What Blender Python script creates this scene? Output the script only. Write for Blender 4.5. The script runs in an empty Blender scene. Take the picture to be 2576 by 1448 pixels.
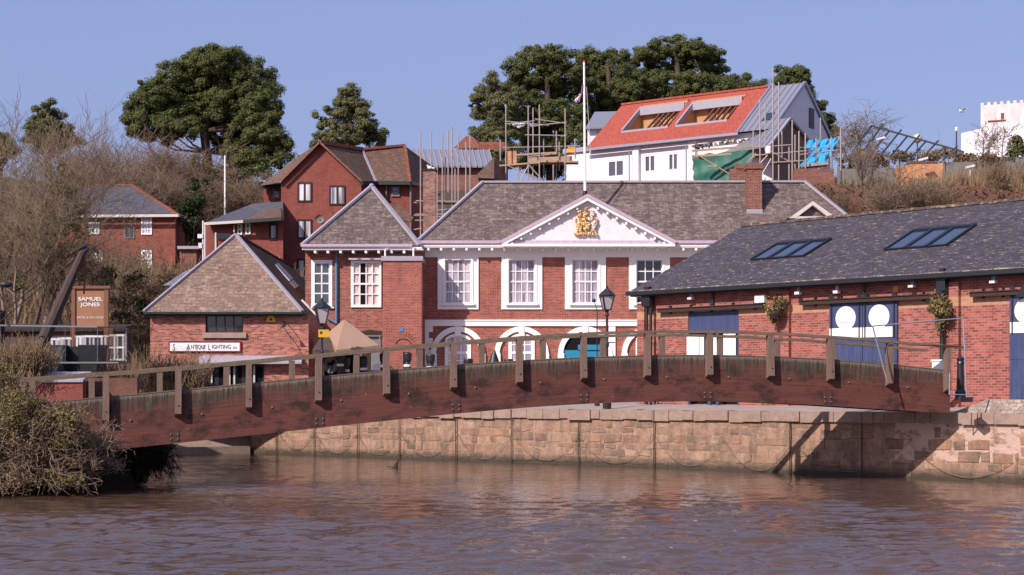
import bpy, bmesh, math, random
import numpy as np
from mathutils import Vector, Matrix
R = math.radians
random.seed(7)
rng = np.random.default_rng(11)

# ------------------------------------------------------------------ camera, sky, sun
S = bpy.context.scene
F, CU, HV, CZ = 4000.0, 1288.0, 989.0, 2.6     # focal length and horizon of the photograph, eye height above water
cam_d = bpy.data.cameras.new('camera'); cam = bpy.data.objects.new('camera', cam_d)
S.collection.objects.link(cam); S.camera = cam
cam.location = (0, 0, CZ); cam.rotation_euler = (R(90), 0, 0)
cam_d.sensor_width = 36; cam_d.lens = 36 * F / 2576; cam_d.shift_y = (HV - 724) / 2576
cam_d.clip_start = 0.5; cam_d.clip_end = 6000

W = bpy.data.worlds.new('World'); S.world = W; W.use_nodes = True
nt = W.node_tree; nt.nodes.clear()
SUN = Vector((-0.84, -1.0, 0.96)).normalized()
sky = nt.nodes.new('ShaderNodeTexSky'); sky.sky_type = 'NISHITA'; sky.sun_disc = False
sky.sun_elevation = math.asin(SUN.z); sky.sun_rotation = math.atan2(SUN.x, SUN.y) % (2 * math.pi)
sky.air_density = 1.0; sky.dust_density = 2.5; sky.ozone_density = 2.2
tint = nt.nodes.new('ShaderNodeMix'); tint.data_type = 'RGBA'; tint.blend_type = 'MULTIPLY'
tint.inputs['Factor'].default_value = 1.0; tint.inputs['B'].default_value = (1.0, 0.84, 0.95, 1)
bg = nt.nodes.new('ShaderNodeBackground'); bg.inputs['Strength'].default_value = 0.15
wo = nt.nodes.new('ShaderNodeOutputWorld')
even = nt.nodes.new('ShaderNodeMix'); even.data_type = 'RGBA'; even.inputs['Factor'].default_value = .66; even.inputs['B'].default_value = (1.86, 2.42, 4.35, 1)     # milky upper air: evens the sky out
nt.links.new(sky.outputs[0], tint.inputs['A']); nt.links.new(tint.outputs['Result'], even.inputs['A']); nt.links.new(even.outputs['Result'], bg.inputs[0]); nt.links.new(bg.outputs[0], wo.inputs[0])

sd = bpy.data.lights.new('sun', 'SUN'); sd.energy = 4.9; sd.angle = R(0.5); sd.color = (1.0, 0.925, 0.87)
so = bpy.data.objects.new('sun', sd); S.collection.objects.link(so)
so.rotation_euler = (-SUN).to_track_quat('-Z', 'Y').to_euler(); so.location = (-40, -40, 60)
S.view_settings.view_transform = 'Standard'; S.view_settings.look = 'None'
S.view_settings.exposure = 0.08; S.view_settings.gamma = 1.0
S.render.engine = 'CYCLES'

# ------------------------------------------------------------------ helpers
def PX(u, D): return (u - CU) / F * D
def PZ(v, D): return CZ + (HV - v) / F * D
def P(u, v, D): return Vector((PX(u, D), D, PZ(v, D)))

class Fr:
    """local frame of a thing: x along its front, y inwards, z up"""
    def __init__(s, ox, oy, oz, deg=0.0):
        s.o = Vector((ox, oy, oz)); s.a = R(deg)
        s.M = Matrix.Translation(s.o) @ Matrix.Rotation(s.a, 4, 'Z'); s.I = s.M.inverted()
    def L(s, p): return s.I @ Vector(p)
    def rp(s, u, v, p0, n):
        c = s.I @ Vector((0, 0, CZ)); d = (s.I.to_3x3() @ Vector(((u - CU) / F, 1, (HV - v) / F)))
        p0 = Vector(p0); n = Vector(n)
        return c + d * ((p0 - c).dot(n) / d.dot(n))
    def uv(s, u, v, n=0.0):
        q = s.rp(u, v, (0, n, 0), (0, 1, 0)); return q.x, q.z
    def rect(s, u0, v0, u1, v1, n=0.0):
        a = s.uv(u0, v0, n); b = s.uv(u1, v1, n); c = s.uv(u1, v0, n); d = s.uv(u0, v1, n)
        return a[0], b[0], (b[1] + d[1]) / 2, (a[1] + c[1]) / 2      # x0 x1 z0 z1

def Z3(): return Fr(0, 0, 0, 0)
COL = S.collection
def setp(o, **k):
    for a, b in k.items():
        if b: o[a] = b
def thing(name, label, cat, fr, group=None):
    o = bpy.data.objects.new(name, None); COL.objects.link(o); o.empty_display_size = 0.3
    o.location = fr.o; o.rotation_euler = (0, 0, fr.a)
    setp(o, label=label, category=cat, group=group); return o

class MB:
    def __init__(s): s.v = []; s.f = []; s.uv = []; s.mi = []; s.m = 0
    def face(s, pts, uv=None):
        b = len(s.v); s.v += [tuple(p) for p in pts]; s.f.append(tuple(range(b, b + len(pts)))); s.uv.append(uv); s.mi.append(s.m); return s
    def box(s, x0, x1, y0, y1, z0, z1, skip=''):
        p = [(x0, y0, z0), (x1, y0, z0), (x1, y1, z0), (x0, y1, z0), (x0, y0, z1), (x1, y0, z1), (x1, y1, z1), (x0, y1, z1)]
        for k, q in (('f', (0, 1, 5, 4)), ('r', (1, 2, 6, 5)), ('b', (2, 3, 7, 6)), ('l', (3, 0, 4, 7)), ('t', (4, 5, 6, 7)), ('d', (3, 2, 1, 0))):
            if k not in skip: s.face([p[i] for i in q])
        return s
    def solid(s, a, b):
        """two matching rings of points joined to a closed body"""
        n = len(a); s.face(list(reversed(b))) ; s.face(a)
        for i in range(n):
            j = (i + 1) % n; s.face([a[j], a[i], b[i], b[j]])
        return s
    def prism(s, pts, y0, y1):
        return s.solid([(x, y0, z) for x, z in pts], [(x, y1, z) for x, z in pts])
    def bar(s, p, q, w, h=None, up=(0, 0, 1)):
        p = Vector(p); q = Vector(q); h = h or w; d = (q - p).normalized(); up = Vector(up)
        if abs(d.dot(up)) > 0.99: up = Vector((0, 1, 0))
        x = d.cross(up).normalized() * (w / 2); y = x.cross(d).normalized() * (h / 2)
        return s.solid([p - x - y, p + x - y, p + x + y, p - x + y], [q - x - y, q + x - y, q + x + y, q - x + y])
    def tube(s, p, q, r0, r1=None, n=8, cap=True):
        p = Vector(p); q = Vector(q); r1 = r0 if r1 is None else r1; d = (q - p).normalized()
        x = d.cross(Vector((0, 0, 1)) if abs(d.z) < .9 else Vector((1, 0, 0))).normalized(); y = d.cross(x)
        A = [p + (x * math.cos(k * 2 * math.pi / n) + y * math.sin(k * 2 * math.pi / n)) * r0 for k in range(n)]
        B = [q + (x * math.cos(k * 2 * math.pi / n) + y * math.sin(k * 2 * math.pi / n)) * r1 for k in range(n)]
        for i in range(n):
            j = (i + 1) % n; s.face([A[i], A[j], B[j], B[i]])
        if cap: s.face(list(reversed(A))); s.face(B)
        return s
    def path(s, pts, r, n=6):
        for a, b in zip(pts, pts[1:]): s.tube(a, b, r, r, n)
        return s
    def lathe(s, prof, c=(0, 0, 0), n=14):
        cx, cy, cz = c
        for (r0, z0), (r1, z1) in zip(prof, prof[1:]):
            for k in range(n):
                a, b = k * 2 * math.pi / n, (k + 1) * 2 * math.pi / n
                q = [(cx + r0 * math.cos(a), cy + r0 * math.sin(a), cz + z0), (cx + r0 * math.cos(b), cy + r0 * math.sin(b), cz + z0),
                     (cx + r1 * math.cos(b), cy + r1 * math.sin(b), cz + z1), (cx + r1 * math.cos(a), cy + r1 * math.sin(a), cz + z1)]
                if r0 < 1e-5: q = q[1:]
                elif r1 < 1e-5: q = q[:3]
                s.face(q)
        return s
    def ball(s, c, r, n=10, sq=(1, 1, 1)):
        c = Vector(c)
        def pt(i, j):
            t = math.pi * i / n; f = 2 * math.pi * j / n
            return c + Vector((math.sin(t) * math.cos(f) * r * sq[0], math.sin(t) * math.sin(f) * r * sq[1], math.cos(t) * r * sq[2]))
        for i in range(n):
            for j in range(n):
                q = [pt(i + 1, j), pt(i + 1, j + 1), pt(i, j + 1), pt(i, j)]
                if i == 0: q = q[:3]
                if i == n - 1: q = q[1:]
                s.face(q)
        return s
    def holes(s, x0, x1, z0, z1, hs, fn=None, depth=0.15, dn=(0, 1, 0)):
        """rectangle with rectangular holes; fn maps (x,z) to 3-D; reveals run inwards along dn"""
        fn = fn or (lambda x, z: Vector((x, 0, z))); dn = Vector(dn) * depth
        xs = sorted(set([x0, x1] + [min(max(h[i], x0), x1) for h in hs for i in (0, 1)]))
        zs = sorted(set([z0, z1] + [min(max(h[i], z0), z1) for h in hs for i in (2, 3)]))
        for a, b in zip(xs, xs[1:]):
            for c, d in zip(zs, zs[1:]):
                mx, mz = (a + b) / 2, (c + d) / 2
                if any(h[0] < mx < h[1] and h[2] < mz < h[3] for h in hs): continue
                s.face([fn(a, c), fn(b, c), fn(b, d), fn(a, d)])
        for h in hs:
            q = [fn(h[0], h[2]), fn(h[1], h[2]), fn(h[1], h[3]), fn(h[0], h[3])]
            for i in range(4):
                j = (i + 1) % 4; s.face([q[i], q[j], q[j] + dn, q[i] + dn])
        return s
    def build(s, name, mats, parent=None, fr=None, smooth=False, fix=False, kind=None):
        me = bpy.data.meshes.new(name); me.from_pydata(s.v, [], s.f)
        if not isinstance(mats, (list, tuple)): mats = [mats]
        for m in mats: me.materials.append(m)
        me.polygons.foreach_set('material_index', s.mi); me.update()
        ul = me.uv_layers.new(name='UVMap'); data = []
        Zv = Vector((0, 0, 1))
        for p, fu in zip(me.polygons, s.uv):
            if fu: 
                for q in fu: data += [q[0], q[1]]
                continue
            n = p.normal
            if abs(n.z) > .98: t, b = Vector((1, 0, 0)), Vector((0, 1, 0))
            else:
                t = Zv.cross(n).normalized(); b = n.cross(t)
            for vi in p.vertices:
                c = me.vertices[vi].co; data += [c.dot(t), c.dot(b)]
        ul.data.foreach_set('uv', data)
        if smooth or fix:
            bm = bmesh.new(); bm.from_mesh(me); bmesh.ops.remove_doubles(bm, verts=bm.verts, dist=1e-4)
            if fix: bmesh.ops.recalc_face_normals(bm, faces=bm.faces)
            bm.to_mesh(me); bm.free()
        if smooth:
            me.polygons.foreach_set('use_smooth', [True] * len(me.polygons))
        o = bpy.data.objects.new(name, me); COL.objects.link(o)
        if parent is not None: o.parent = parent
        elif fr: o.location = fr.o; o.rotation_euler = (0, 0, fr.a)
        if kind: o['kind'] = kind
        return o

def solo(name, mb, mats, label, cat, fr=None, group=None, **k):
    o = mb.build(name, mats, None, fr, **k); setp(o, label=label, category=cat, group=group); return o
def dup(root, fr, label=None):
    r = root.copy(); COL.objects.link(r); r.location = fr.o; r.rotation_euler = (0, 0, fr.a)
    if label: r['label'] = label
    for ch in list(root.children):
        c = ch.copy(); COL.objects.link(c); c.parent = r
        for g in ch.children:
            d = g.copy(); COL.objects.link(d); d.parent = c
    return r

def np_mesh(name, V, Fc, mat, parent=None, loc=None, kind=None):
    me = bpy.data.meshes.new(name); n, k = Fc.shape
    me.vertices.add(len(V)); me.vertices.foreach_set('co', V.astype(np.float32).ravel())
    me.loops.add(n * k); me.loops.foreach_set('vertex_index', Fc.astype(np.int32).ravel())
    me.polygons.add(n); me.polygons.foreach_set('loop_start', np.arange(0, n * k, k, dtype=np.int32))
    me.update(calc_edges=True); me.materials.append(mat)
    o = bpy.data.objects.new(name, me); COL.objects.link(o)
    if parent is not None: o.parent = parent
    elif loc is not None: o.location = loc
    if kind: o['kind'] = kind
    return o

def text_part(name, txt, size, x, z, y, mat, parent, sx=1.0, align='CENTER', bold=0.0):
    """lettering lying in the local xz plane, facing -y"""
    cu = bpy.data.curves.new('t', 'FONT'); cu.body = txt; cu.size = size; cu.align_x = align; cu.extrude = 0.004; cu.offset = bold
    to = bpy.data.objects.new('t', cu); COL.objects.link(to)
    dg = bpy.context.evaluated_depsgraph_get(); me = bpy.data.meshes.new_from_object(to.evaluated_get(dg))
    bpy.data.objects.remove(to); bpy.data.curves.remove(cu)
    for v in me.vertices:
        a, b, c = v.co; v.co = (x + a * sx, y - c, z + b)
    me.materials.clear(); me.materials.append(mat); me.name = name
    o = bpy.data.objects.new(name, me); COL.objects.link(o); o.parent = parent; return o

# ------------------------------------------------------------------ materials
class Mat:
    def __init__(s, name, rough=0.8, spec=0.3):
        s.m = bpy.data.materials.new(name); s.m.use_nodes = True; s.t = s.m.node_tree
        s.b = s.t.nodes['Principled BSDF']; s.b.inputs['Roughness'].default_value = rough
        s.b.inputs['Specular IOR Level'].default_value = spec
    def n(s, typ, **k):
        x = s.t.nodes.new(typ)
        for a, b in k.items():
            if hasattr(x, a): setattr(x, a, b)
        return x
    def l(s, a, b): s.t.links.new(a, b)
    def uv(s, sc=(1, 1, 1), src='UV', rot=(0, 0, 0)):
        tc = s.n('ShaderNodeTexCoord'); mp = s.n('ShaderNodeMapping'); mp.inputs['Scale'].default_value = sc; mp.inputs['Rotation'].default_value = rot
        s.l(tc.outputs[src], mp.inputs[0]); return mp.outputs[0]
    def noise(s, vec, scale, detail=4, rough=.6):
        x = s.n('ShaderNodeTexNoise'); x.inputs['Scale'].default_value = scale; x.inputs['Detail'].default_value = detail; x.inputs['Roughness'].default_value = rough
        s.l(vec, x.inputs['Vector']); return x.outputs['Fac']
    def ramp(s, fac, a, b, ca=(0, 0, 0, 1), cb=(1, 1, 1, 1)):
        if a > b: a, b, ca, cb = b, a, cb, ca
        x = s.n('ShaderNodeValToRGB'); x.color_ramp.elements[0].position = a; x.color_ramp.elements[1].position = b
        x.color_ramp.elements[0].color = c4(ca); x.color_ramp.elements[1].color = c4(cb); s.l(fac, x.inputs[0]); return x.outputs[0]
    def mix(s, fac, a, b, mode='MIX'):
        x = s.n('ShaderNodeMix', data_type='RGBA', blend_type=mode)
        for k, v in (('Factor', fac), ('A', a), ('B', b)):
            if hasattr(v, 'links') or hasattr(v, 'is_linked'): s.l(v, x.inputs[k])
            elif k == 'Factor': x.inputs[k].default_value = v
            else: x.inputs[k].default_value = c4(v)
        return x.outputs['Result']
    def math(s, op, a, b=0.5):
        x = s.n('ShaderNodeMath', operation=op)
        for i, v in enumerate((a, b)):
            if hasattr(v, 'is_linked'): s.l(v, x.inputs[i])
            else: x.inputs[i].default_value = v
        return x.outputs[0]
    def sep(s, vec):
        x = s.n('ShaderNodeSeparateXYZ'); s.l(vec, x.inputs[0]); return x.outputs
    def col(s, c):
        if hasattr(c, 'is_linked'): s.l(c, s.b.inputs['Base Color'])
        else: s.b.inputs['Base Color'].default_value = c4(c)
    def bump(s, h, st=0.3, dist=0.02):
        x = s.n('ShaderNodeBump'); x.inputs['Strength'].default_value = st; x.inputs['Distance'].default_value = dist
        s.l(h, x.inputs['Height']); s.l(x.outputs[0], s.b.inputs['Normal'])
def c4(c): return tuple(c) + (1,) if len(c) == 3 else tuple(c)
def mul(c, k): return tuple(min(1, x * k) for x in c[:3])

def brick(name, c, mortar=(0.36, 0.27, 0.22), w=.225, h=.075, var=.5, ms=.009, pale=None):
    M = Mat(name, .9, .15); uv = M.uv(); bt = M.n('ShaderNodeTexBrick')
    bt.inputs['Color1'].default_value = c4(mul(c, 1 - var * .55)); bt.inputs['Color2'].default_value = c4(mul(c, 1 + var * .5)); bt.inputs['Mortar'].default_value = c4(mortar)
    bt.inputs['Scale'].default_value = 1; bt.inputs['Brick Width'].default_value = w; bt.inputs['Row Height'].default_value = h
    bt.inputs['Mortar Size'].default_value = ms; bt.inputs['Mortar Smooth'].default_value = .3; bt.inputs['Bias'].default_value = -.1
    M.l(uv, bt.inputs['Vector'])
    n1 = M.noise(uv, 1.1, 5); n2 = M.noise(uv, 9, 3); n3 = M.noise(M.uv((3.2, 10, 1)), 1.3, 2, .8)
    cc = M.mix(M.ramp(n1, .3, .75), bt.outputs['Color'], M.mix(1.0, bt.outputs['Color'], (.78, .74, .76), 'MULTIPLY'))
    cc = M.mix(M.ramp(n3, .6, .72), cc, mul(c, .5)); cc = M.mix(M.ramp(n3, .36, .24), cc, mul((c[0] * 1.25, c[1] * 1.7, c[2] * 1.5), 1.25))
    cc = M.mix(M.ramp(n2, .62, .8), cc, (c[0] * .8 + .1, c[1] * .8 + .1, c[2] * .8 + .09))
    sk = M.noise(M.uv((2.2, .28, 1)), 1.1, 5, .75); cc = M.mix(M.math('MULTIPLY', M.ramp(sk, .52, .68), .45), cc, M.mix(1.0, cc, (.52, .50, .52), 'MULTIPLY'))
    cc = M.mix(M.math('MULTIPLY', M.ramp(sk, .42, .30), .3), cc, (c[0] * .85 + .12, c[1] + .12, c[2] + .10))
    if pale:   # bands of paler brick, heights in the wall's own metres
        z = M.sep(uv)[1]
        for z0, z1 in pale:
            f = M.math('MULTIPLY', M.math('GREATER_THAN', z, z0), M.math('LESS_THAN', z, z1))
            cc = M.mix(M.math('MULTIPLY', f, .75), cc, M.mix(M.ramp(n2, .3, .7), (.40, .21, .12), (.55, .33, .20)))
    M.col(cc); M.bump(bt.outputs['Fac'], -.35, .01); return M.m

def tiles(name, c, w=.3, h=.16, var=.5, spots=None, sa=.62, sb=.7, streak=.35, moss=None, rough=.85):
    M = Mat(name, rough, .25); uv = M.uv(); bt = M.n('ShaderNodeTexBrick')
    bt.inputs['Color1'].default_value = c4(mul(c, 1 - var * .5)); bt.inputs['Color2'].default_value = c4(mul(c, 1 + var * .55)); bt.inputs['Mortar'].default_value = c4(mul(c, .35))
    bt.inputs['Scale'].default_value = 1; bt.inputs['Brick Width'].default_value = w; bt.inputs['Row Height'].default_value = h
    bt.inputs['Mortar Size'].default_value = .012; bt.inputs['Mortar Smooth'].default_value = .4
    M.l(uv, bt.inputs['Vector'])
    st = M.noise(M.uv((3.2, .35, 1)), 1.0, 5, .7); n1 = M.noise(uv, .5, 4)
    cc = M.mix(M.ramp(st, .38, .68), bt.outputs['Color'], mul(c, 1 - streak), 'MIX')
    cc = M.mix(M.ramp(st, .30, .16), cc, mul(c, 1.5))
    cc = M.mix(M.math('MULTIPLY', M.ramp(n1, .4, .65), .5), cc, mul(c, .72))
    sm = M.noise(M.uv((2.6, 4.6, 1)), 1.4, 3, .8); cc = M.mix(M.ramp(sm, .56, .64), cc, mul(c, .5)); cc = M.mix(M.ramp(sm, .42, .34), cc, mul(c, 1.45))
    if moss: cc = M.mix(M.ramp(M.noise(uv, 1.2, 6, .7), .5, .62), cc, moss)
    if spots: 
        sp = M.noise(M.uv((1.2, 2.8, 1)), 2.4, 5, .85)
        cc = M.mix(M.ramp(sp, sa, sb), cc, spots)
    M.col(cc)
    ht = M.math('ADD', M.math('MULTIPLY', bt.outputs['Fac'], -1), M.math('MULTIPLY', M.noise(uv, 7, 2), .5))
    M.bump(ht, .5, .02); return M.m

def plain(name, c, rough=.6, spec=.4, dirt=.15, sc=2.5, metal=0, streak=False, bumpy=0):
    M = Mat(name, rough, spec); M.b.inputs['Metallic'].default_value = metal
    v = M.uv((4, .6, 1) if streak else (1, 1, 1)); n = M.noise(v, sc, 5, .65)
    M.col(M.mix(M.math('MULTIPLY', M.ramp(n, .42, .75), min(1, dirt * 2)), c, mul(c, .55)))
    if bumpy: M.bump(M.noise(M.uv(), 14, 4), bumpy, .03)
    return M.m

def glass(name, c=(.02, .025, .03), rough=.06, stripes=None, sc=6):
    M = Mat(name, rough, .6)
    if stripes:
        n = M.noise(M.uv((sc, .25, 1)), 1.0, 2, .5); M.col(M.mix(M.ramp(n, .38, .62), c, stripes))
    else: M.col(c)
    M.b.inputs['Coat Weight'].default_value = .6; M.b.inputs['Coat Roughness'].default_value = .04
    return M.m

def islandmat(name, cols, rough=.4, metal=.2):
    M = Mat(name, rough, .5); g = M.n('ShaderNodeNewGeometry'); cr = M.n('ShaderNodeValToRGB'); cr.color_ramp.interpolation = 'CONSTANT'; e = cr.color_ramp.elements
    for i, c in enumerate(cols):
        x = e[i] if i < 2 else e.new(i / len(cols)); x.position = i / len(cols); x.color = c4(c)
    M.l(g.outputs['Random Per Island'], cr.inputs[0]); M.l(cr.outputs[0], M.b.inputs['Base Color']); M.b.inputs['Metallic'].default_value = metal; return M.m
def leafmat(name, a, b, trans=.25):
    M = Mat(name, .75, .2); g = M.n('ShaderNodeNewGeometry'); ri = g.outputs['Random Per Island']
    cl = M.noise(M.uv((1, 1, 1), 'Object'), .45, 2)
    c = M.mix(ri, a, b); c = M.mix(M.ramp(cl, .35, .7), c, M.mix(.5, c, mul(b, 1.15)))
    M.col(c)
    d = M.n('ShaderNodeBsdfTranslucent'); M.l(c, d.inputs[0]); mx = M.n('ShaderNodeMixShader'); mx.inputs[0].default_value = trans
    out = M.t.nodes['Material Output']; M.l(M.b.outputs[0], mx.inputs[1]); M.l(d.outputs[0], mx.inputs[2]); M.l(mx.outputs[0], out.inputs[0])
    return M.m

def weathered_girder():
    M = Mat('girder_timber', .85, .2); uv = M.uv(); s = M.sep(uv)      # v = metres below the top edge (negative)
    gr = M.noise(M.uv((.5, 16, 1)), 1, 5, .6); big = M.noise(M.uv((.8, 1.3, 1)), 1.3, 5, .7)
    c = M.mix(M.ramp(gr, .3, .7), (.16, .056, .043), (.10, .038, .031))
    c = M.mix(M.ramp(big, .48, .62), c, (.045, .024, .02))
    lam = M.math('FRACT', M.math('MULTIPLY', s[1], 9)); c = M.mix(M.math('MULTIPLY', M.math('LESS_THAN', lam, .08), .35), c, (.04, .02, .02))
    st = M.noise(M.uv((4.5, .35, 1)), 1, 5, .8); fine = M.noise(M.uv((17, 1.0, 1)), 1, 3, .7)
    reach = M.math('ADD', M.math('MULTIPLY', st, 1.2), M.math('MULTIPLY', fine, .35))       # algae runs down from the top edge
    dep = M.math('ADD', s[1], reach)
    f = M.math('MULTIPLY', M.ramp(dep, .20, .62), M.math('ADD', M.math('MULTIPLY', M.ramp(big, .35, .6), .4), .5))
    c = M.mix(f, c, M.mix(M.ramp(fine, .4, .6), (.038, .030, .023), (.10, .082, .06)))
    c = M.mix(M.math('MULTIPLY', M.ramp(M.math('ADD', s[1], M.math('MULTIPLY', fine, .34)), .05, .16), .75), c, (.24, .20, .165))
    sp = M.noise(M.uv((8, 3.5, 1)), 1.2, 3, .85); c = M.mix(M.ramp(sp, .69, .74), c, (.34, .27, .22))
    M.col(c); M.bump(gr, .3, .01); return M.m

def masonry():
    """stones coloured one by one, stained near the water"""
    M = Mat('quay_stone', .9, .15); g = M.n('ShaderNodeNewGeometry'); ri = g.outputs['Random Per Island']
    uv = M.uv(); cr = M.n('ShaderNodeValToRGB'); e = cr.color_ramp.elements
    e[0].position = 0; e[0].color = (.27, .155, .105, 1); e[1].position = 1; e[1].color = (.40, .24, .165, 1)
    for p, c in ((.2, (.33, .19, .125, 1)), (.38, (.15, .105, .085, 1)), (.55, (.42, .235, .15, 1)), (.72, (.20, .14, .115, 1)), (.86, (.36, .21, .14, 1)), (.95, (.50, .36, .27, 1))):
        x = e.new(p); x.color = c
    M.l(ri, cr.inputs[0])
    n = M.noise(uv, 3, 6, .7); n2 = M.noise(M.uv((2, .5, 1)), 1.6, 5, .7)
    c = M.mix(M.ramp(n, .3, .75), cr.outputs[0], M.mix(1.0, cr.outputs[0], (.7, .68, .62), 'MULTIPLY'))
    n4 = M.noise(M.uv((1, 1.6, 1)), 1.7, 6, .75); c = M.mix(M.math('MULTIPLY', M.ramp(n4, .42, .56), .6), c, M.mix(M.ramp(n, .35, .65), (.43, .26, .18), (.30, .19, .13)))
    c = M.mix(M.math('MULTIPLY', M.ramp(n2, .48, .66), .7), c, (.13, .105, .07))
    z = M.sep(M.uv((1, 1, 1), 'Object'))[2]; wet = M.math('ADD', z, M.math('MULTIPLY', n, .5))
    c = M.mix(M.ramp(wet, .62, .32), c, (.07, .055, .042))
    M.col(c); M.bump(M.noise(uv, 6, 6, .7), .6, .05); return M.m

def water_mat():
    M = Mat('river_water', .04, .5); M.b.inputs['IOR'].default_value = 1.42
    tc = M.uv((1, 1, 1), 'Object')
    M.col(M.mix(M.ramp(M.noise(M.uv((.05, .12, 1), 'Object'), 1, 3), .35, .7), (.075, .043, .028), (.095, .056, .04)))
    def wv(sc, rot, k, det=3):
        mp = M.uv(sc, 'Object', (0, 0, R(rot))); return M.math('MULTIPLY', M.noise(mp, 1, det, .55), k)
    h = M.math('ADD', wv((2.6, 5.4, 1), -10, .018, 3), wv((8, 14, 1), 14, .006, 2))
    M.bump(h, 1.0, 1.0); return M.m

m = {}
m['brick_ch'] = brick('red_brick', (.365, .088, .062))
m['brick_wing'] = brick('worn_red_brick', (.36, .10, .07), var=.7)
m['brick_bay'] = brick('bright_red_brick', (.39, .095, .066), var=.4)
m['brick_an'] = brick('mottled_brick', (.45, .155, .11), mortar=(.42, .27, .22), var=.95)
m['brick_wh'] = brick('warehouse_brick', (.36, .105, .08), mortar=(.37, .21, .175), var=.7, ms=.012, h=.085, pale=((2.98, 3.28),))
m['brick_bg'] = brick('modern_brick', (.285, .078, .058), mortar=(.24, .10, .08), var=.22)
m['brick_bg2'] = brick('villa_brick', (.30, .085, .06), mortar=(.25, .12, .09), var=.4)
m['brick_dk'] = brick('chimney_brick', (.24, .075, .05), var=.6)
m['brick_stack'] = brick('weathered_stack', (.33, .16, .12), var=.8)
m['brick_buff'] = brick('orange_brick', (.62, .30, .15), mortar=(.6, .34, .2), var=.3)
m['slate_ch'] = tiles('weathered_slate', (.175, .128, .115), .34, .20, .95, streak=.55, spots=(.33, .26, .24), sa=.56, sb=.64)
m['slate_an'] = tiles('tan_slate', (.27, .178, .135), .36, .22, .85, streak=.4, spots=(.38, .25, .19), sa=.55, sb=.63)
m['slate_moss'] = tiles('mossy_slate', (.10, .07, .045), .36, .22, .5, moss=(.17, .085, .03))
m['slate_wh'] = tiles('dark_slate', (.070, .060, .074), .42, .24, .6, spots=(.42, .30, .25), sa=.585, sb=.612, streak=.3)
m['slate_bg'] = tiles('grey_slate', (.10, .095, .115), .4, .25, .25, streak=.15)
m['tile_bg'] = tiles('brown_tile', (.165, .095, .07), .3, .2, .6, streak=.3, spots=(.26, .17, .07), sa=.6, sb=.66)
m['tile_red'] = tiles('new_red_tile', (.40, .088, .06), .3, .34, .18, streak=.12)
m['tile_old'] = tiles('old_red_tile', (.30, .10, .065), .3, .2, .5)
m['metal_roof'] = plain('zinc_roof', (.25, .25, .30), .45, .5, .1, metal=.2)
m['white'] = plain('white_paint', (.84, .81, .79), .5, .4, .06)
m['white_d'] = plain('worn_white_paint', (.74, .69, .70), .6, .3, .15)
m['render'] = plain('white_render', (.80, .74, .77), .8, .2, .05)
m['lead'] = plain('lead', (.36, .32, .37), .6, .4, .2, streak=True)
m['pinklead'] = plain('pink_lead', (.50, .37, .44), .6, .4, .25, streak=True)
m['black'] = plain('black_iron', (.015, .016, .02), .45, .5, .2)
m['dkgreen'] = plain('dark_gutter', (.02, .028, .026), .5, .4, .2)
def planks(name, c):
    M = Mat(name, .5, .4); uv = M.uv(); f = M.math('LESS_THAN', M.math('FRACT', M.math('MULTIPLY', M.sep(uv)[0], 6.5)), .07); n = M.noise(M.uv((3, .5, 1)), 1.5, 5, .7)
    cc = M.mix(M.ramp(n, .4, .7), c, mul((c[0] * 1.3 + .015, c[1] * 1.2 + .015, c[2] * 1.15), 1)); M.col(M.mix(M.math('MULTIPLY', f, .6), cc, mul(c, .35))); return M.m
m['navy'] = planks('navy_paint', (.040, .055, .135))
m['teal'] = plain('teal_paint', (.02, .22, .36), .4, .5, .15)
m['bluepipe'] = plain('blue_pipe', (.10, .22, .36), .5, .4, .15)
m['stone'] = plain('sill_stone', (.36, .26, .22), .85, .2, .25, bumpy=.2)
m['coping'] = plain('coping_stone', (.34, .235, .185), .9, .2, .4, sc=3, bumpy=.5)
def mortar_mat():
    M = Mat('lime_mortar', .95, .1); uv = M.uv(); s = M.sep(uv); n = M.noise(uv, 2.2, 6, .75); n2 = M.noise(M.uv((2, .45, 1)), 1.6, 5, .75); n3 = M.noise(M.uv((.9, 1.6, 1)), 1.5, 5, .7)
    c = M.mix(M.ramp(n, .35, .65), (.47, .285, .195), (.235, .155, .115)); c = M.mix(M.math('MULTIPLY', M.ramp(n2, .5, .66), .75), c, (.13, .105, .075))
    f = M.math('MULTIPLY', M.math('MULTIPLY', M.math('GREATER_THAN', s[0], 30.3), M.math('GREATER_THAN', s[1], .55)), M.ramp(n3, .42, .5)); c = M.mix(M.math('MULTIPLY', f, .75), c, (.62, .42, .35))      # pink plaster patches at the right
    wet = M.math('ADD', M.sep(M.uv((1, 1, 1), 'Object'))[2], M.math('MULTIPLY', n, .5)); c = M.mix(M.ramp(wet, .62, .34), c, (.07, .055, .042))
    M.col(c); M.bump(M.noise(uv, 9, 6, .7), .8, .06); return M.m
m['mortar'] = mortar_mat()
m['bolt'] = plain('pale_bolt', (.24, .15, .12), .6, .4, .3)
m['plate'] = plain('dark_plate', (.085, .04, .033), .7, .3, .5, sc=6)
m['cobble'] = tiles('cobbles', (.33, .25, .20), .22, .14, .6, streak=.3, spots=(.45, .33, .27), sa=.56, sb=.62)
m['quay'] = plain('quay_paving', (.38, .31, .275), .95, .1, .3, sc=1.2, bumpy=.3)
m['masonry'] = masonry()
m['girder'] = weathered_girder()
m['post'] = plain('post_timber', (.20, .13, .10), .85, .2, .4, sc=3, streak=True, bumpy=.4)
m['rail'] = plain('mossy_rail', (.185, .135, .095), .9, .2, .4, sc=5, bumpy=.5)
m['steel'] = plain('stained_steel', (.16, .11, .10), .6, .4, .4, sc=6)
m['galv'] = plain('galvanised', (.34, .34, .40), .4, .5, .1, metal=.5)
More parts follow.
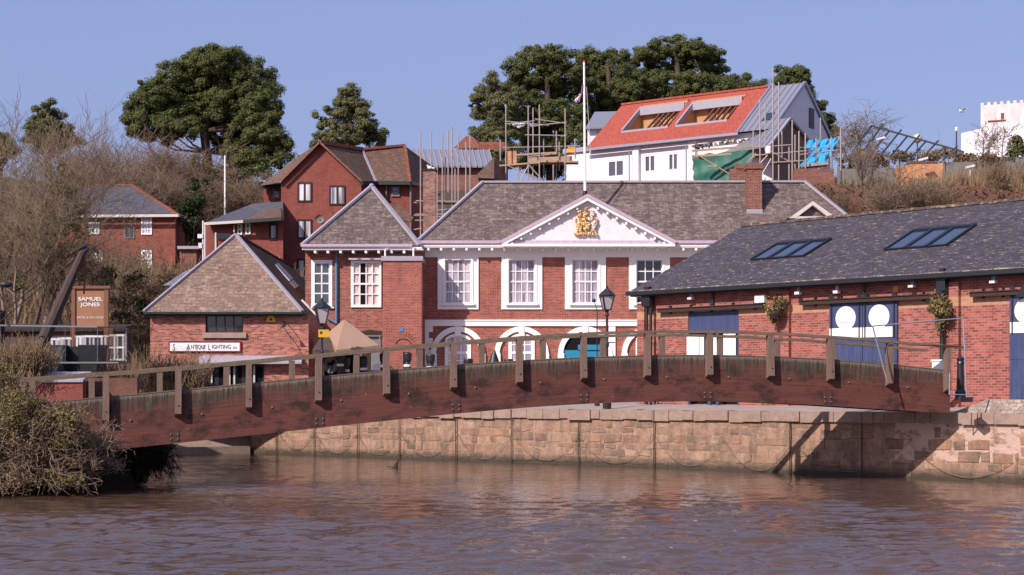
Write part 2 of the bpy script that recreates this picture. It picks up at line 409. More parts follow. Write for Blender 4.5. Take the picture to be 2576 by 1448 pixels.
m['scaf'] = plain('scaffold_tube', (.40, .32, .30), .5, .4, .3, metal=.2)
m['board'] = plain('scaffold_board', (.45, .30, .20), .9, .1, .3)
m['ply'] = plain('plywood', (.50, .27, .13), .8, .2, .2, sc=1.5)
m['plydk'] = plain('grey_plywood', (.24, .17, .12), .9, .1, .3, sc=1.5)
m['wood_dk'] = plain('dark_timber', (.055, .035, .03), .85, .2, .3, streak=True, bumpy=.4)
m['jib'] = plain('jib_timber', (.085, .055, .05), .85, .2, .4, streak=True, bumpy=.4)
m['brown'] = plain('brown_sign', (.33, .155, .08), .6, .3, .25)
m['brown2'] = plain('brown_frame', (.20, .085, .05), .6, .3, .25)
m['letter'] = plain('white_letter', (.80, .74, .72), .6, .3, 0)
m['ink'] = plain('dark_letter', (.10, .035, .07), .6, .3, 0)
m['pink_ink'] = plain('pale_letter', (.70, .58, .63), .6, .3, 0)
m['maroon'] = plain('maroon_frame', (.20, .02, .045), .5, .3, .1)
m['yellow'] = plain('yellow_plate', (.75, .42, .03), .5, .4, .1)
m['orange'] = plain('orange_plate', (.75, .25, .05), .5, .4, .1)
m['blueplate'] = plain('blue_plaque', (.06, .20, .48), .5, .4, .1)
m['gold'] = plain('gilding', (.66, .33, .06), .4, .5, .3, sc=9, metal=.3)
m['gildmix'] = islandmat('mottled_gilding', [(.75, .42, .10), (.45, .20, .04), (.80, .55, .22), (.30, .12, .04), (.62, .33, .08), (.75, .62, .45)])
m['silvermix'] = islandmat('mottled_silver', [(.75, .66, .60), (.45, .32, .26), (.80, .74, .70), (.60, .38, .18), (.35, .22, .2), (.78, .6, .5)])
m['red'] = plain('red_paint', (.5, .03, .03), .5, .4, .1)
m['flagblue'] = plain('flag_blue', (.03, .05, .25), .8, .2, .05)
m['sand'] = plain('sand_canvas', (.36, .23, .165), .9, .1, .08, sc=1)
m['dkcanvas'] = plain('brown_canvas', (.085, .055, .05), .9, .1, .1)
m['tarpg'] = plain('green_tarp', (.035, .14, .10), .6, .4, .3, sc=3)
m['tarpb'] = plain('blue_tarp', (.05, .34, .58), .5, .4, .2, sc=3)
m['dark'] = plain('dark_interior', (.012, .010, .012), .9, .1, 0)
m['ivory'] = plain('off_white_bar', (.62, .55, .50), .6, .3, .1)
m['grey'] = plain('grey_panel', (.20, .20, .21), .7, .3, .2)
m['greycl'] = plain('grey_cladding', (.22, .19, .17), .85, .2, .3)
m['p_dark'] = glass('dark_glass', (.03, .03, .035))
m['p_cur'] = glass('curtained_glass', (.17, .15, .20), .25, (.58, .48, .53), 4)
m['p_red'] = glass('red_curtain_glass', (.55, .36, .33), .3, (.72, .62, .60), 9)
m['p_white'] = glass('white_curtain_glass', (.16, .14, .16), .2, (.75, .70, .74), 3)
m['p_sky'] = glass('skylight_glass', (.02, .028, .055), .08)
m['p_blue'] = glass('blue_glass', (.07, .085, .10), .1)
m['sandst'] = plain('red_sandstone', (.19, .095, .07), .95, .1, .5, sc=1.4, bumpy=.8)
m['bark'] = plain('bark', (.10, .07, .055), .95, .1, .3, streak=True, bumpy=.3)
m['palebark'] = plain('pale_bark', (.26, .19, .15), .95, .1, .3, streak=True)
m['twig'] = plain('twig', (.25, .18, .125), .95, .1, .2)
m['twigred'] = plain('reddish_twig', (.24, .155, .105), .95, .1, .2)
m['drygrass'] = leafmat('dry_stems', (.17, .105, .06), (.30, .20, .115), .1)
m['needle'] = leafmat('pine_needles', (.035, .048, .016), (.15, .155, .052), .22)
m['needle2'] = leafmat('pale_pine_needles', (.055, .065, .026), (.21, .20, .085), .22)
m['olive'] = leafmat('olive_leaves', (.075, .065, .025), (.27, .22, .085))
m['scrub'] = leafmat('scrub_leaves', (.075, .05, .028), (.27, .18, .10))
m['ivy'] = leafmat('ivy_leaves', (.015, .03, .012), (.06, .075, .025))
m['flower'] = leafmat('yellow_flowers', (.45, .30, .03), (.55, .42, .10))
m['soil'] = plain('hill_soil', (.10, .07, .05), 1, .05, .5, sc=.6, bumpy=.8)
m['bank'] = plain('bank_mud', (.05, .037, .028), 1, .05, .5, sc=1.5, bumpy=.8)
m['water'] = water_mat()

# ------------------------------------------------------------------ setting
def grid_mesh(name, xs, ys, zf, mat, kind='structure'):
    X, Y = np.meshgrid(xs, ys); Z = zf(X, Y); V = np.stack([X, Y, Z], -1).reshape(-1, 3)
    nx, ny = len(xs), len(ys); i = np.arange(nx - 1); j = np.arange(ny - 1); I, J = np.meshgrid(i, j); a = (J * nx + I).ravel()
    o = np_mesh(name, V, np.stack([a, a + 1, a + nx + 1, a + nx], -1), mat, kind=kind)
    for p in o.data.polygons: p.use_smooth = True
    return o
mb = MB(); mb.face([(-3000, -200, -1.2), (3000, -200, -1.2), (3000, 4000, -1.2), (-3000, 4000, -1.2)])
mb.build('ground', m['soil'], kind='structure')
def wave_z(X, Y):
    g = np.random.default_rng(17); Z = np.zeros_like(X)
    calm = .5 + .5 * np.sin(X * .35 + Y * .22 + 1) * np.sin(Y * .31 - X * .12 + .5)
    calm = .45 + .55 * calm
    for k in range(46):
        lam = .30 * (1.7 / .30) ** g.random(); th = math.pi / 2 + g.normal() * .62; ph = g.random() * 6.28; am = .0080 * lam ** .9
        mod = .55 + .45 * np.sin(X * g.uniform(.2, 1.1) + Y * g.uniform(.2, .9) + g.random() * 6)
        Z += am * mod * np.sin(2 * math.pi / lam * (X * math.cos(th) + Y * math.sin(th)) + ph)
    return Z * calm * (.22 + 1.35 * np.clip((52 - Y) / 26, 0, 1) ** 1.3)
wxs = np.concatenate([[-120, -60, -30], np.arange(-19, 19, .085), [30, 60, 120]]); wys = np.concatenate([[-60, 0, 15], np.arange(21, 47, .07), np.arange(47, 69, .2), [78]])
grid_mesh('river_water', wxs, wys, wave_z, m['water'])

def lerp_tab(x, tab):
    return np.interp(x, [t[0] for t in tab], [t[1] for t in tab])
def hill(X, Y):
    left = lerp_tab(Y, [(60, 1.6), (70, 3.0), (80, 4.6), (90, 8.0), (100, 9.6), (112, 11.3), (125, 15), (150, 22.5), (190, 25), (900, 25), (3900, 5)])
    right = lerp_tab(Y, [(60, 1.6), (76, 2.2), (95.2, 2.6), (96.2, 14.2), (108, 16.3), (125, 18.5), (150, 22.6), (190, 24.5), (900, 25), (3900, 5)])
    w = np.clip((X - 6) / 8, 0, 1); z = left * (1 - w) + right * w
    mid = np.clip((X + 13) / 3, 0, 1) * np.clip((88 - Y) / 3, 0, 1); z = z * (1 - mid) + 2.0 * mid
    bump = np.sin(X * .31 + 1) * np.cos(Y * .27) * .5 + np.sin(X * .9 + Y * .6) * .2
    return z + bump * np.clip((Y - 84) / 10, 0, 1) * np.where(Y > 96.2, 1, np.where(X > 10, 0, 1))
ys = np.concatenate([np.arange(66, 95, 1.5), [95.2, 96.2], np.arange(97.5, 160, 1.5), np.arange(165, 400, 20), [600, 900, 1500, 3900]])
xs = np.concatenate([[-2500, -900, -300], np.arange(-120, 120, 2.0), [300, 900, 2500]])
grid_mesh('hillside', xs, ys, hill, m['soil'])

# quay: waterline of the wall from the slipway on the left to the frame's right edge
QP = [(-11.25, 68.5), (-6.2, 64.5), (0.0, 59.4), (4.96, 55.6), (8.95, 51.5), (11.25, 49.3), (14.8, 46.35), (22.5, 39.2), (34, 28)]
mb = MB()
rise = 16.0; tip = []
for (x, y) in QP: tip.append((x + rise * .72, y + rise * .69))
for (a, b, c, d) in zip(QP, QP[1:], tip, tip[1:]):
    mb.face([(a[0] + .1, a[1] + .1, 1.992), (b[0] + .1, b[1] + .1, 1.992), (d[0], d[1], 2.75), (c[0], c[1], 2.75)])
    mb.face([(c[0], c[1], 2.75), (d[0], d[1], 2.75), (d[0] + 26, d[1] + 28, 2.76), (c[0] + 26, c[1] + 28, 2.76)])
mb.face([(-11.2, 68.6, 1.99), (tip[0][0], tip[0][1], 2.75), (-30, 90, 2.7), (-34, 75, 2.2)])
mb.face([(tip[0][0], tip[0][1], 2.75), (tip[0][0] + 26, tip[0][1] + 28, 2.76), (-30, 110, 2.76), (-30, 90, 2.7)])
mb.build('quay', m['quay'], kind='structure')
# slipway left of the wall
mb = MB(); mb.solid([(-15.4, 66.2, -.6), (-11.25, 68.45, -.6), (-11.25, 68.45, .18), (-15.4, 66.2, .12)], [(-17.5, 69.6, -.6), (-11.25, 70.3, -.6), (-11.25, 70.3, 1.95), (-17.5, 69.6, 1.8)])
mb.build('slipway', m['coping'], kind='structure', fix=True)
mb = MB(); mb.bar((-15.6, 66.0, .1), (-11.3, 68.3, .12), .3, .4); mb.build('slipway_kerb', m['coping'], kind='structure', fix=True)
# left bank
bankline = [(-60, 30), (-22, 38.5), (-15.5, 41.2), (-11.2, 42.2), (-9.9, 43.8), (-10.3, 47), (-12.2, 55), (-14.6, 64), (-16.5, 68)]
mb = MB()
for a, b in zip(bankline, bankline[1:]):
    mb.face([(a[0], a[1], -1.0), (b[0], b[1], -1.0), (b[0] - .9, b[1] + .5, .75), (a[0] - .9, a[1] + .5, .75)])
    mb.face([(a[0] - .9, a[1] + .5, .75), (b[0] - .9, b[1] + .5, .75), (b[0] - 6, b[1] + 4, 1.5), (a[0] - 6, a[1] + 4, 1.5)])
    mb.face([(a[0] - 6, a[1] + 4, 1.5), (b[0] - 6, b[1] + 4, 1.5), (b[0] - 60, b[1] + 30, 2.6), (a[0] - 60, a[1] + 30, 2.6)])
mb.build('riverbank', m['bank'], kind='structure')

# ------------------------------------------------------------------ quay wall
def quay_z(x): return 2.0
wall = thing('quay_wall', 'long sandstone river wall with a stone coping, below the Custom house quay', 'wall', Fr(0, 0, 0))
back = MB(); st = MB(); cp = MB(); rnd = random.Random(3); acc = 0
seg = []
for (ax, ay), (bx, by) in zip(QP, QP[1:]):
    L = math.hypot(bx - ax, by - ay); t = Vector(((bx - ax) / L, (by - ay) / L, 0)); nrm = Vector((t.y, -t.x, 0))
    o = Vector((ax, ay, 0)); seg.append((o, t, nrm, L))
    f = lambda s, z, d: o + t * s + nrm * d + Vector((0, 0, z))
    back.face([f(0, -1, 0), f(L, -1, 0), f(L, 1.75, 0), f(0, 1.75, 0)], uv=[(acc, -1), (acc + L, -1), (acc + L, 1.75), (acc, 1.75)])
    z = -.12; row = 0
    while z < 1.58:
        h = min(rnd.choice((.2, .26, .3, .36)), 1.66 - z); s = -rnd.random() * .3
        while s < L:
            w = rnd.uniform(.22, .85)
            a0, a1 = max(0, s), min(L, s + w)
            if a1 - a0 > .08 and rnd.random() < (.8 if z < 1.1 else .62) * (1 if acc + a0 < 30.5 or z < .6 else .45):
                d = rnd.uniform(.004, .03); g = .022; j = lambda k=.045: rnd.uniform(-k, k)
                p = [(a0 + g + j(), z + g + j()), (a1 - g + j(), z + g + j()), (a1 - g + j(), z + h - g + j()), ((a0 + a1) / 2, z + h - g * .5 + j(.015)), (a0 + g + j(), z + h - g + j())]
                c = ((a0 + a1) / 2, z + h / 2)
                q = [(c[0] + (x - c[0]) * .88, c[1] + (y - c[1]) * .84) for x, y in p]
                F0 = [f(x, y, -.005) for x, y in p]; F1 = [f(x, y, d) for x, y in q]
                b0 = len(st.v); st.v += [tuple(v) for v in F0 + F1]; n = len(p)
                st.f.append(tuple(b0 + n + k for k in range(n))); st.uv.append([(acc + x, y) for x, y in q]); st.mi.append(0)
                for k in range(n):
                    k2 = (k + 1) % n; st.f.append((b0 + k, b0 + k2, b0 + n + k2, b0 + n + k)); st.uv.append([(acc + p[k][0], p[k][1]), (acc + p[k2][0], p[k2][1]), (acc + q[k2][0], q[k2][1]), (acc + q[k][0], q[k][1])]); st.mi.append(0)
            s += w
        z += h; row += 1
    s = 0
    while s < L - .05:
        w = min(rnd.choice((.38, .5, .6, .75, 1.0)), L - s); w = L - s if L - s - w < .3 else w
        dz = rnd.uniform(-.015, .015); d = rnd.uniform(.08, .14); lo = 1.68 - rnd.choice((0, 0, .03, .06))
        cp.solid([f(s + .008, lo, d), f(s + w - .008, lo, d), f(s + w - .008, 2.0 + dz, d), f(s + .008, 2.0 + dz, d)],
                 [f(s + .008, lo, -.5), f(s + w - .008, lo, -.5), f(s + w - .008, 2.0 + dz, -.5), f(s + .008, 2.0 + dz, -.5)])
        s += w
    acc += L
back.build('mortar_face', m['mortar'], wall); o_ = st.build('stone_face', m['masonry'], wall, smooth=False); cp.build('coping', m['coping'], wall, fix=True)
m['chain'] = plain('rusty_chain', (.22, .15, .11), .8, .3, .3)
# wooden ledge at the foot, iron rubbing strips, mooring chains
def wall_pt(u, v, d=.06):
    for o, t, n, L in seg:
        c = Vector((0, 0, CZ)); dr = Vector(((u - CU) / F, 1, (HV - v) / F)); p0 = o + n * d
        k = (p0 - c).dot(n) / dr.dot(n); p = c + dr * k; s = (p - p0).dot(t)
        if -.05 <= s <= L: return p
    return p
for u in (695, 790, 899, 1004, 1146, 1286, 1455, 1645, 1987, 2168):
    p = wall_pt(u, 1150, .1); mb = MB(); zt = 2.0 if u > 1400 else 1.98
    mb.bar((p.x, p.y, -.3), (p.x, p.y, zt), .032, .03); mb.build('rubbing_strip', m['wood_dk'], wall)
chains = [(700, 1090, 790, 1085, 1130), (790, 1085, 899, 1090, 1140), (899, 1092, 1004, 1085, 1144), (1004, 1085, 1146, 1083, 1148), (1146, 1083, 1286, 1088, 1155), (1286, 1088, 1455, 1096, 1158),
          (1455, 1096, 1645, 1092, 1166), (1645, 1092, 1820, 1105, 1172), (1820, 1105, 1990, 1120, 1184), (2000, 1120, 2285, 1112, 1188), (2285, 1112, 2560, 1150, 1200)]
for i, (u0, v0, u1, v1, vs) in enumerate(chains):
    a = wall_pt(u0, v0, .09); b = wall_pt(u1, v1, .09); lo = wall_pt((u0 + u1) / 2, vs, .09).z; mb = MB(); pts = []
    for k in range(15):
        t = k / 14; q = a.lerp(b, t); sag = (1 - (2 * t - 1) ** 2) * ((a.z + b.z) / 2 - lo); u_ = CU + F * q.x / q.y
        w_ = wall_pt(u_, 1100, .09); q.x, q.y = w_.x, w_.y; q.z -= sag; q.z = max(q.z, .06); pts.append(q)
    off = Vector(pts[0]); mb.path([p - off for p in pts], .009, 5)
    solo('mooring_chain', mb, m['chain'], 'rusty chain looped along the river wall, ' + ['leftmost, by the slipway', 'second from the slipway', 'third from the slipway', 'fourth from the slipway', 'fifth from the slipway', 'sixth from the slipway',
          'first one under the middle of the bridge', 'next one right of the bridge middle', 'ending just left of the bridge shadow', 'crossing the bridge shadow', 'rightmost, on the sunlit wall right of the shadow'][i], 'chain', Fr(*off), 'mooring chains on the river wall')
# raised stone kerb platform at the right
WF = Fr(4.92, 60.6, 2.4, math.degrees(math.atan2(-1.03, 1)))
mb = MB(); a = wall_pt(2392, 1036, -.25); b = Vector((22.0, 39.9, 0)); t = (b - a); t.z = 0; t.normalize(); nn = Vector((t.y, -t.x, 0))
L = (b - a).length; ring = lambda s, ins: [a + t * (s + ins)]
base = [a, a + t * L, a + t * L - nn * 5, a - nn * 4.2 + t * 2.2]
top = [a + t * 1.0 - nn * .35, a + t * L - nn * .35, a + t * L - nn * 5, a - nn * 4.2 + t * 3]
for q in base: q.z = 1.99
for q in top: q.z = 2.40
mb.solid(base, top)
o = mb.build('cobbled_ramp', m['cobble'], kind='structure', fix=True)

# ------------------------------------------------------------------ footbridge
BA = math.degrees(math.atan2(47 - 41.7, 12.8 + 10.8)); BF = Fr(PX(251, 41.7), 41.7, 0, BA)
bs = lambda u, n=0: BF.uv(u, 989, n)[0]
tab = {'top': [(-90, 1031), (120, 1014), (252, 1002), (442, 984), (631, 966), (814, 950), (974, 935), (1140, 921), (1305, 909), (1467, 902), (1630, 897), (1783, 896), (1937, 899), (2083, 906), (2235, 918), (2392, 935)],
       'bot': [(-90, 1172), (120, 1150), (252, 1135), (420, 1118), (604, 1098), (790, 1079), (974, 1060), (1143, 1042), (1341, 1025), (1455, 1018), (1576, 1013), (1665, 1010), (1816, 1011), (1945, 1014.6), (2121, 1023.5), (2268, 1034), (2392, 1040)],
       'rail': [(-90, 961), (50, 950), (252, 938), (442, 922), (631, 905), (808, 889), (980, 874), (1146, 859), (1311, 846), (1469, 837), (1626, 832.5), (1783, 832.5), (1930, 837), (2083, 845), (2235, 857), (2405, 871)],
       'foot': [(-90, 1090), (252, 1065), (442, 1051), (628, 1031), (807, 1016), (980, 996), (1146, 982), (1311, 968), (1470, 957), (1628, 953), (1780, 951), (1932, 953), (2083, 961), (2235, 971), (2385, 988)]}
BT = {k: [BF.uv(u, v, -.05 if k != 'rail' else -.06) for u, v in t] for k, t in tab.items()}
def prof(k, s):
    xs_ = [p[0] for p in BT[k]]; zs_ = [p[1] for p in BT[k]]
    return float(np.interp(s, xs_, zs_))
smooth = {}
for k in BT:
    xs_ = np.array([p[0] for p in BT[k]]); zs_ = np.array([p[1] for p in BT[k]]); smooth[k] = np.polyfit(xs_, zs_, 5)
def pz(k, s): return float(np.polyval(smooth[k], s))
S0, S1 = BT['top'][0][0], BT['top'][-1][0]
bridge = thing('footbridge', 'arched timber footbridge with a railing, spanning the river mouth to the quay', 'bridge', BF)
N = 90; ss = [S0 + (S1 - S0) * k / N for k in range(N + 1)]
for y0, y1, name in ((0, .19, 'front_girder'), (1.85, 2.04, 'rear_girder')):
    mb = MB()
    for a, b in zip(ss, ss[1:]):
        ta, tb, ba, bb = pz('top', a), pz('top', b), pz('bot', a), pz('bot', b)
        if b >= S1 - .01: bb += .02
        mb.face([(a, y0, ba), (b, y0, bb), (b, y0, tb), (a, y0, ta)], uv=[(a, ba - ta), (b, bb - tb), (b, 0), (a, 0)])
        mb.face([(b, y1, bb), (a, y1, ba), (a, y1, ta), (b, y1, tb)], uv=[(b, bb - tb), (a, ba - ta), (a, 0), (b, 0)])
        mb.face([(a, y0, ta), (b, y0, tb), (b, y1, tb), (a, y1, ta)], uv=[(a, 0), (b, 0), (b, .02), (a, .02)])
        mb.face([(a, y1, ba), (b, y1, bb), (b, y0, bb), (a, y0, ba)], uv=[(a, -1), (b, -1), (b, -1.2), (a, -1.2)])
    for s_, q in ((S1, 1), (S0, 0)):
        t_, b_ = pz('top', s_), pz('bot', s_) + (.02 if q else 0); mb.face([(s_, y0, b_), (s_, y1, b_), (s_, y1, t_), (s_, y0, t_)], uv=[(0, -1), (.2, -1), (.2, 0), (0, 0)])
    mb.build('girder', m['girder'], bridge)
    # weathered capping board
    mb = MB()
    for a, b in zip(ss, ss[1:]):
        ta, tb = pz('top', a), pz('top', b)
        mb.solid([(a, y0 - .015, ta + .002), (a, y0 - .015, ta + .03), (a, y1 + .015, ta + .03), (a, y1 + .015, ta + .002)], [(b, y0 - .015, tb + .002), (b, y0 - .015, tb + .03), (b, y1 + .015, tb + .03), (b, y1 + .015, tb + .002)])
    mb.build('capping_board', m['rail'], bridge, fix=True)
mb = MB()
for a, b in zip(ss, ss[1:]):
    za, zb = pz('bot', a) + .42, pz('bot', b) + .42
    mb.solid([(a, .2, za), (a, .2, za + .12), (a, 1.84, za + .12), (a, 1.84, za)], [(b, .2, zb), (b, .2, zb + .12), (b, 1.84, zb + .12), (b, 1.84, zb)])
mb.build('deck', m['wood_dk'], bridge, fix=True)
fp = [250, 442, 629, 807, 979.5, 1147, 1311, 1470, 1628, 1781.5, 1932, 2083, 2233, 2381]
fs = [bs(u, -.06) for u in fp]; pitch = np.polyfit(range(len(fs)), fs, 1); fs = [float(pitch[1] + pitch[0] * k) for k in range(-1, len(fs))]
rr = random.Random(5)
for s in fs:
    w = .082 + rr.uniform(-.006, .006); zb = pz('foot', s); zt = pz('rail', s) - .085; mb = MB(); ln = rr.uniform(-.012, .012)
    mb.solid([(s - w, -.23, zb + .08), (s + w, -.23, zb + .08), (s + w, -.003, zb), (s - w, -.003, zb)], [(s - w * .96 + ln, -.20, zt), (s + w * .96 + ln, -.20, zt), (s + w * .96 + ln, -.01, zt), (s - w * .96 + ln, -.01, zt)])
    mb.build('post', m['post'], bridge, fix=True)
rear0 = bs(1367, 2.05); rp = (bs(1667, 2.05) - rear0) / 2 * 1.0
k0 = int((rear0 - (S0 + .3)) / rp)
k = -k0
while rear0 + k * rp < S1 + .2:
    s = rear0 + k * rp; w = .08; zb = pz('foot', s) + .1; zt = pz('rail', s) - .10; mb = MB()
    mb.box(s - w, s + w, 2.044, 2.2, zb, zt); mb.build('post', m['post'], bridge); k += 1
for y0, y1, dz in ((-.19, .0, 0), (2.03, 2.21, -.02)):
    mb = MB(); r3 = random.Random(int(y0 * 10)); e = S1 + .35
    st_ = [S0 + (e - S0) * k / 60 for k in range(61)]; jz = [r3.uniform(-.008, .008) for _ in st_]
    for i, (a, b) in enumerate(zip(st_, st_[1:])):
        za, zb = pz('rail', a) + dz + jz[i], pz('rail', b) + dz + jz[i + 1]; th = .075
        mb.solid([(a, y0, za - th), (a, y0, za), (a, y1, za), (a, y1, za - th)], [(b, y0, zb - th), (b, y0, zb), (b, y1, zb), (b, y1, zb - th)])
    mb.build('handrail', m['rail'], bridge, fix=True)
# joint plates with bolts, single bolts between
for i, u in enumerate((440, 805, 1148, 1470, 1781, 2083)):
    s = bs(u) - .02; zb = pz('bot', s); mb = MB(); mb.box(s - .13, s + .13, -.010, .0, zb + .05, zb + .38); jp = mb.build('joint_plate', m['plate'], bridge, fix=True)
    for dx in (-.09, .09):
        for dz in (.12, .25): mb = MB(); mb.tube((s + dx, -.04, zb + dz), (s + dx, -.0105, zb + dz), .022, n=8); mb.build('bolt', m['bolt'], jp)
for s in [x + .62 for x in fs[1:-1]]:
    z = pz('foot', s) + .02; mb = MB(); mb.tube((s, -.035, z), (s, -.001, z), .026, n=8); mb.build('bolt', m['bolt'], bridge)
for s in fs:
    mb = MB(); mb.tube((s + .01, -.245, pz('foot', s) + .3), (s + .01, -.224, pz('foot', s) + .3), .018, n=6); mb.build('bolt', m['black'], bridge)

# ------------------------------------------------------------------ window builder
def sash(par, x0, x1, z0, z1, y, nx, nz, fm, pm, fw=.06, bw=.035, meet=None, sill=None, sub=True, depth=.09, fn=None, name='window', rec=.05):
    fn = fn or (lambda a, b, c: (a, b, c)); mb = MB()
    def bx(a, b, c, d, e, f):
        p = [(a, c, e), (b, c, e), (b, d, e), (a, d, e), (a, c, f), (b, c, f), (b, d, f), (a, d, f)]; p = [fn(*q) for q in p]
        for q in ((0, 1, 5, 4), (1, 2, 6, 5), (2, 3, 7, 6), (3, 0, 4, 7), (4, 5, 6, 7), (3, 2, 1, 0)): mb.face([p[i] for i in q])
    bx(x0, x0 + fw, y, y + depth, z0, z1); bx(x1 - fw, x1, y, y + depth, z0, z1)
    bx(x0 + fw, x1 - fw, y, y + depth, z0, z0 + fw); bx(x0 + fw, x1 - fw, y, y + depth, z1 - fw, z1)
    a0, a1, b0, b1 = x0 + fw, x1 - fw, z0 + fw, z1 - fw
    for i in range(1, nx): c = a0 + (a1 - a0) * i / nx; bx(c - bw / 2, c + bw / 2, y + .01, y + rec, b0, b1)
    for i in range(1, nz):
        c = b0 + (b1 - b0) * i / nz; t = bw * 1.7 if meet and i == meet else bw; bx(a0, a1, y + .013 - (.01 if meet == i else 0), y + rec - .003, c - t / 2, c + t / 2)
    if sill: bx(x0 - .08, x1 + .08, y - sill, y - .004, z0 - .07, z0 - .003)
    w = mb.build(name, fm, par)
    p = MB(); p.face([fn(a0, y + rec, b0), fn(a1, y + rec, b0), fn(a1, y + rec, b1), fn(a0, y + rec, b1)]); p.build('pane', pm, w)
    return w

# ------------------------------------------------------------------ Custom House
CH = Fr(PX(1062, 77), 77, 2.75, 0)
ch = thing('custom_house', 'long two storey red brick house with white pediment and arches on the quay', 'building', CH)
def c(u, v, n=0): return CH.uv(u, v, n)
def cr(u0, v0, u1, v1, n=0): return CH.rect(u0, v0, u1, v1, n)
base = -.6
wx1 = c(2190, 600)[0]; zt = c(1300, 640)[1]
wins = [1152.5, 1312.5, 1472.5, 1633.5, 1794, 1954]
hs = [cr(u - 32, 655, u + 32, 763) for u in wins]
doorh = cr(1421, 900, 1523, 1010); 
mb = MB(); mb.holes(0, wx1, base, zt, hs, depth=.12)
mb.face([(0, 0, base), (0, 0, zt), (0, 7, zt), (0, 7, base)]); mb.face([(wx1, 0, base), (wx1, 7, base), (wx1, 7, zt), (wx1, 0, zt)]); mb.face([(wx1, 7, base), (0, 7, base), (0, 7, zt), (wx1, 7, zt)])
mb.build('wall', m['brick_ch'], ch)
for i, (u, h) in enumerate(zip(wins, hs)):
    nxp = 3 if i == 3 else 4
    w = sash(ch, h[0], h[1], h[2], h[3], .05, nxp, 4, m['white'], m['p_dark'] if i == 3 else m['p_cur'], fw=.04, bw=.045, meet=2)
    mb = MB(); o = cr(u - 51.5, 648, u + 51.5, 779); d = .07   # moulded surround and apron
    mb.box(o[0], h[0], -d, -.001, o[2], o[3]); mb.box(h[1], o[1], -d, -.001, o[2], o[3])
    mb.box(h[0], h[1], -d, -.001, h[3], o[3]); mb.box(h[0], h[1], -d, -.001, o[2], h[2])
    e = cr(u - 38, 650, u + 38, 770); mb.box(e[0], h[0] - .02, -d - .035, -d, h[2] - .05, o[3]); mb.box(h[1] + .02, e[1], -d - .035, -d, h[2] - .05, o[3])
    mb.build('surround', m['white'], w)
    mb = MB(); sl = cr(u - 41, 764, u + 41, 769); mb.box(sl[0], sl[1], -.2, -.108, sl[2], sl[3]); mb.build('sill', m['white'], w)
# frieze, string course
mb = MB(); f = cr(1062, 623, 2190, 648); mb.box(0 - .02, wx1 + .02, -.06, -.002, f[2], f[3]); mb.build('frieze', m['white'], ch)
mb = MB(); f = cr(1062, 805, 2190, 821); mb.box(0, wx1, -.09, -.002, f[2], f[3]); mb.box(0, wx1, -.13, -.091, f[3] - .06, f[3] - .002); mb.build('string_course', m['white'], ch)
# eaves
E = -.62
def erect(u0, v0, u1, v1): return cr(u0, v0, u1, v1, E)
fe = erect(1018, 614, 2216, 623); mb = MB(); ex0, ex1 = fe[0], fe[1]
mb.box(ex0, ex1, E, 0.0, fe[2], fe[2] + .05); mb.box(ex0, ex1, E - .02, E + .06, fe[2] + .051, fe[3]); mb.build('eaves_board', m['white'], ch)
mb = MB(); g = erect(1018, 606, 2216, 613.5); mb.box(ex0 - .03, ex1, E - .1, E + .03, g[2], g[3]); mb.build('gutter', m['pinklead'], ch)
mb = MB(); pu = 32.1
for k in range(37):
    u = 1045 + pu * k; x = erect(u, 600, u, 600)[0]; z = fe[2]
    if x + .06 < ex1: mb.box(x - .055, x + .055, E + .03, -.065, z - .14, z - .002)
mb.build('eaves_brackets', m['white'], ch)
# roof
ze = c(1048, 612, E)[1]; eL = (c(1046, 612, E)[0], E); rz = 13.1 - CH.o.z; rr_ = 3.1
A = Vector((eL[0], E, ze)); B = Vector((ex1, E, ze)); Cc = Vector((c(1215, 460, E + rr_)[0], E + rr_, c(1215, 460, E + rr_)[1])); D = Vector((c(2025, 460, E + rr_)[0], E + rr_, Cc.z))
A2 = A + Vector((0, 2 * rr_, 0)); B2 = Vector((B.x, A2.y, ze))
mb = MB(); mb.face([A, B, D, Cc]); mb.face([A2, A, Cc]); mb.face([B, B2, D]); mb.face([B2, A2, Cc, D]); roof = mb.build('roof', m['slate_ch'], ch)
mb = MB()
for p, q in ((A, Cc), (Cc, D), (B, D), (A2, Cc), (B2, D)): mb.bar(p + Vector((0, -.03, .03)), q + Vector((0, -.03, .05)), .2, .1)
mb.build('lead_ridge', m['lead'], roof, fix=True)
# chimney
def chx(par, fr, u0, u1, vt, vb, n, dep, mat, capm, baseu=None, pots=1, name='chimney'):
    a = fr.rect(u0, vt, u1, vb, n); mb = MB(); mb.m = 0; mb.box(a[0], a[1], n, n + dep, a[2], a[3] - .3); mb.box(a[0] - .06, a[1] + .06, n - .06, n + dep + .06, a[3] - .3, a[3] - .12); mb.box(a[0] - .02, a[1] + .02, n - .02, n + dep + .02, a[3] - .119, a[3])
    if baseu: mb.m = 1; mb.box(a[0] - .03, a[1] + .03, n - .03, n + dep + .03, a[2] - .1, a[2] + baseu)
    o = mb.build(name, [mat, capm], par); 
    if pots:
        p = MB()
        for k in range(pots):
            x = a[0] + (a[1] - a[0]) * (k + .5) / pots; p.lathe([(.1, 0), (.13, .02), (.09, .28), (.12, .34), (.0, .34)], (x, n + dep / 2, a[3]), 10)
        p.build('chimney_pot', m['tile_old'], o)
    return o
chx(ch, CH, 1880, 1917, 410, 545, .9, .8, m['brick_dk'], m['lead'], .35, pots=0)
a = cr(1838, 420, 1880, 470, 2.6); mb = MB(); mb.box(a[0], a[1], 2.6, 3.2, a[2] - .4, a[3] - .1); mb.box(a[0] + .25, a[1], 2.55, 3.25, a[3] - .099, a[3] + .12); mb.build('chimney', m['brick_dk'], ch)
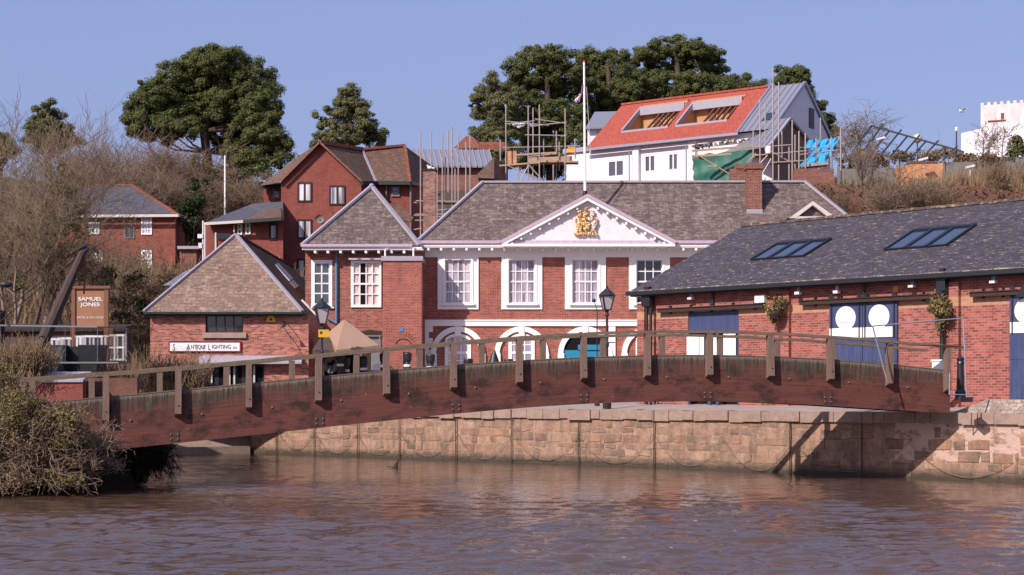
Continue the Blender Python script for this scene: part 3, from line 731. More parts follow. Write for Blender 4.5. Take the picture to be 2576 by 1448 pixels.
# pediment
pe = -.95
def pc(u, v, n=pe): q = c(u, v, n); return Vector((q[0], n, q[1]))
Lp, Rp, Ap = pc(1262, 614), pc(1698, 614), pc(1478, 498)
ped = MB(); t = .22
tn = -.64; tyL, tyR, tyA = c(1268, 615, tn), c(1692, 615, tn), c(1478, 502, tn)
ped.prism([(tyL[0], tyL[1]), (tyR[0], tyR[1]), (tyA[0], tyA[1])], tn, tn + .5); pd = ped.build('pediment', m['white_d'], ch)
def rake(par, Lp, Rp, Ap, y0, y1, th, name='raking_cornice', mat='white'):
    mb = MB()
    for a, b in ((Lp, Ap), (Rp, Ap)):
        mb.solid([(a.x, y0, a.z), (b.x, y0, b.z), (b.x, y0, b.z - th), (a.x + (th if a is Lp else -th) * 1.6, y0, a.z)], [(a.x, y1, a.z), (b.x, y1, b.z), (b.x, y1, b.z - th), (a.x + (th if a is Lp else -th) * 1.6, y1, a.z)])
    return mb.build(name, m[mat], par, fix=True)
rake(pd, Lp, Rp, Ap, pe, tn - .001, .13)
mb = MB()
up = Vector((0, 0, .02)); bk = 4.2
for a in (Lp, Rp):
    d = Vector((0, 1, 0)); aa, bb = a + up, Ap + up
    mb.solid([aa, bb, bb + Vector((0, 0, .17)), aa + Vector((-.12 if a is Lp else .12, 0, .10))], [v + Vector((0, 2.6, 0)) for v in (aa, bb, bb + Vector((0, 0, .17)), aa + Vector((-.12 if a is Lp else .12, 0, .10)))])
mb.build('lead_roof', m['pinklead'], pd, fix=True)
mb = MB()
for a in (Lp, Rp):
    for k in range(1, 9):
        t = (k + .1) / 9.2; q = a.lerp(Ap, t); mb.box(q.x - .05, q.x + .05, pe + .08, tn - .001, q.z - .29, q.z - .16)
mb.build('pediment_brackets', m['white'], pd)
mb = MB(); b_ = c(1262, 616, pe)[0]; b2 = c(1698, 616, pe)[0]; mb.box(b_, b2, pe, E - .101, fe[2] + .02, fe[3] - .02); mb.build('pediment_base', m['white'], pd)
# coat of arms
arms = MB(); ax, az = c(1474, 562, tn); s_ = 77 / F; ay = tn - .13
def ap(dx, dz): return (ax + dx * s_, ay, az + dz * s_)
arms.box(ax - 28 * s_, ax + 28 * s_, tn - .06, tn - .002, az - 29 * s_, az - 24 * s_)
ca = arms.build('coat_of_arms', m['gold'], ch)
def relief(pts, name, mat, seed, r0=.05, n=1):
    g = random.Random(seed); q = MB()
    for (x0, z0, x1, z1, w, cnt) in pts:
        for k in range(cnt):
            t = (k + .5) / cnt; q.ball((ax + (x0 + (x1 - x0) * t + g.uniform(-w, w)) * s_, ay + g.uniform(-.07, .05), az + (z0 + (z1 - z0) * t + g.uniform(-w, w)) * s_), g.uniform(.55, 1.25) * r0, 5, (g.uniform(.8, 1.5), .8, g.uniform(.8, 1.5)))
    return q.build(name, m[mat], ca)
for nm, sgn, mt in (('lion', -1, 'gildmix'), ('unicorn', 1, 'silvermix')):
    relief([(sgn * 17, -16, sgn * 18, 8, 5, 34), (sgn * 16, 12, sgn * 17, 24, 4, 20), (sgn * 14, 4, sgn * 5, 9, 2, 8), (sgn * 13, -2, sgn * 5, -5, 2, 7), (sgn * 21, -12, sgn * 11, -27, 2, 12), (sgn * 16, -12, sgn * 25, -27, 2, 12), (sgn * 23, -8, sgn * 26, 12, 1.5, 10), (sgn * 16, 25, sgn * 17, 31, 3, 8)], nm, mt, 5 + sgn)
relief([(0, -16, 0, 4, 6.5, 46)], 'shield', 'gildmix', 9, .05); relief([(0, 8, 0, 30, 4.5, 30), (-3, 33, 3, 36, 2, 8)], 'crown', 'gildmix', 12, .05); relief([(-27, -28, 27, -28, 2.5, 40)], 'motto_scroll', 'gildmix', 14, .05)
# ground floor arches
def arc(mb, cx, cz, r0, r1, y0, y1, a0=0, a1=180, n=22):
    for k in range(n):
        p, q = R(a0 + (a1 - a0) * k / n), R(a0 + (a1 - a0) * (k + 1) / n)
        r = [(cx + r * math.cos(t), cz + r * math.sin(t)) for r, t in ((r0, p), (r1, p), (r1, q), (r0, q))]
        mb.solid([(x, y0, z) for x, z in r], [(x, y1, z) for x, z in r])
for i, u in enumerate((1152, 1312, 1472, 1632, 1794)):
    cx, cz = c(u, 890); r1, r0 = 68 * s_, 55 * s_; a = MB(); arc(a, cx, cz, r0, r1, -.12, -.002)
    a.box(cx - 7.5 * s_, cx + 7.5 * s_, -.16, -.121, c(u, 846)[1], c(u, 822)[1]); a.box(cx - r1 - .02, cx - r0 + .04, -.15, -.002, base, cz - .001); a.box(cx + r0 - .04, cx + r1 + .02, -.15, -.002, base, cz - .001)
    o = a.build('arch_surround', m['white'], ch, fix=True)
    if i == 2:
        d = MB(); n = 16; pts = [(cx + r0 * .99 * math.cos(R(180 * k / n)), -.01, cz + r0 * .99 * math.sin(R(180 * k / n))) for k in range(n + 1)]
        d.face([(cx - r0, -.01, base), (cx + r0, -.01, base)] + pts[:]); fl = d.build('fanlight', m['dark'], ch)
        dd = MB(); zz = cz + .28; dd.box(cx - r0 + .04, cx + r0 - .04, -.05, -.012, base, cz + .16); dd.box(cx - .35, cx + r0 - .04, -.16, -.051, cz + .17, cz + .42)
        dd.box(cx - .42, cx + r0 - .04, -.12, -.0511, base, cz + .10); dd.box(cx - .3, cx - .26, -.135, -.1201, base, cz); dd.build('door', m['teal'], ch)
    else:
        hx = 33 * s_; zt_ = cz + .78
        fr_ = MB(); fr_.box(cx - hx, cx - hx + .17, -.06, -.002, base, cz + .62); fr_.box(cx + hx - .17, cx + hx, -.06, -.002, base, cz + .62)
        R_ = .95; arc(fr_, cx, cz + .62 - .55, .77, .90, -.058, -.002, 45, 135, 12)
        for k in (1, 2): xx = cx - hx + .17 + (2 * hx - .34) * k / 3; fr_.box(xx - .03, xx + .03, -.045, -.002, base, cz + .62 + .12)
        for k in range(6):
            zc = cz - 1.1 + .38 * k; tt = .06 if k == 3 else .025; fr_.box(cx - hx + .17, cx + hx - .17, -.043, -.002, zc - tt, zc + tt)
        w = fr_.build('window', m['white'], ch, fix=True)
        p = MB(); p.face([(cx - hx + .17, -.012, base), (cx + hx - .17, -.012, base), (cx + hx - .17, -.012, cz + .60), (cx + .3, -.012, cz + .80), (cx - .3, -.012, cz + .80), (cx - hx + .17, -.012, cz + .60)]); p.build('pane', m['p_cur'], w)
# white quoins on the left corner, pilaster by the door
mb = MB(); z = c(1062, 821)[1]; k = 0
while z > base + .3:
    w = (27 if k % 2 == 0 else 17) * s_; mb.box(0, w, -.07 - .001 * (k % 2), -.002, z - .29, z - .003); z -= .29; k += 1
mb.build('quoins', m['white'], ch)
mb = MB(); p = cr(1531, 822, 1548, 1010); mb.box(p[0], p[1], -.08, -.002, base, p[3]); mb.build('pilaster', m['white'], ch)
# small gabled dormer on the right slope
d0 = -.3
def dq(u, v, n): q = c(u, v, n); return Vector((q[0], n, q[1]))
gL, gR, gA = dq(1985, 549, -1.0), dq(2105, 549, -1.0), dq(2045, 506, -1.0)
mb = MB(); mb.m = 1; mb.face([gL + Vector((.2, .3, 0)), gR + Vector((-.2, .3, 0)), gA + Vector((0, .3, -.1))]); mb.m = 0
for a in (gL, gR):
    sx = 1 if a is gL else -1
    mb.solid([a, gA, gA - Vector((0, 0, .2)), a + Vector((.33 * sx, 0, 0))], [v + Vector((0, .28, 0)) for v in (a, gA, gA - Vector((0, 0, .2)), a + Vector((.33 * sx, 0, 0)))])
mb.m = 1
for a in (gL, gR): mb.face([a + Vector((0, 0, .02)), gA + Vector((0, 0, .02)), gA + Vector((0, 3.2, .02)), a + Vector((0, 3.2, .02))])
mb.m = 0; mb.box(gL.x + .3, gR.x - .3, -.98, -.75, gL.z - .06, gL.z + .08)
for x in (gL.x + .55, gA.x, gR.x - .55): mb.box(x - .14 * (1.7 if x < gA.x else 1), x + .14, -1.0, -.3, gL.z - .42, gL.z - .061)
mb.m = 2; mb.box(gL.x + .35, gR.x - .35, -.7, 0, gL.z - 3.2, gL.z - .08)
mb.build('gable_dormer', [m['ivory'], m['slate_ch'], m['brick_ch']], ch, fix=True)

# left wing
wn = -1.2; mb = MB()
W1 = cr(783, 655, 836, 773, wn); W2 = cr(883, 656, 959.5, 774, wn); wl, wr = c(768, 600, wn)[0], 0.2
mb.holes(wl, wr, base, c(800, 628, wn)[1], [(W1[0], W1[1], W1[2], W1[3]), (W2[0], W2[1], W2[2], W2[3])], lambda x, z: Vector((x, wn, z)), .12)
mb.face([(wl, 9, base), (wl, wn, base), (wl, wn, c(800, 628, wn)[1]), (wl, 9, c(800, 628, wn)[1])]); 
wing = mb.build('wing_wall', m['brick_wing'], ch)
w = sash(ch, W1[0] + .001, W1[1] - .001, W1[2], W1[3], wn - .04, 2, 4, m['white'], m['p_blue'], fw=.17, bw=.06, sill=.08)
w = sash(ch, W2[0] + .001, W2[1] - .001, W2[2], W2[3], wn - .08, 4, 4, m['white'], m['p_red'], fw=.13, bw=.05, meet=2, depth=.14, rec=.09)
q = MB(); bx0 = W2[0] + .13 + (W2[1] - W2[0] - .26) / 4; q.box(bx0 + .03, bx0 + (W2[1] - W2[0] - .26) / 4 - .03, wn - .008, wn + .003, W2[2] + .12, W2[3] - .15); q.build('open_gap', m['dark'], w)
q = MB(); q.box(W2[0] - .1, W2[1] + .05, wn - .35, wn - .002, W2[3] + .02, W2[3] + .1); q.build('hood', m['white_d'], w)
we = -1.95
wf = CH.rect(760, 622, 1040, 629, we); mb = MB(); mb.box(wf[0], .15, we, wn, wf[2], wf[2] + .05); mb.box(wf[0], .1, we - .02, we + .07, wf[2] + .051, wf[3]); mb.box(wf[0], wf[0] + .07, we + .071, 8, wf[2], wf[3]); mb.build('eaves_board', m['white'], ch)
mb = MB(); mb.box(wf[0] - .05, -.35, we - .12, we + .03, wf[3] + .004, wf[3] + .13); mb.build('gutter', m['pinklead'], ch)
mb = MB()
for k in range(8): x = c(792 + 32 * k, 600, we)[0]; mb.box(x - .055, x + .055, we + .04, wn - .002, wf[2] - .15, wf[2] - .002)
mb.build('eaves_brackets', m['white'], ch)
zz = wf[3] + .06; a0 = Vector((wf[0] - .02, we, zz)); a1 = Vector((c(1056, 612, we)[0], we, zz)); tA = c(935, 471, we + 2.75); T = Vector((tA[0], we + 2.75, tA[1])); T2 = Vector((T.x, 6, T.z))
mb = MB(); mb.face([a0, a1, T]); mb.face([a1, Vector((a1.x, 9, zz)), T2, T]); mb.face([Vector((a0.x, 9, zz)), a0, T, T2]); rf = mb.build('wing_roof', m['slate_ch'], ch)
mb = MB()
for p, q in ((a0, T), (a1, T), (T, T2)): mb.bar(p + Vector((0, -.03, .03)), q + Vector((0, -.03, .05)), .22, .11)
mb.ball(T + Vector((0, 0, .05)), .13, 8); mb.build('lead_ridge', m['lead'], rf, fix=True)
# ground floor openings of the wing
mb = MB(); g = cr(902, 815, 960, 1000, wn); mb.box(g[0], g[1], wn - .02, wn - .003, base, g[3] - .35); arc(mb, (g[0] + g[1]) / 2, g[3] - 1.05, 0.0, 1.0 * (g[1] - g[0]) / 1.45, wn - .019, wn - .003, 48, 132, 10)
mb.build('arched_opening', m['wood_dk'], ch, fix=True)
mb = MB(); 
for x in (g[0] + .1, g[1] - .12): mb.box(x, x + .06, wn - .06, wn - .021, base, g[3] - .6)
mb.box(g[0], g[1], wn - .06, wn - .0215, g[3] - .62, g[3] - .55); mb.box(g[1] - .5, g[1] - .02, wn - .05, wn - .0217, base, g[3] - .75); mb.build('gate_frame', m['grey'], ch)
mb = MB(); g = cr(757, 818, 905, 1010, wn); mb.box(g[0] + .3, g[1] - .1, wn - .01, wn - .002, base, g[3] - 1.2); mb.build('dark_entrance', m['dark'], ch)
# brick bay
by = -2.45; b0, b1 = c(963.5, 700, by)[0], c(1060.5, 700, by)[0]; bt = c(1000, 657, by)[1]
mb = MB(); mb.box(b0, b1, by, -.003, base, bt, skip='bd'); mb.build('bay_wall', m['brick_bay'], ch)
mb = MB(); mb.box(b0 - .08, b1 + .06, by - .08, -.003, bt + .001, bt + .22); mb.build('bay_coping', m['lead'], ch)
mb = MB(); e = c(1015, 872, by); arc(mb, e[0], e[1] - .03, .36, .40, by - .012, by - .001, 20, 160, 12); mb.build('niche_arch_shadow', m['dark'], ch, fix=True)  # thin shadow of the niche arch, put in as a near-black ring
mb = MB()
for k in range(11):
    a = R(25 + 13 * k); mb.bar((e[0] + .45 * math.cos(a), by - .004, e[1] + .45 * math.sin(a)), (e[0] + .68 * math.cos(a), by - .004, e[1] + .68 * math.sin(a)), .03, .006)
mb.build('arch_bricks', m['brick_dk'], ch)
q = cr(1004, 826, 1015, 835, by); mb = MB(); mb.box(q[0], q[1], by - .03, by - .001, q[2], q[3]); mb.build('plaque', m['blueplate'], ch)
mb = MB(); q = cr(1014, 886, 1030, 1000, by); mb.box(q[0], q[1], by - .015, by - .001, base, q[3]); mb.build('doorway', m['dark'], ch)
# pipes
mb = MB(); x, z = c(846, 630, wn - .12); zb = c(846, 814, wn)[1]; mb.path([(x, wn - .12, z), (x, wn - .12, zb)], .055, 8); x2, z2 = c(822, 800, wn); mb.path([(x, wn - .12, zb), (x2, wn - .12, z2)], .055, 8)
mb.ball((x, wn - .12, zb), .065, 8); mb.build('downpipe', m['bluepipe'], ch)
for u, v0, v1, n in ((969, 630, 652, by + .1), (1040, 626, 650, by + .3)):
    mb = MB(); x, z = c(u, v0, n); zb = c(u, v1, n)[1]; mb.path([(x + .12, n + .4, z + .1), (x, n, z), (x, n, zb + .1), (x - .08, n, zb)], .045, 6); mb.build('downpipe', m['white'], ch)

# flagpole and flag
fb = Vector((PX(1471, 77.4), 77.4 - .4, PZ(497, 77.4))); FP = Fr(*fb); fpo = thing('flagpole', 'tall white flagpole standing behind the peak of the pediment', 'flagpole', FP)
top = PZ(157, 77) - fb.z; mb = MB(); mb.tube((0, 0, .25), (-.05, 0, top), .075, .045, 10); mb.build('pole', m['white'], fpo); mb = MB(); mb.tube((0, 0, -.9), (0, 0, .26), .11, .10, 10); mb.build('pole_base', m['black'], fpo)
mb = MB(); mb.lathe([(0, 0), (.07, .02), (.08, .06), (.03, .1), (0, .11)], (-.05, 0, top), 10); mb.build('finial', m['red'], fpo)
mb = MB(); mb.tube((.07, 0, top - 1.2), (.32, 0, 1.2), .012, .012, 4); mb.build('halyard', m['ivory'], fpo)
fz = PZ(196, 77) - fb.z; nx_, nz_ = 20, 14; mb = MB()
def fpt(i, j):
    a = i / nx_; b = j / nz_; x = -.06 - a * .62 - .10 * math.sin(a * 9); drop = 1.25 * a ** .8
    zz = fz - b * .75 - drop * (.55 if b > .5 else .72); xx = x * (.42 + .5 * b); 
    return (xx, .10 * math.sin(a * 16 + b), zz)
for i in range(nx_):
    for j in range(nz_):
        a = (i + .5) / nx_ * 2 - 1; b = (j + .5) / nz_ * 2 - 1
        if abs(a) < .13 or abs(b) < .2: k = 2
        elif abs(a) < .22 or abs(b) < .34: k = 1
        elif abs(abs(a) - abs(b)) < .1: k = 2
        elif abs(abs(a) - abs(b)) < .24: k = 1
        else: k = 0
        mb.m = k; mb.face([fpt(i, j + 1), fpt(i + 1, j + 1), fpt(i + 1, j), fpt(i, j)])
solo('flag', mb, [m['flagblue'], m['white'], m['red']], 'limp red, white and blue union flag hanging from the white flagpole', 'flag', FP)

# ------------------------------------------------------------------ shop with the lighting sign
AN = Fr(PX(378, 70.6), 70.6, 2.45, 0); an = thing('lighting_shop', 'single storey brick shop with tan hipped slate roof and a long white shop sign', 'building', AN)
def a_(u, v, n=0): return AN.uv(u, v, n)
def ar(u0, v0, u1, v1, n=0): return AN.rect(u0, v0, u1, v1, n)
wt = a_(400, 790)[1]; wx = a_(776, 800)[0]
hw = ar(517, 793, 612, 837); sh = ar(515, 917, 665, 1010)
mb = MB(); mb.holes(0, wx, -.6, wt, [hw, (sh[0], sh[1], -.3, sh[3])], depth=.2); mb.face([(wx, 0, -.6), (wx, 20, -.6), (wx, 20, wt), (wx, 0, wt)]); mb.face([(0, 20, -.6), (0, 0, -.6), (0, 0, wt), (0, 20, wt)]); mb.build('wall', m['brick_an'], an)
sash(an, hw[0], hw[1], hw[2], hw[3], .1, 4, 1, m['wood_dk'], m['p_dark'], fw=.05, bw=.04)
q = ar(510, 838, 620, 851); mb = MB(); mb.box(q[0], q[1], -.12, -.002, q[2], q[3]); mb.build('sill', m['stone'], an)
sash(an, sh[0], sh[1], -.3, sh[3], .1, 6, 1, m['black'], m['dark'], fw=.1, bw=.22)
mb = MB()
for u in (533, 578, 590, 640): x = a_(u, 900)[0]; mb.box(x - .05, x + .02, .02, .08, -.3, sh[3] - .05)
mb.build('door_frames', m['ivory'], an)
q = ar(500, 902, 762, 912); mb = MB(); mb.face([(q[0], -.003, q[3] + .12), (q[1], -.003, q[3] + .12), (q[1], -.5, q[2]), (q[0], -.5, q[2])]); mb.face([(q[0], -.5, q[2]), (q[1], -.5, q[2]), (q[1], -.5, q[2] - .08), (q[0], -.5, q[2] - .08)]); mb.build('lead_canopy', m['lead'], an)
eo = -.35; ez = a_(400, 785, eo)[1]; E0 = Vector((a_(362, 785, eo)[0], eo, ez)); E1 = Vector((a_(761, 785, eo)[0], eo, ez)); apn = 3.65; aq = a_(593, 592, apn); AT = Vector((aq[0], apn, aq[1])); ATb = Vector((AT.x, 23, AT.z))
mb = MB(); mb.face([E0, E1, AT]); mb.m = 1; mb.face([E1, E1 + Vector((0, 9.5, 0)), E1 + Vector((0, 23.35, 0)), ATb, AT]); mb.face([E0 + Vector((0, 23.35, 0)), E0, AT, ATb]); rf = mb.build('roof', [m['slate_an'], m['slate_moss']], an)
mb = MB()
for p, q in ((E0, AT), (E1, AT)): mb.bar(p + Vector((0, -.02, .03)), q + Vector((0, -.02, .04)), .15, .09)
mb.build('lead_hips', m['lead'], rf, fix=True)
mb = MB(); mb.bar(AT + Vector((0, .1, .03)), ATb + Vector((0, 0, .03)), .16, .1); mb.build('ridge_tiles', m['wood_dk'], rf, fix=True)
mb = MB(); mb.box(E0.x, E1.x + .02, eo - .11, eo + .02, ez - .1, ez - .005); mb.box(E0.x + .1, E1.x - .1, eo + .021, -.002, ez - .16, ez - .06); mb.box(E1.x - .03, E1.x + .12, eo + .021, 9, ez - .1, ez - .02); mb.build('gutter', m['dkgreen'], an)
# roof light on the side slope and flashing against the Custom House wing
def onslope(u, v): 
    n = (E1 - AT).cross(Vector((0, 1, 0))); return AN.rp(u, v, AT, n)
for pts in (((690, 668), (698, 664), (735, 703), (727, 709)), ((727, 712), (735, 707), (750, 722), (742, 727))):
    q = [onslope(*p) + Vector((.05, 0, .05)) for p in pts]; mb = MB(); mb.solid(q, [p - Vector((.04, 0, .04)) for p in q]); mb.build('roof_light', m['lead'], rf, fix=True)
fy = 75.73 - AN.o.y; kx = (AT.x - E1.x); f0 = Vector((-10.02 - AN.o.x, fy, ez + (-10.02 - AN.o.x - E1.x) / kx * (AT.z - ez) + .05)); f1 = Vector((E1.x, fy, ez + .05)); mb = MB(); mb.bar(f0, f1, .1, .1); mb.build('flashing', m['white_d'], rf, fix=True)
# sign
q = ar(425, 859, 607, 886); mb = MB(); sg = thing('shop_sign', 'long white fascia sign for antique lighting with maroon frame on the brick shop wall', 'sign', Fr(AN.o.x + (q[0] + q[1]) / 2, AN.o.y - .02, AN.o.z + q[2]))
w_ = (q[1] - q[0]) / 2; h_ = q[3] - q[2]; mb = MB(); mb.box(-w_, w_, -.07, 0, 0, .045); mb.box(-w_, w_, -.07, 0, h_ - .055, h_); mb.box(-w_, -w_ + .04, -.07, 0, .046, h_ - .056); mb.box(w_ - .06, w_, -.07, 0, .046, h_ - .056); mb.build('frame', m['maroon'], sg)
mb = MB(); mb.box(-w_ + .041, w_ - .061, -.05, -.004, .046, h_ - .056); mb.build('panel', m['white'], sg)
for tx, sz, x_, z_, mt, sx_ in (('A', .36, -.73, .085, 'ink', .72), ('NTIQUE', .26, -.285, .135, 'ink', .70), ('L', .36, .20, .085, 'ink', .7), ('IGHTING', .26, .73, .135, 'ink', .80), ('CO', .14, 1.33, .135, 'ink', .8), ('S', .40, -1.37, .07, 'ink', .6)):
    text_part('lettering', tx, sz, x_, z_, -.058, m[mt], sg, sx_, bold=.002)
mb = MB()
for z in (.13, .24):
    for k in range(7): mb.box(-1.26 + k * .055, -1.23 + k * .055, -.056, -.0505, z, z + .05)
mb.build('small_lettering', m['pink_ink'], sg)
# alarm triangle
x, z = a_(682, 811); mb = MB(); mb.m = 0; mb.prism([(-.22, 0), (.22, 0), (.12, .27), (0, .3), (-.12, .27)], -.1, 0); mb.m = 1; mb.prism([(-.08, .07), (.08, .07), (0, .2)], -.115, -.1)
solo('alarm_box', mb, [m['yellow'], m['wood_dk']], 'yellow triangular alarm box high on the brick shop wall', 'alarm', Fr(AN.o.x + x, AN.o.y - .003, AN.o.z + z), fix=True)
x, z = a_(713, 815); mb = MB(); mb.path([(0, -.02, 0), (0, -.2, .18), (0, -.5, .2), (.1, -.8, 0)], .02, 6); mb.tube((.1, -.8, 0), (.14, -.85, -.16), .04, .1, 8); mb.path([(0, -.02, -.15), (.35, -.4, -.7), (.42, -.5, -.95)], .02, 5)
solo('wall_lamp', mb, m['black'], 'small dark bracket lamp on the shop wall right of the yellow alarm', 'lamp', Fr(AN.o.x + x, AN.o.y - .003, AN.o.z + z))
mb = MB()
for u in (790, 806): pass
# lean-to roof seen behind the shop's left hip
LT = Fr(PX(440, 78), 78, 4.6); mb = MB(); q = [Vector(P(u, v, D)) - LT.o for u, v, D in ((404, 722, 76), (470, 722, 76), (505, 668, 80), (468, 682, 80))]
mb.m = 0; mb.face(q); mb.m = 1; mb.box(q[0].x + .3, q[1].x + 1.2, q[0].y + .3, q[0].y + 3, -2.5, q[0].z - .02); mb.m = 2; mb.bar(q[0] - Vector((0, .05, 0)), q[1] - Vector((0, .05, 0)), .1)
solo('lean_to', mb, [m['lead'], m['brick_an'], m['dkgreen']], 'small lean to with a pale roof behind the left hip of the lighting shop', 'building', LT)

# ------------------------------------------------------------------ warehouse on the right
wh = thing('quay_warehouse', 'long low brick warehouse with dark slate roof and navy sliding doors at the right', 'building', WF)
def w_(u, v, n=0): return WF.uv(u, v, n)
def wr_(u0, v0, u1, v1, n=0): return WF.rect(u0, v0, u1, v1, n)
LW = 34.0; eh = w_(1612, 740)[1] - .02
doors = [(1731, 1858.5, 788), (2091, 2259, 763), (2545, 2720, 745)]
dh = []
for u0, u1, vt in doors:
    a = w_(u0, vt); b = w_(u1, vt); dh.append((a[0], b[0], -.6, w_((u0 + u1) / 2, vt - 2)[1]))
dtop = w_(2175, 766)[1]
dh = [(a, b, c0, dtop) for a, b, c0, d0 in dh]
mb = MB(); mb.holes(0, LW, -.6, eh, dh, depth=.2); H2 = 6.6
mb.face([(0, 0, -.6), (0, 0, eh), (0, H2, eh + 2.9), (0, 2 * H2, eh), (0, 2 * H2, -.6)]); mb.build('wall', m['brick_wh'], wh)
# corner pier and buttresses
mb = MB(); e = w_(1636, 800)[0]
mb.box(-.12, e * .5, -.1, -.002, -.6, eh - .35); mb.build('corner_pier', m['brick_wh'], wh)
for u0, u1 in ((1957, 1984), (2381, 2411)):
    x0, x1 = w_(u0, 800, -.16)[0], w_(u1, 800, -.16)[0]; mb = MB(); mb.box(x0, x1, -.16, -.002, -.6, eh - .2); mb.build('buttress', m['brick_wh'], wh)
# roof
eo = -.42; ez = w_(1606, 733, eo)[1]
def onroof(u, v):
    p = WF.rp(u, v, (0, eo, ez), Vector((1, 0, 0)).cross(Vector((0, H2 - eo, 9.45 - WF.o.z - ez)))); return p
rzz = 9.45 - WF.o.z
mb = MB(); mb.face([(-.25, eo, ez), (LW, eo, ez), (LW, H2, rzz), (-.25, H2, rzz)]); mb.face([(LW, 2 * H2 - eo, ez), (-.25, 2 * H2 - eo, ez), (-.25, H2, rzz), (LW, H2, rzz)])
mb.face([(-.25, eo, ez - .08), (-.25, eo, ez), (-.25, H2, rzz), (-.25, H2, rzz - .08)]); 
rf = mb.build('roof', m['slate_wh'], wh)
mb = MB(); rj = random.Random(9); x = -.25
while x < LW:
    mb.bar((x, H2, rzz + .03 + rj.uniform(-.012, .012)), (x + .44, H2, rzz + .03 + rj.uniform(-.012, .012)), .26, .1); x += .45
mb.build('ridge_tiles', tiles('lichened_ridge', (.10, .085, .08), .45, .3, .4, spots=(.42, .27, .14), sa=.52, sb=.6), rf, fix=True)
mb = MB(); mb.box(-.3, LW, eo - .13, eo + .01, ez - .16, ez - .015); mb.box(-.2, LW, eo + .011, -.002, ez - .2, ez - .1); mb.build('gutter', m['black'], wh)
mb = MB(); rj = random.Random(4); x = -.25      # ragged slate edge with lichen over the gutter
while x < LW:
    w = rj.uniform(.25, .42); y = eo - rj.uniform(.03, .09); mb.box(x, x + w - .01, y, eo + .1, ez - .012 + .0, ez + rj.uniform(.012, .035)); x += w
mb.build('eaves_slates', tiles('lichened_slate', (.16, .13, .12), .4, .2, .6, spots=(.40, .32, .25), sa=.5, sb=.56), rf)
# roof windows
for bl, br, tl in (((1888, 657), (2024, 647), (1953, 615)), ((2224, 632), (2388, 617), (2296, 582))):
    b0, b1, t0 = onroof(*bl), onroof(*br), onroof(*tl); sx0, sx1 = b0.x, b1.x; up = Vector((0, H2 - eo, rzz - ez)).normalized(); nn = Vector((0, -up.z, up.y)); ht = (t0.y - b0.y) / up.y
    f = lambda a, b, c_: tuple(Vector((a, b0.y, b0.z)) + up * c_ - nn * b)      # a along, b inwards, c up the slope
    n3 = 3; gap = .07; wd = (sx1 - sx0) / n3
    for k in range(n3):
        x0 = sx0 + wd * k; mb = MB()
        def bx(a, b, c0, d, e0, f0):
            p = [f(*q) for q in ((a, c0, e0), (b, c0, e0), (b, d, e0), (a, d, e0), (a, c0, f0), (b, c0, f0), (b, d, f0), (a, d, f0))]
            for q in ((0, 1, 5, 4), (1, 2, 6, 5), (2, 3, 7, 6), (3, 0, 4, 7), (4, 5, 6, 7), (3, 2, 1, 0)): mb.face([p[i] for i in q])
        bx(x0, x0 + gap, -.09, .01, 0, ht); bx(x0 + wd - gap, x0 + wd - .004, -.09, .01, 0, ht); bx(x0 + gap, x0 + wd - gap, -.07, .01, 0, .08); bx(x0 + gap, x0 + wd - gap, -.1, .01, ht - .2, ht)
        w = mb.build('roof_window', m['black'], rf, fix=True); p = MB(); p.face([f(x0 + gap, -.05, .08), f(x0 + wd - gap, -.05, .08), f(x0 + wd - gap, -.05, ht - .2), f(x0 + gap, -.05, ht - .2)]); p.build('pane', m['p_sky'], w)
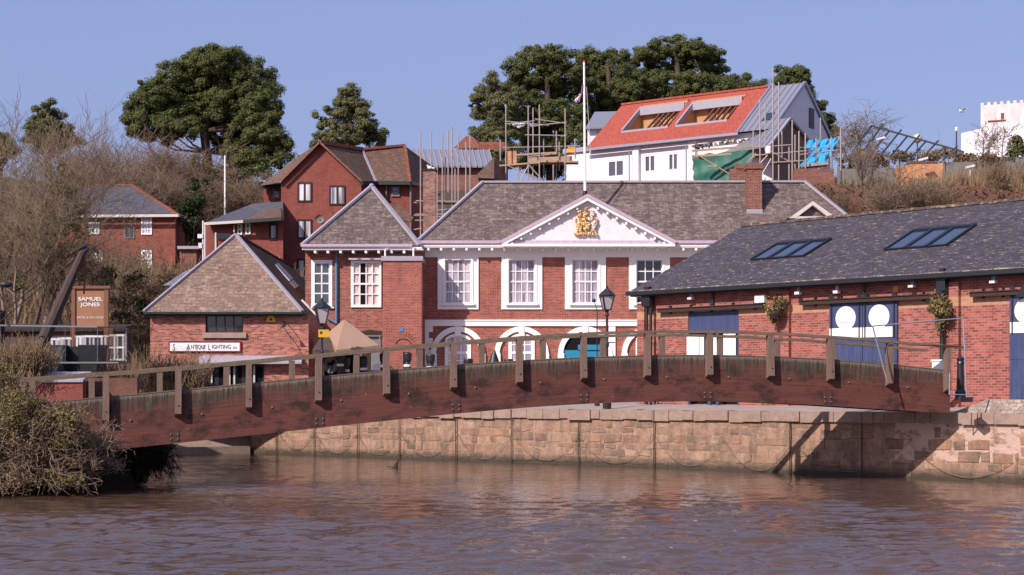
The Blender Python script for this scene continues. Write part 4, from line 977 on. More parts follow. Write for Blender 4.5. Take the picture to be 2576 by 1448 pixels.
# doors
for i, (a, b, c0, d0) in enumerate(dh):
    mid = (a + b) / 2
    for k, (x0, x1) in enumerate(((a - .02, mid - .012), (mid + .012, b + .02))):
        mb = MB()
        if i == 0:
            zf = w_(1790, 836)[1]
            if k == 0: mb.box(a + .005, b - .005, .03, .09, zf, d0 - .003)        # fixed board above the opening
            else: continue
            dd = mb.build('door_board', m['navy'], wh)
            t = MB(); t.box(a, a + .06, .0, .1, -.6, zf); t.box(b - .07, b, .0, .1, -.6, zf); t.box(mid - .25, mid - .12, .0, .1, -.6, zf); t.box(mid + .12, mid + .26, 0, .1, -.6, zf); t.build('door_frame', m['navy'], wh)
            t = MB(); t.box(a, b, .5, .52, -.6, zf); t.build('dark_opening', m['dark'], wh)
            for (u0, u1, vt) in ((1728, 1758, 846), (1760, 1771, 846), (1795, 1803, 845), (1820, 1851, 847)):
                r_ = wr_(u0, vt, u1, 905, -.05); t = MB(); t.box(r_[0], r_[1], -.06, -.03, r_[2] - .6, r_[3]); t.build('notice_board', m['white'], wh)
            r_ = wr_(1820, 840, 1851, 844, -.03); t = MB(); t.box(r_[0], r_[1], -.045, -.02, r_[2], r_[3]); t.build('small_sign', m['white_d'], wh)
            continue
        mb.box(x0, x1, -.09, -.03, -.45, d0 + .05); rjd = 0
        dd = mb.build('door', m['navy'], wh)
        t = MB(); t.box(x0 + .01, x1 - .01, -.10, -.0905, w_(2560, 905, -.09)[1], w_(2560, 901, -.09)[1]); t.build('door_ledge', m['navy'], dd); t = MB(); hx_ = x1 - .16 if k == 0 else x0 + .13; t.box(hx_, hx_ + .03, -.15, -.0905, .95, 1.25); t.build('door_handle', m['black'], dd); t = MB(); cx = (x0 + x1) / 2; u_, v_ = (2128, 801) if k == 0 else (2212, 797); q = w_(u_, v_, -.09) if i == 1 else ((x0 + x1) / 2, w_(2212, 797, -.09)[1])
        t.lathe([(0, 0), (.40, 0), (.40, .02), (0, .02)], (0, 0, 0), 28); t.v = [(q[0] + x, -.094 - z, q[1] + y) for x, y, z in t.v]; disc = t.build('round_sign', m['white'], dd, fix=True)
        t = MB()
        for dx in (-.12, -.04, .05, .13): t.bar((q[0] + dx, -.119, q[1] - .16), (q[0] + dx * .7, -.119, q[1] + .14), .025, .004)
        t.bar((q[0] - .16, -.119, q[1] - .14), (q[0] + .16, -.119, q[1] - .14), .025, .0035); t.bar((q[0], -.119, q[1] + .14), (q[0], -.119, q[1] + .25), .03, .004); t.build('emblem', m['pink_ink'], disc, fix=True)
        zb0, zb1 = w_(2128, 851, -.09)[1], w_(2128, 826, -.09)[1]
        t = MB(); t.box(x0 + .02, x1 - (.0 if k == 0 else .16), -.115, -.091, zb0, zb1); band = t.build('name_band', m['white'], dd)
        txt = {(1, 0): 'PROSE CAFE', (1, 1): 'AND EXTEND', (2, 0): 'RIVER', (2, 1): ''}[(i, k)]
        if txt: text_part('lettering', txt, .25, x0 + (.12 if i == 2 else .42 if k == 0 else .10), zb0 + .11, -.118, m['pink_ink'], dd, .82 if i == 2 else .56, 'LEFT')
        t = MB()
        for xx in (x0 + .08, x1 - .12):
            t.box(xx, xx + .045, -.13, -.116, d0 - 1.15, d0 + .32); t.box(xx - .03, xx + .12, -.17, -.131, d0 + .1, d0 + .35)
        t.build('hanger_strap', m['black'], dd)
# sliding rails
for (u0, v0, u1, v1) in ((1654, 786, 1920, 773), (2012, 771, 2352, 745), (2441, 743, 2700, 728)):
    a = w_(u0, v0, -.2)[0]; b = w_(u1, v1, -.2)[0]; z = dtop + (.06 if u0 > 1700 else .03); mb = MB(); mb.box(a, b, -.24, -.12, z, z + .13); mb.box(a, b, -.28, -.1, z + .131, z + .16)
    for k in range(5): x = a + (b - a) * (k + .5) / 5; mb.box(x, x + .05, -.119, -.003, z - .05, z + .25)
    mb.build('door_rail', m['wood_dk'], wh)
mb = MB(); q = wr_(2556, 712, 2720, 744, -.3); mb.prism([(q[0], q[2]), (q[1], q[2]), (q[1], q[3]), (q[0] + .25, q[3])], -.34, -.02); mb.build('door_hood', m['black'], wh, fix=True)
# rain pipes
def pipe(us, hop=None, w=.055, vb=1000, n=-.28, mat='black'):
    mb = MB(); 
    for u in us:
        x = w_(u, 800, n)[0]; mb.tube((x, n, eh - .15), (x, n, -.5), w, n=8)
        for z in (1, 2.2, 3.3): mb.tube((x, n, z), (x, n, z + .1), w * 1.3, n=8)
    if hop: q = wr_(*hop, n); mb.box(q[0], q[1], n - .12, n + .16, q[2], q[3]); mb.box(q[0] + .08, q[1] - .08, n - .08, n + .1, q[3] + .001, q[3] + .3)
    mb.build('rainwater_pipe', m[mat], wh, fix=True)
pipe((1627, 1637), (1619, 742, 1639, 772)); pipe((2370,), (2360, 700, 2382, 742), .075); pipe((1793,), None, .05) if False else None
mb = MB(); x = w_(1792, 760, -.1)[0]; mb.tube((x, -.1, eh - .1), (x, -.1, dtop + .1), .045, n=6); mb.build('short_pipe', m['black'], wh)
mb = MB(); x = w_(2175, 740, -.1)[0]; mb.tube((x, -.12, eh - .1), (x - .05, -.12, dtop + .3), .05, n=6); mb.build('short_pipe', m['black'], wh)
q = wr_(1898, 743, 1922, 762, -.2); mb = MB(); mb.box(q[0], q[1], -.2, -.003, q[2], q[3]); mb.build('white_alarm_box', m['white'], wh)
for u, v in ((1738, 748), (2008, 735), (2105, 732), (2294, 717), (2499, 706)):
    x, z = w_(u, v, -.2); mb = MB(); mb.m = 0; mb.box(x - .06, x + .06, -.2, -.003, z, z + .22); mb.m = 1; mb.box(x - .09, x + .09, -.3, -.1, z - .09, z - .001); mb.build('flood_light', [m['lead'], m['white']], wh)
x, z = w_(2253, 728, -.03); mb = MB(); mb.box(x - .09, x + .09, -.03, -.002, z - .1, z + .1); mb.build('wall_emblem', m['orange'], wh)
# hanging baskets
def blade_cloud(c, n, r, size, seed, sq=(1, 1, 1)):
    g = np.random.default_rng(seed); d = g.normal(size=(n, 3)); d /= np.linalg.norm(d, axis=1)[:, None]; p = np.array(c) + d * (r * g.random((n, 1)) ** .4) * np.array(sq)
    return leaves(p, size, g, d)
def leaves(p, size, g, d=None, up=0.2, asp=1.0, flat=None):
    n = len(p); a = g.normal(size=(n, 3)); 
    if d is not None: a = a * .55 + d * .8
    a[:, 2] += up; a /= np.linalg.norm(a, axis=1)[:, None]
    b = np.cross(a, g.normal(size=(n, 3))); b /= np.linalg.norm(b, axis=1)[:, None]; s = size * (.6 + .8 * g.random((n, 1)))
    c_ = np.cross(a, b); q = [p - b * s * .5, p + c_ * s * .38 * asp, p + b * s * .5 * 1.0, p - c_ * s * .38 * asp]
    V = np.stack(q, 1).reshape(-1, 3); Fc = np.arange(4 * n).reshape(-1, 4); return V, Fc
for i, (u, v, lab) in enumerate(((1951, 782, 'hanging basket of yellow flowers on the warehouse wall left of the round white door signs'), (2366, 775, 'hanging basket of yellow flowers on the warehouse wall right of the round white door signs'))):
    p = w_(u, v, -.55); wp = WF.M @ Vector((p[0], -.55, p[1])); hb = thing('hanging_basket', lab, 'hanging basket', Fr(*wp, math.degrees(WF.a)), 'hanging baskets on the warehouse')
    gq = np.random.default_rng(60 + i); VV = []; FF = []; of = 0
    for kk in range(11):
        V, Fc = blade_cloud((gq.normal() * .2, gq.normal() * .12, gq.normal() * .2 - .03), 110, gq.uniform(.12, .24), .085, 21 + i * 20 + kk, (1, 1, gq.uniform(.9, 1.8))); VV.append(V); FF.append(Fc + of); of += len(V)
    np_mesh('foliage', np.concatenate(VV), np.concatenate(FF), m['olive'], hb)
    V, Fc = blade_cloud((0, -.05, .02), 70, .40, .055, 31 + i, (1, 1, .8)); np_mesh('flowers', V, Fc, m['flower'], hb, kind='stuff')
    V, Fc = blade_cloud((.05, -.1, .12), 12, .2, .08, 41 + i); np_mesh('red_flowers', V, Fc, m['red'], hb, kind='stuff')
    mb = MB(); mb.lathe([(0, -.32), (.16, -.28), (.26, -.12), (.28, .0), (0, .0)], n=12); mb.build('basket', m['wood_dk'], hb)
    mb = MB(); mb.path([(0, 0, .02), (0, 0, .55), (0, .36, .6), (0, .38, .2)], .018, 5); mb.path([(0, 0, .5), (0, .37, .15)], .014, 5); mb.build('bracket', m['black'], hb)

# ------------------------------------------------------------------ things on the quay
def gz(x, y):   # quay level
    best = 99
    for (ax_, ay_), (bx_, by_) in zip(QP, QP[1:]):
        L = math.hypot(bx_ - ax_, by_ - ay_); t = ((x - ax_) * (bx_ - ax_) + (y - ay_) * (by_ - ay_)) / L / L; t = min(1, max(0, t)); best = min(best, math.hypot(x - ax_ - t * (bx_ - ax_), y - ay_ - t * (by_ - ay_)))
    return min(2.75, 2.0 + .75 * best / 16)
def lamp(u, D, vtop, vl0, vl1, half, label, sign=False):
    x = PX(u, D); b = gz(x, D); L0 = Fr(x, D, b, 12); t = thing('street_lamp', label, 'street lamp', L0, 'lantern street lamps on the quay'); k = D / F
    zl0, zl1, zt = PZ(vl1, D) - b, PZ(vl0, D) - b, PZ(vtop, D) - b; w = half * k
    mb = MB(); mb.lathe([(.16, 0), (.16, .25), (.11, .3), (.10, 1.1), (.075, 1.2), (.055, 1.3), (.05, zl0 * .62), (.08, zl0 * .63), (.08, zl0 * .66), (.045, zl0 * .68), (.045, zl0 - .25), (.08, zl0 - .2), (.05, zl0 - .1), (.09, zl0)], n=12); mb.tube((-.3, 0, zl0 * .67), (.3, 0, zl0 * .67), .02, n=6); mb.build('post', m['black'], t, fix=True)
    mb = MB(); lo = w * .5
    for a in ((-1, -1), (1, -1), (1, 1), (-1, 1)): mb.bar((a[0] * lo, a[1] * lo, zl0), (a[0] * w, a[1] * w, zl1), .04)
    for h, r in ((zl0, lo), (zl1, w)):
        for a, b2 in (((-1, -1), (1, -1)), ((1, -1), (1, 1)), ((1, 1), (-1, 1)), ((-1, 1), (-1, -1))): mb.bar((a[0] * r, a[1] * r, h), (b2[0] * r, b2[1] * r, h), .04)
    mb.build('lantern_frame', m['black'], t, fix=True)
    mb = MB(); g = .95; mb.solid([(-lo * g, -lo * g, zl0 + .02), (lo * g, -lo * g, zl0 + .02), (lo * g, lo * g, zl0 + .02), (-lo * g, lo * g, zl0 + .02)], [(-w * g, -w * g, zl1 - .02), (w * g, -w * g, zl1 - .02), (w * g, w * g, zl1 - .02), (-w * g, w * g, zl1 - .02)]); mb.build('lantern_glass', m['lampglass'], t, fix=True)
    mb = MB(); c1 = w * 1.25; h = (zt - zl1); mb.lathe([(c1 * 1.25, 0), (c1 * .9, h * .22), (c1 * .45, h * .5), (c1 * .22, h * .62), (.045, h * .66), (.05, h * .8), (.015, h * .88), (0, h)], (0, 0, zl1 + .01), 4); mb.lathe([(0, 0), (c1 * 1.25, 0)], (0, 0, zl1 + .01), 4); mb.build('lantern_cap', m['black'], t, fix=True)
    return t, L0
m['lampglass'] = plain('frosted_glass', (.50, .42, .43), .3, .5, .1)
t, L0 = lamp(810, 67.5, 748, 776, 815, 21 * .8, 'black street lamp with a lantern head and yellow plate, in front of the brown parasol')
q = L0.uv(801, 849, -.12), L0.uv(827, 830, -.12); mb = MB(); mb.box(q[0][0], q[1][0], -.14, -.1, q[0][1], q[1][1]); pl = mb.build('yellow_plate', m['yellow'], t); mb = MB(); xx = q[0][0] + .11; zz_ = (q[0][1] + q[1][1]) / 2; mb.box(xx - .05, xx + .05, -.15, -.141, zz_ - .02, zz_ + .09); mb.build('mark', m['ink'], pl)
t, L0 = lamp(1527, 57.5, 717, 745, 780, 19 * .8, 'black street lamp with a lantern head before the third upper Custom house window')
# slim pole with a ball top
x, D = PX(1502, 60), 60; b = gz(x, D); mb = MB(); z1 = PZ(782, 60) - b; mb.tube((0, 0, 0), (0, 0, z1), .022, n=6); mb.tube((0, 0, z1), (-.1, 0, z1 + .35), .015, n=6); mb.ball((-.12, 0, z1 + .38), .075, 8); mb.tube((0, 0, 0), (0, 0, .1), .1, n=8)
solo('slim_pole', mb, m['black'], 'thin dark pole with a small ball top, left of the lantern under the middle windows', 'pole', Fr(x, D, b))
# bollards
def bollard_at(root, u, vt, D):
    x = PX(u, D); z = PZ(vt, D); b = gz(x, D); return Fr(x, D, b), z - b
specs = [(856, 887, 71, 'first and tallest, in front of the oval board'), (870, 902, 73, 'small one close behind the tallest'), (915, 897, 71, 'against the dark gap of the parasol'), (966, 890, 70.5, 'next to the leafless pot shrub'),
         (1025, 888, 69.5, 'in front of the brick bay doorway'), (1083, 892, 67.5, 'at the corner with the white quoins'), (1178, 903, 65, 'under the first ground floor arch window'), (1279, 904, 63, 'under the second ground floor arch window')]
proto = None
for u, v, D, lab in specs:
    fr, h = bollard_at(None, u, v, D)
    if proto is None:
        H = h; proto = thing('bollard', 'x', 'bollard', fr, 'black bollards on the quay')
        mb = MB(); mb.lathe([(.20, 0), (.20, .12), (.165, .16), (.16, h - .60), (.13, h - .40)], n=16); mb.build('post', m['black'], proto, fix=True)
        mb = MB(); mb.lathe([(.13, h - .40), (.17, h - .36), (.19, h - .26), (.20, h - .06), (.17, h), (0, h + .01)], n=16); mb.build('head', m['black'], proto, fix=True)
        mb = MB(); mb.lathe([(.167, h - .62), (.170, h - .61), (.170, h - .52), (.155, h - .51)], n=16); mb.build('white_band', m['white_d'], proto)
        o = proto
    else: o = dup(proto, fr)
    fr2 = fr.o.copy(); fr2.z = fr.o.z + (h - H); o.location = fr2
    o['label'] = 'black bollard with a white band, ' + lab
# parasols
def parasol(corners, apex, foot, cm, label, val=.22):
    base = Fr(*foot); t = thing('parasol', label, 'parasol', base); cs = [Vector(q) - base.o for q in corners]; A_ = Vector(apex) - base.o; mb = MB()
    for i in range(4):
        j = (i + 1) % 4; mb.face([cs[i], cs[j], A_]); d = Vector((0, 0, -val)); mb.face([cs[i] + d, cs[j] + d, cs[j], cs[i]])
    mb.build('canopy', cm, t); mb = MB(); mb.tube((A_.x, A_.y, 0), (A_.x, A_.y, A_.z - .02), .035, n=8); mb.box(A_.x - .3, A_.x + .3, A_.y - .3, A_.y + .3, 0, .1)
    for q in cs: mb.bar(q + Vector((0, 0, -.03)), A_ + Vector((0, 0, -.06)), .03)
    mb.build('pole', m['wood_dk'], t); return t
parasol([P(824, 838, 71.5), P(847, 881, 69), P(953, 869, 70), P(900, 832, 73)], P(866, 804, 71), (PX(866, 71), 71, gz(PX(866, 71), 71)), m['sand'], 'large sand coloured parasol in front of the left wing of the Custom house')
parasol([P(786, 880, 70), P(853, 884, 69.6), P(848, 872, 72.5), P(798, 870, 72.5)], P(815, 836, 71.2), (PX(815, 71.2), 71.2, gz(PX(815, 71.2), 71.2)), m['dkcanvas'], 'dark brown parasol behind the yellow plate of the street lamp')
# oval board, white sack, covered heap, pot shrub, bin, cannon bollard
D = 71.5; x = PX(832, D); b = gz(x, D); mb = MB(); mb.m = 0; n = 20; z0 = PZ(918, D) - b
mb.prism([(.31 * math.cos(2 * math.pi * k / n), z0 + .40 * math.sin(2 * math.pi * k / n)) for k in range(n)], 0, .05); mb.m = 1; mb.ball((-.02, -.01, z0 + .03), .13, 8, (1.2, .2, .6)); mb.ball((.12, -.01, z0 + .12), .09, 8, (1, .2, 1)); mb.tube((-.1, -.02, z0), (-.14, -.02, z0 - .22), .02, n=5); mb.tube((.08, -.02, z0), (.05, -.02, z0 - .22), .02, n=5); mb.m = 2; mb.box(-.05, .05, .055, .1, 0, z0); mb.box(-.3, .3, -.1, .3, 0, .05)
solo('oval_board', mb, [m['grey'], m['dark'], m['wood_dk']], 'pale grey oval board with a dark animal shape beside the tallest bollard', 'sign', Fr(x, D, b), fix=True)
D = 71; x = PX(944, D); b = gz(x, D); h = PZ(913, D) - b; mb = MB(); mb.m = 0; mb.solid([(-.22, -.2, 0), (.22, -.2, 0), (.22, .2, 0), (-.22, .2, 0)], [(-.2, -.18, h - .35), (.2, -.18, h - .35), (.2, .18, h - .35), (-.2, .18, h - .35)]); mb.m = 1; mb.solid([(-.2, -.18, h - .349), (.2, -.18, h - .349), (.2, .18, h - .349), (-.2, .18, h - .349)], [(-.05, -.1, h - .1), (.2, -.12, h), (.2, .12, h), (-.05, .1, h - .1)])
solo('parcel_stack', mb, [m['wood_dk'], m['white']], 'white wrapped bundle on a dark crate between two bollards', 'bundle', Fr(x, D, b), fix=True)
D = 62; x = PX(1240, D); b = gz(x, D); h = PZ(880, D) - b; mb = MB(); g = random.Random(2); rings = []
for k in range(9):
    t = k / 8; r = .36 * (1 - t ** 2.2) + .02; rings.append([(r * math.cos(a * math.pi / 7) * (1.15 + .1 * g.uniform(-1, 1)) + .06 * t, r * .8 * math.sin(a * math.pi / 7), (h - .75) * 0 + t * h) for a in range(14)])
for p, q in zip(rings, rings[1:]):
    for i in range(14): j = (i + 1) % 14; mb.face([p[i], p[j], q[j], q[i]])
mb.face(rings[-1]); solo('covered_heap', mb, m['black'], 'dark cloth covered hump between the first two ground floor arches', 'covered heap', Fr(x, D, b), fix=True)
D = 68.5; x = PX(985, D); b = gz(x, D); pt = thing('pot_shrub', 'leggy brown leafless shrub in a pot at the left corner of the brick bay', 'plant', Fr(x, D, b)); mb = MB(); mb.lathe([(0, 0), (.22, 0), (.3, .5), (.26, .5), (0, .45)], n=12); mb.build('pot', m['brown2'], pt)
D = 47.6; x = PX(2364, D); q = Fr(x, D, 2.3, -30); mb = MB(); mb.box(-.19, .19, -.15, .15, PZ(936, D) - 2.3, PZ(910, D) - 2.3); mb.box(-.22, .22, -.18, .18, PZ(910, D) - 2.3, PZ(908, D) - 2.3 + .03); mb.box(-.03, .03, -.03, .03, 0, PZ(936, D) - 2.3)
solo('white_box', mb, m['white'], 'small white box on a stand just left of the last bridge post', 'box', q)
D = 48.3; x = PX(2416, D); fr = Fr(x, D, 2.38); h = PZ(897, D) - 2.38; mb = MB(); mb.lathe([(.16, 0), (.16, .25), (.12, .32), (.10, h - .25), (.12, h - .22), (.10, h - .15), (.12, h - .08), (.06, h - .01), (0, h)], n=14)
solo('cannon_bollard', mb, m['black'], 'tall dark cannon shaped bollard by the warehouse at the right end of the bridge', 'bollard', fr, fix=True)
# temporary fence panel
fa = P(2198, 967, 45.8); fb_ = P(2432, 1000, 46.2); T0, T1 = P(2195, 821, 45.8), P(2423, 801, 46.2); fr = Fr(fa.x, fa.y, fa.z); mb = MB(); o_ = fr.o
tf = thing('temporary_fence', 'bent galvanised temporary fence frame behind the bridge railing at the right', 'fence', fr)
mb.path([T0 - o_, T1 - o_, fb_ - o_], .022, 6); mb.path([T0 - o_, P(2232, 962, 45.9) - o_], .022, 6); mb.path([P(2387, 993, 46) - o_, P(2430, 994, 46.2) - o_], .02, 6); mb.path([P(2389, 940, 46) - o_, P(2388, 993, 46) - o_], .018, 6); mb.build('frame', m['galv'], tf)
mb = MB(); mb.box(*(lambda p: (p.x - .12, p.x + .12, p.y - .2, p.y + .2, p.z - .14, p.z))(fb_ - o_)); mb.build('foot', m['black'], tf)
# driftwood
p = Vector((PX(998, 55), 55, 0)); mb = MB(); mb.tube((0, 0, -.3), (-.03, 0, .1), .09, .07, 8); mb.tube((-.03, 0, .1), (.07, 0, .32), .06, .01, 8); mb.tube((-.05, 0, .02), (-.35, .05, .06), .03, .01, 6)
solo('driftwood', mb, m['wood_dk'], 'small dark snag of driftwood sticking out of the river', 'driftwood', Fr(*p))

# ------------------------------------------------------------------ left bank: crane, boards, terrace
CJ = Fr(PX(62, 50), 50, 1.9); cj = thing('old_crane', 'old timber dock crane with a thick leaning jib and a hook block', 'crane', CJ)
a = P(52, 905, 50) - CJ.o; b = P(214, 622, 51.5) - CJ.o; mb = MB(); mb.tube((a.x, a.y, a.z - 1.0), b, .24, .13, 10); mb.build('jib', m['jib'], cj, fix=True)
mb = MB(); mb.tube(b + Vector((.0, -.15, -.05)), b + Vector((.0, .15, -.05)), .11, n=12); mb.bar(b + Vector((-.25, -.16, -.1)), b + Vector((.1, -.16, .1)), .1); mb.build('sheave', m['black'], cj, fix=True)
h = P(209, 655, 51.5) - CJ.o; mb = MB(); mb.tube((b.x, b.y, b.z), (b.x, b.y, h.z - .6), .018, n=5); mb.ball((h.x - .05, h.y, h.z - .05), .14, 8, (.9, .6, 1.6)); mb.bar((h.x - .2, h.y, h.z - .25), (h.x - .05, h.y, h.z + .2), .1); mb.path([(b.x, b.y, h.z - .6), (b.x - .04, b.y, h.z - 1.1)], .03, 6); mb.build('hook_block', m['brown2'], cj)
c2 = P(-30, 815, 49.5) - CJ.o; mb = MB(); mb.tube(c2, b, .02, n=5); mb.tube(c2 + Vector((0, 0, -.25)), b + Vector((0, 0, -.1)), .02, n=5); mb.build('stay_chain', m['wood_dk'], cj)
mb = MB(); mb.tube((a.x - .8, a.y + .3, -1.2), (a.x - .8, a.y + .3, 3.3), .2, n=10); mb.box(a.x - 1.2, a.x + .3, a.y - .3, a.y + .9, -1.2, .2); mb.build('mast', m['wood_dk'], cj)
# free-standing sign board
SB = Fr(PX(224, 54), 54, 2.0, 0); sb = thing('pub_sign', 'brown upright sign board lettered SAMUEL JONES beside the crane jib', 'sign', SB)
def s_r(u0, v0, u1, v1, n=0): return SB.rect(u0, v0, u1, v1, n)
q = s_r(186, 727, 266, 824); mb = MB(); mb.box(q[0], q[1], 0, .06, q[2], q[3]); mb.build('panel', m['brown'], sb)
mb = MB(); e = s_r(173, 727, 186, 824); mb.solid([(e[0], .35, e[2]), (e[1], -.03, e[2]), (e[1], .09, e[2]), (e[0] + .08, .45, e[2])], [(e[0], .35, e[3]), (e[1], -.03, e[3]), (e[1], .09, e[3]), (e[0] + .08, .45, e[3])]); mb.build('side_panel', m['brown'], sb, fix=True)
e = s_r(262, 727, 273, 824); mb = MB(); mb.box(e[0], e[1], -.04, .1, 0, e[3]); e2 = s_r(182, 727, 190, 824); mb.box(e2[0], e2[1], -.05, .1, 0, e2[3]); e3 = s_r(168, 720, 278, 727); mb.box(e3[0], e3[1], -.08, .5, e3[2], e3[3]); mb.build('frame', m['brown2'], sb)
cx = (q[0] + q[1]) / 2 + .02
text_part('lettering', 'SAMUEL', .17, cx, s_r(0, 757, 1, 757)[2], -.012, m['letter'], sb, 1.35, bold=.003); text_part('lettering', 'JONES', .17, cx, s_r(0, 771, 1, 771)[2], -.012, m['letter'], sb, 1.35, bold=.003); text_part('lettering', 'SMOKE & ALE HOUSE', .095, cx, s_r(0, 802, 1, 802)[2], -.012, m['letter'], sb, 1.0)
# glass wind screen on the terrace
GS = Fr(PX(-80, 50), 50, 2.9, 0); gs = thing('glass_screen', 'long glass wind screen with a pale blue top rail in front of the terrace', 'screen', GS)
p0, p1, p2 = P(-80, 818, 50) - GS.o, P(245, 823, 50) - GS.o, P(318, 826, 51) - GS.o; z0 = PZ(911, 50) - GS.o.z
M_ = Mat('clear_glass', .02, .5); M_.b.inputs['Base Color'].default_value = (.75, .85, .88, 1); M_.b.inputs['Transmission Weight'].default_value = 1.0; M_.b.inputs['IOR'].default_value = 1.05; M_.b.inputs['Alpha'].default_value = .45; m['clear'] = M_.m
mb = MB(); mb.face([(p0.x, p0.y, z0), (p1.x, p1.y, z0), p1, p0]); mb.face([(p1.x, p1.y, z0), (p2.x, p2.y, z0), p2, p1]); mb.build('glass_pane', m['clear'], gs)
mb = MB(); mb.bar(p0, p1, .045, .045); mb.bar(p1, p2, .03, .03); mb.build('top_rail', plain('pale_blue_rail', (.16, .21, .25), .5, .4, .1), gs, fix=True)
mb = MB()
for k in range(5): x = p0.x + (p1.x - p0.x) * k / 4; mb.box(x - .007, x + .007, p0.y, p0.y + .02, z0, p0.z)
mb.box(p2.x - .02, p2.x + .02, p2.y - .02, p2.y + .02, z0, p2.z); mb.box(p0.x, p2.x, p0.y - .03, p0.y + 1.0, z0 - .05, z0); mb.build('mullion', m['grey'], gs)
# restaurant front behind the screen: white framed dark windows
RF = Fr(PX(120, 60), 60, 2.9, 0); rs = thing('riverside_bar', 'low dark riverside bar with white window frames behind the glass screen', 'building', RF)
def r_r(u0, v0, u1, v1, n=0): return RF.rect(u0, v0, u1, v1, n)
q = r_r(-60, 838, 305, 915, .3); mb = MB(); mb.box(q[0], q[1], .3, 1.9, 0, q[3] + .05); mb.build('wall', m['dkcanvas'], rs)
mb = MB(); mb.solid([(q[0] - .2, .1, q[3]), (q[1] + .2, .1, q[3] + .12), (q[1] + .1, 2.1, q[3] + .3), (q[0] - .2, 2.1, q[3] + .3)], [(q[0] - .2, .1, q[3] + .1), (q[1] + .2, .1, q[3] + .22), (q[1] + .1, 2.1, q[3] + .4), (q[0] - .2, 2.1, q[3] + .4)]); mb.build('roof', m['wood_dk'], rs, fix=True)
for (u0, u1, v0) in ((127, 155, 852), (155, 190, 850), (192, 212, 846), (212, 258, 845), (264, 312, 842)):
    q = r_r(u0, v0, u1, 908, .2); sash(rs, q[0], q[1], q[2], q[3], .2, 2, 2 if u0 != 212 else 1, m['white_d'] if u0 < 250 else m['ivory'], m['p_dark'], fw=.07, bw=.07, depth=.09, rec=.08)
# planters / bins in front
for i, (u0, v0, u1, v1, lab) in enumerate(((118, 869, 168, 925, 'dark grey bin with a flat lid under the left white window frames'), (204, 869, 264, 925, 'dark tapered planter in front of the white window frames'), (168, 873, 203, 925, 'black box between the bin and the tapered planter'))):
    D = 52.5 + .2 * i; fr = Fr(PX((u0 + u1) / 2, D), D, PZ(v1, D) - .3); w = (u1 - u0) / F * D / 2; h = PZ(v0, D) - fr.o.z; mb = MB(); tp = .78 if i == 1 else .95
    mb.solid([(-w * tp, -w * tp, 0), (w * tp, -w * tp, 0), (w * tp, w * tp, 0), (-w * tp, w * tp, 0)], [(-w * .97, -w * .97, h - .06), (w * .97, -w * .97, h - .06), (w * .97, w * .97, h - .06), (-w * .97, w * .97, h - .06)]); mb.box(-w, w, -w, w, h - .059, h)
    solo(['bin', 'planter', 'box'][i], mb, m['black'] if i else plain('dark_bin', (.03, .035, .045), .6, .3, .2), lab, ['bin', 'planter', 'box'][i], fr, fix=True)
# low terrace wall with pale coping seen through the railing
TW = Fr(PX(-100, 47), 47, 1.3); q = TW.rect(-100, 963, 208, 1000); mb = MB(); mb.box(q[0], q[1], 0, .4, 0, q[3]); tw = thing('terrace_wall', 'low red brick terrace wall with pale mauve coping at the left end of the bridge', 'wall', TW); mb.build('wall', m['brick_bg'], tw)
q2 = TW.rect(-100, 938, 210, 962); mb = MB(); mb.solid([(q2[0], -.06, q2[2]), (q2[1], -.06, q2[2]), (q2[1], .9, q2[3] - .02), (q2[0], .9, q2[3] - .02)], [(q2[0], -.06, q2[2] + .06), (q2[1], -.06, q2[2] + .06), (q2[1], .9, q2[3] + .04), (q2[0], .9, q2[3] + .04)]); mb.build('coping', m['lead'], tw, fix=True)
q3 = TW.rect(150, 968, 345, 1000, 1.2); mb = MB(); mb.box(q3[0], q3[1], 1.2, 1.5, -.4, q3[3] + .2); mb.build('rubble_wall', m['sandst'], tw)
# mossy terrace retaining wall right of the shrub, in front of the shop
RW = Fr(PX(505, 69.4), 69.4, 1.0); mb = MB(); q = RW.rect(420, 918, 514, 960); mb.box(q[0], q[1], 0, .4, 0, q[3])
solo('mossy_wall', mb, m['greycl'], 'mossy grey stone wall in front of the lighting shop, seen under the handrail', 'wall', RW)
mb = MB(); RB = Fr(PX(330, 58), 58, 1.0); q = RB.rect(212, 915, 420, 965); mb.box(q[0], q[1], 0, 1.0, 0, q[3]); solo('garden_wall', mb, m['sandst'], 'dark red garden wall behind the dry shrubs on the left bank', 'wall', RB)
fr = Fr(*P(-30, 716, 44)); mb = MB(); mb.tube((-.3, 0, .06), (.62, 0, -.02), .03, n=6); mb.ball((.5, 0, 0), .12, 8, (1.5, 1, .75)); mb.tube((-.3, 0, -4.5), (-.3, 0, .1), .06, n=8)
solo('arm_lamp', mb, m['dkgreen'], 'dark lamp head on an arm poking in at the left edge of the picture', 'lamp', fr)
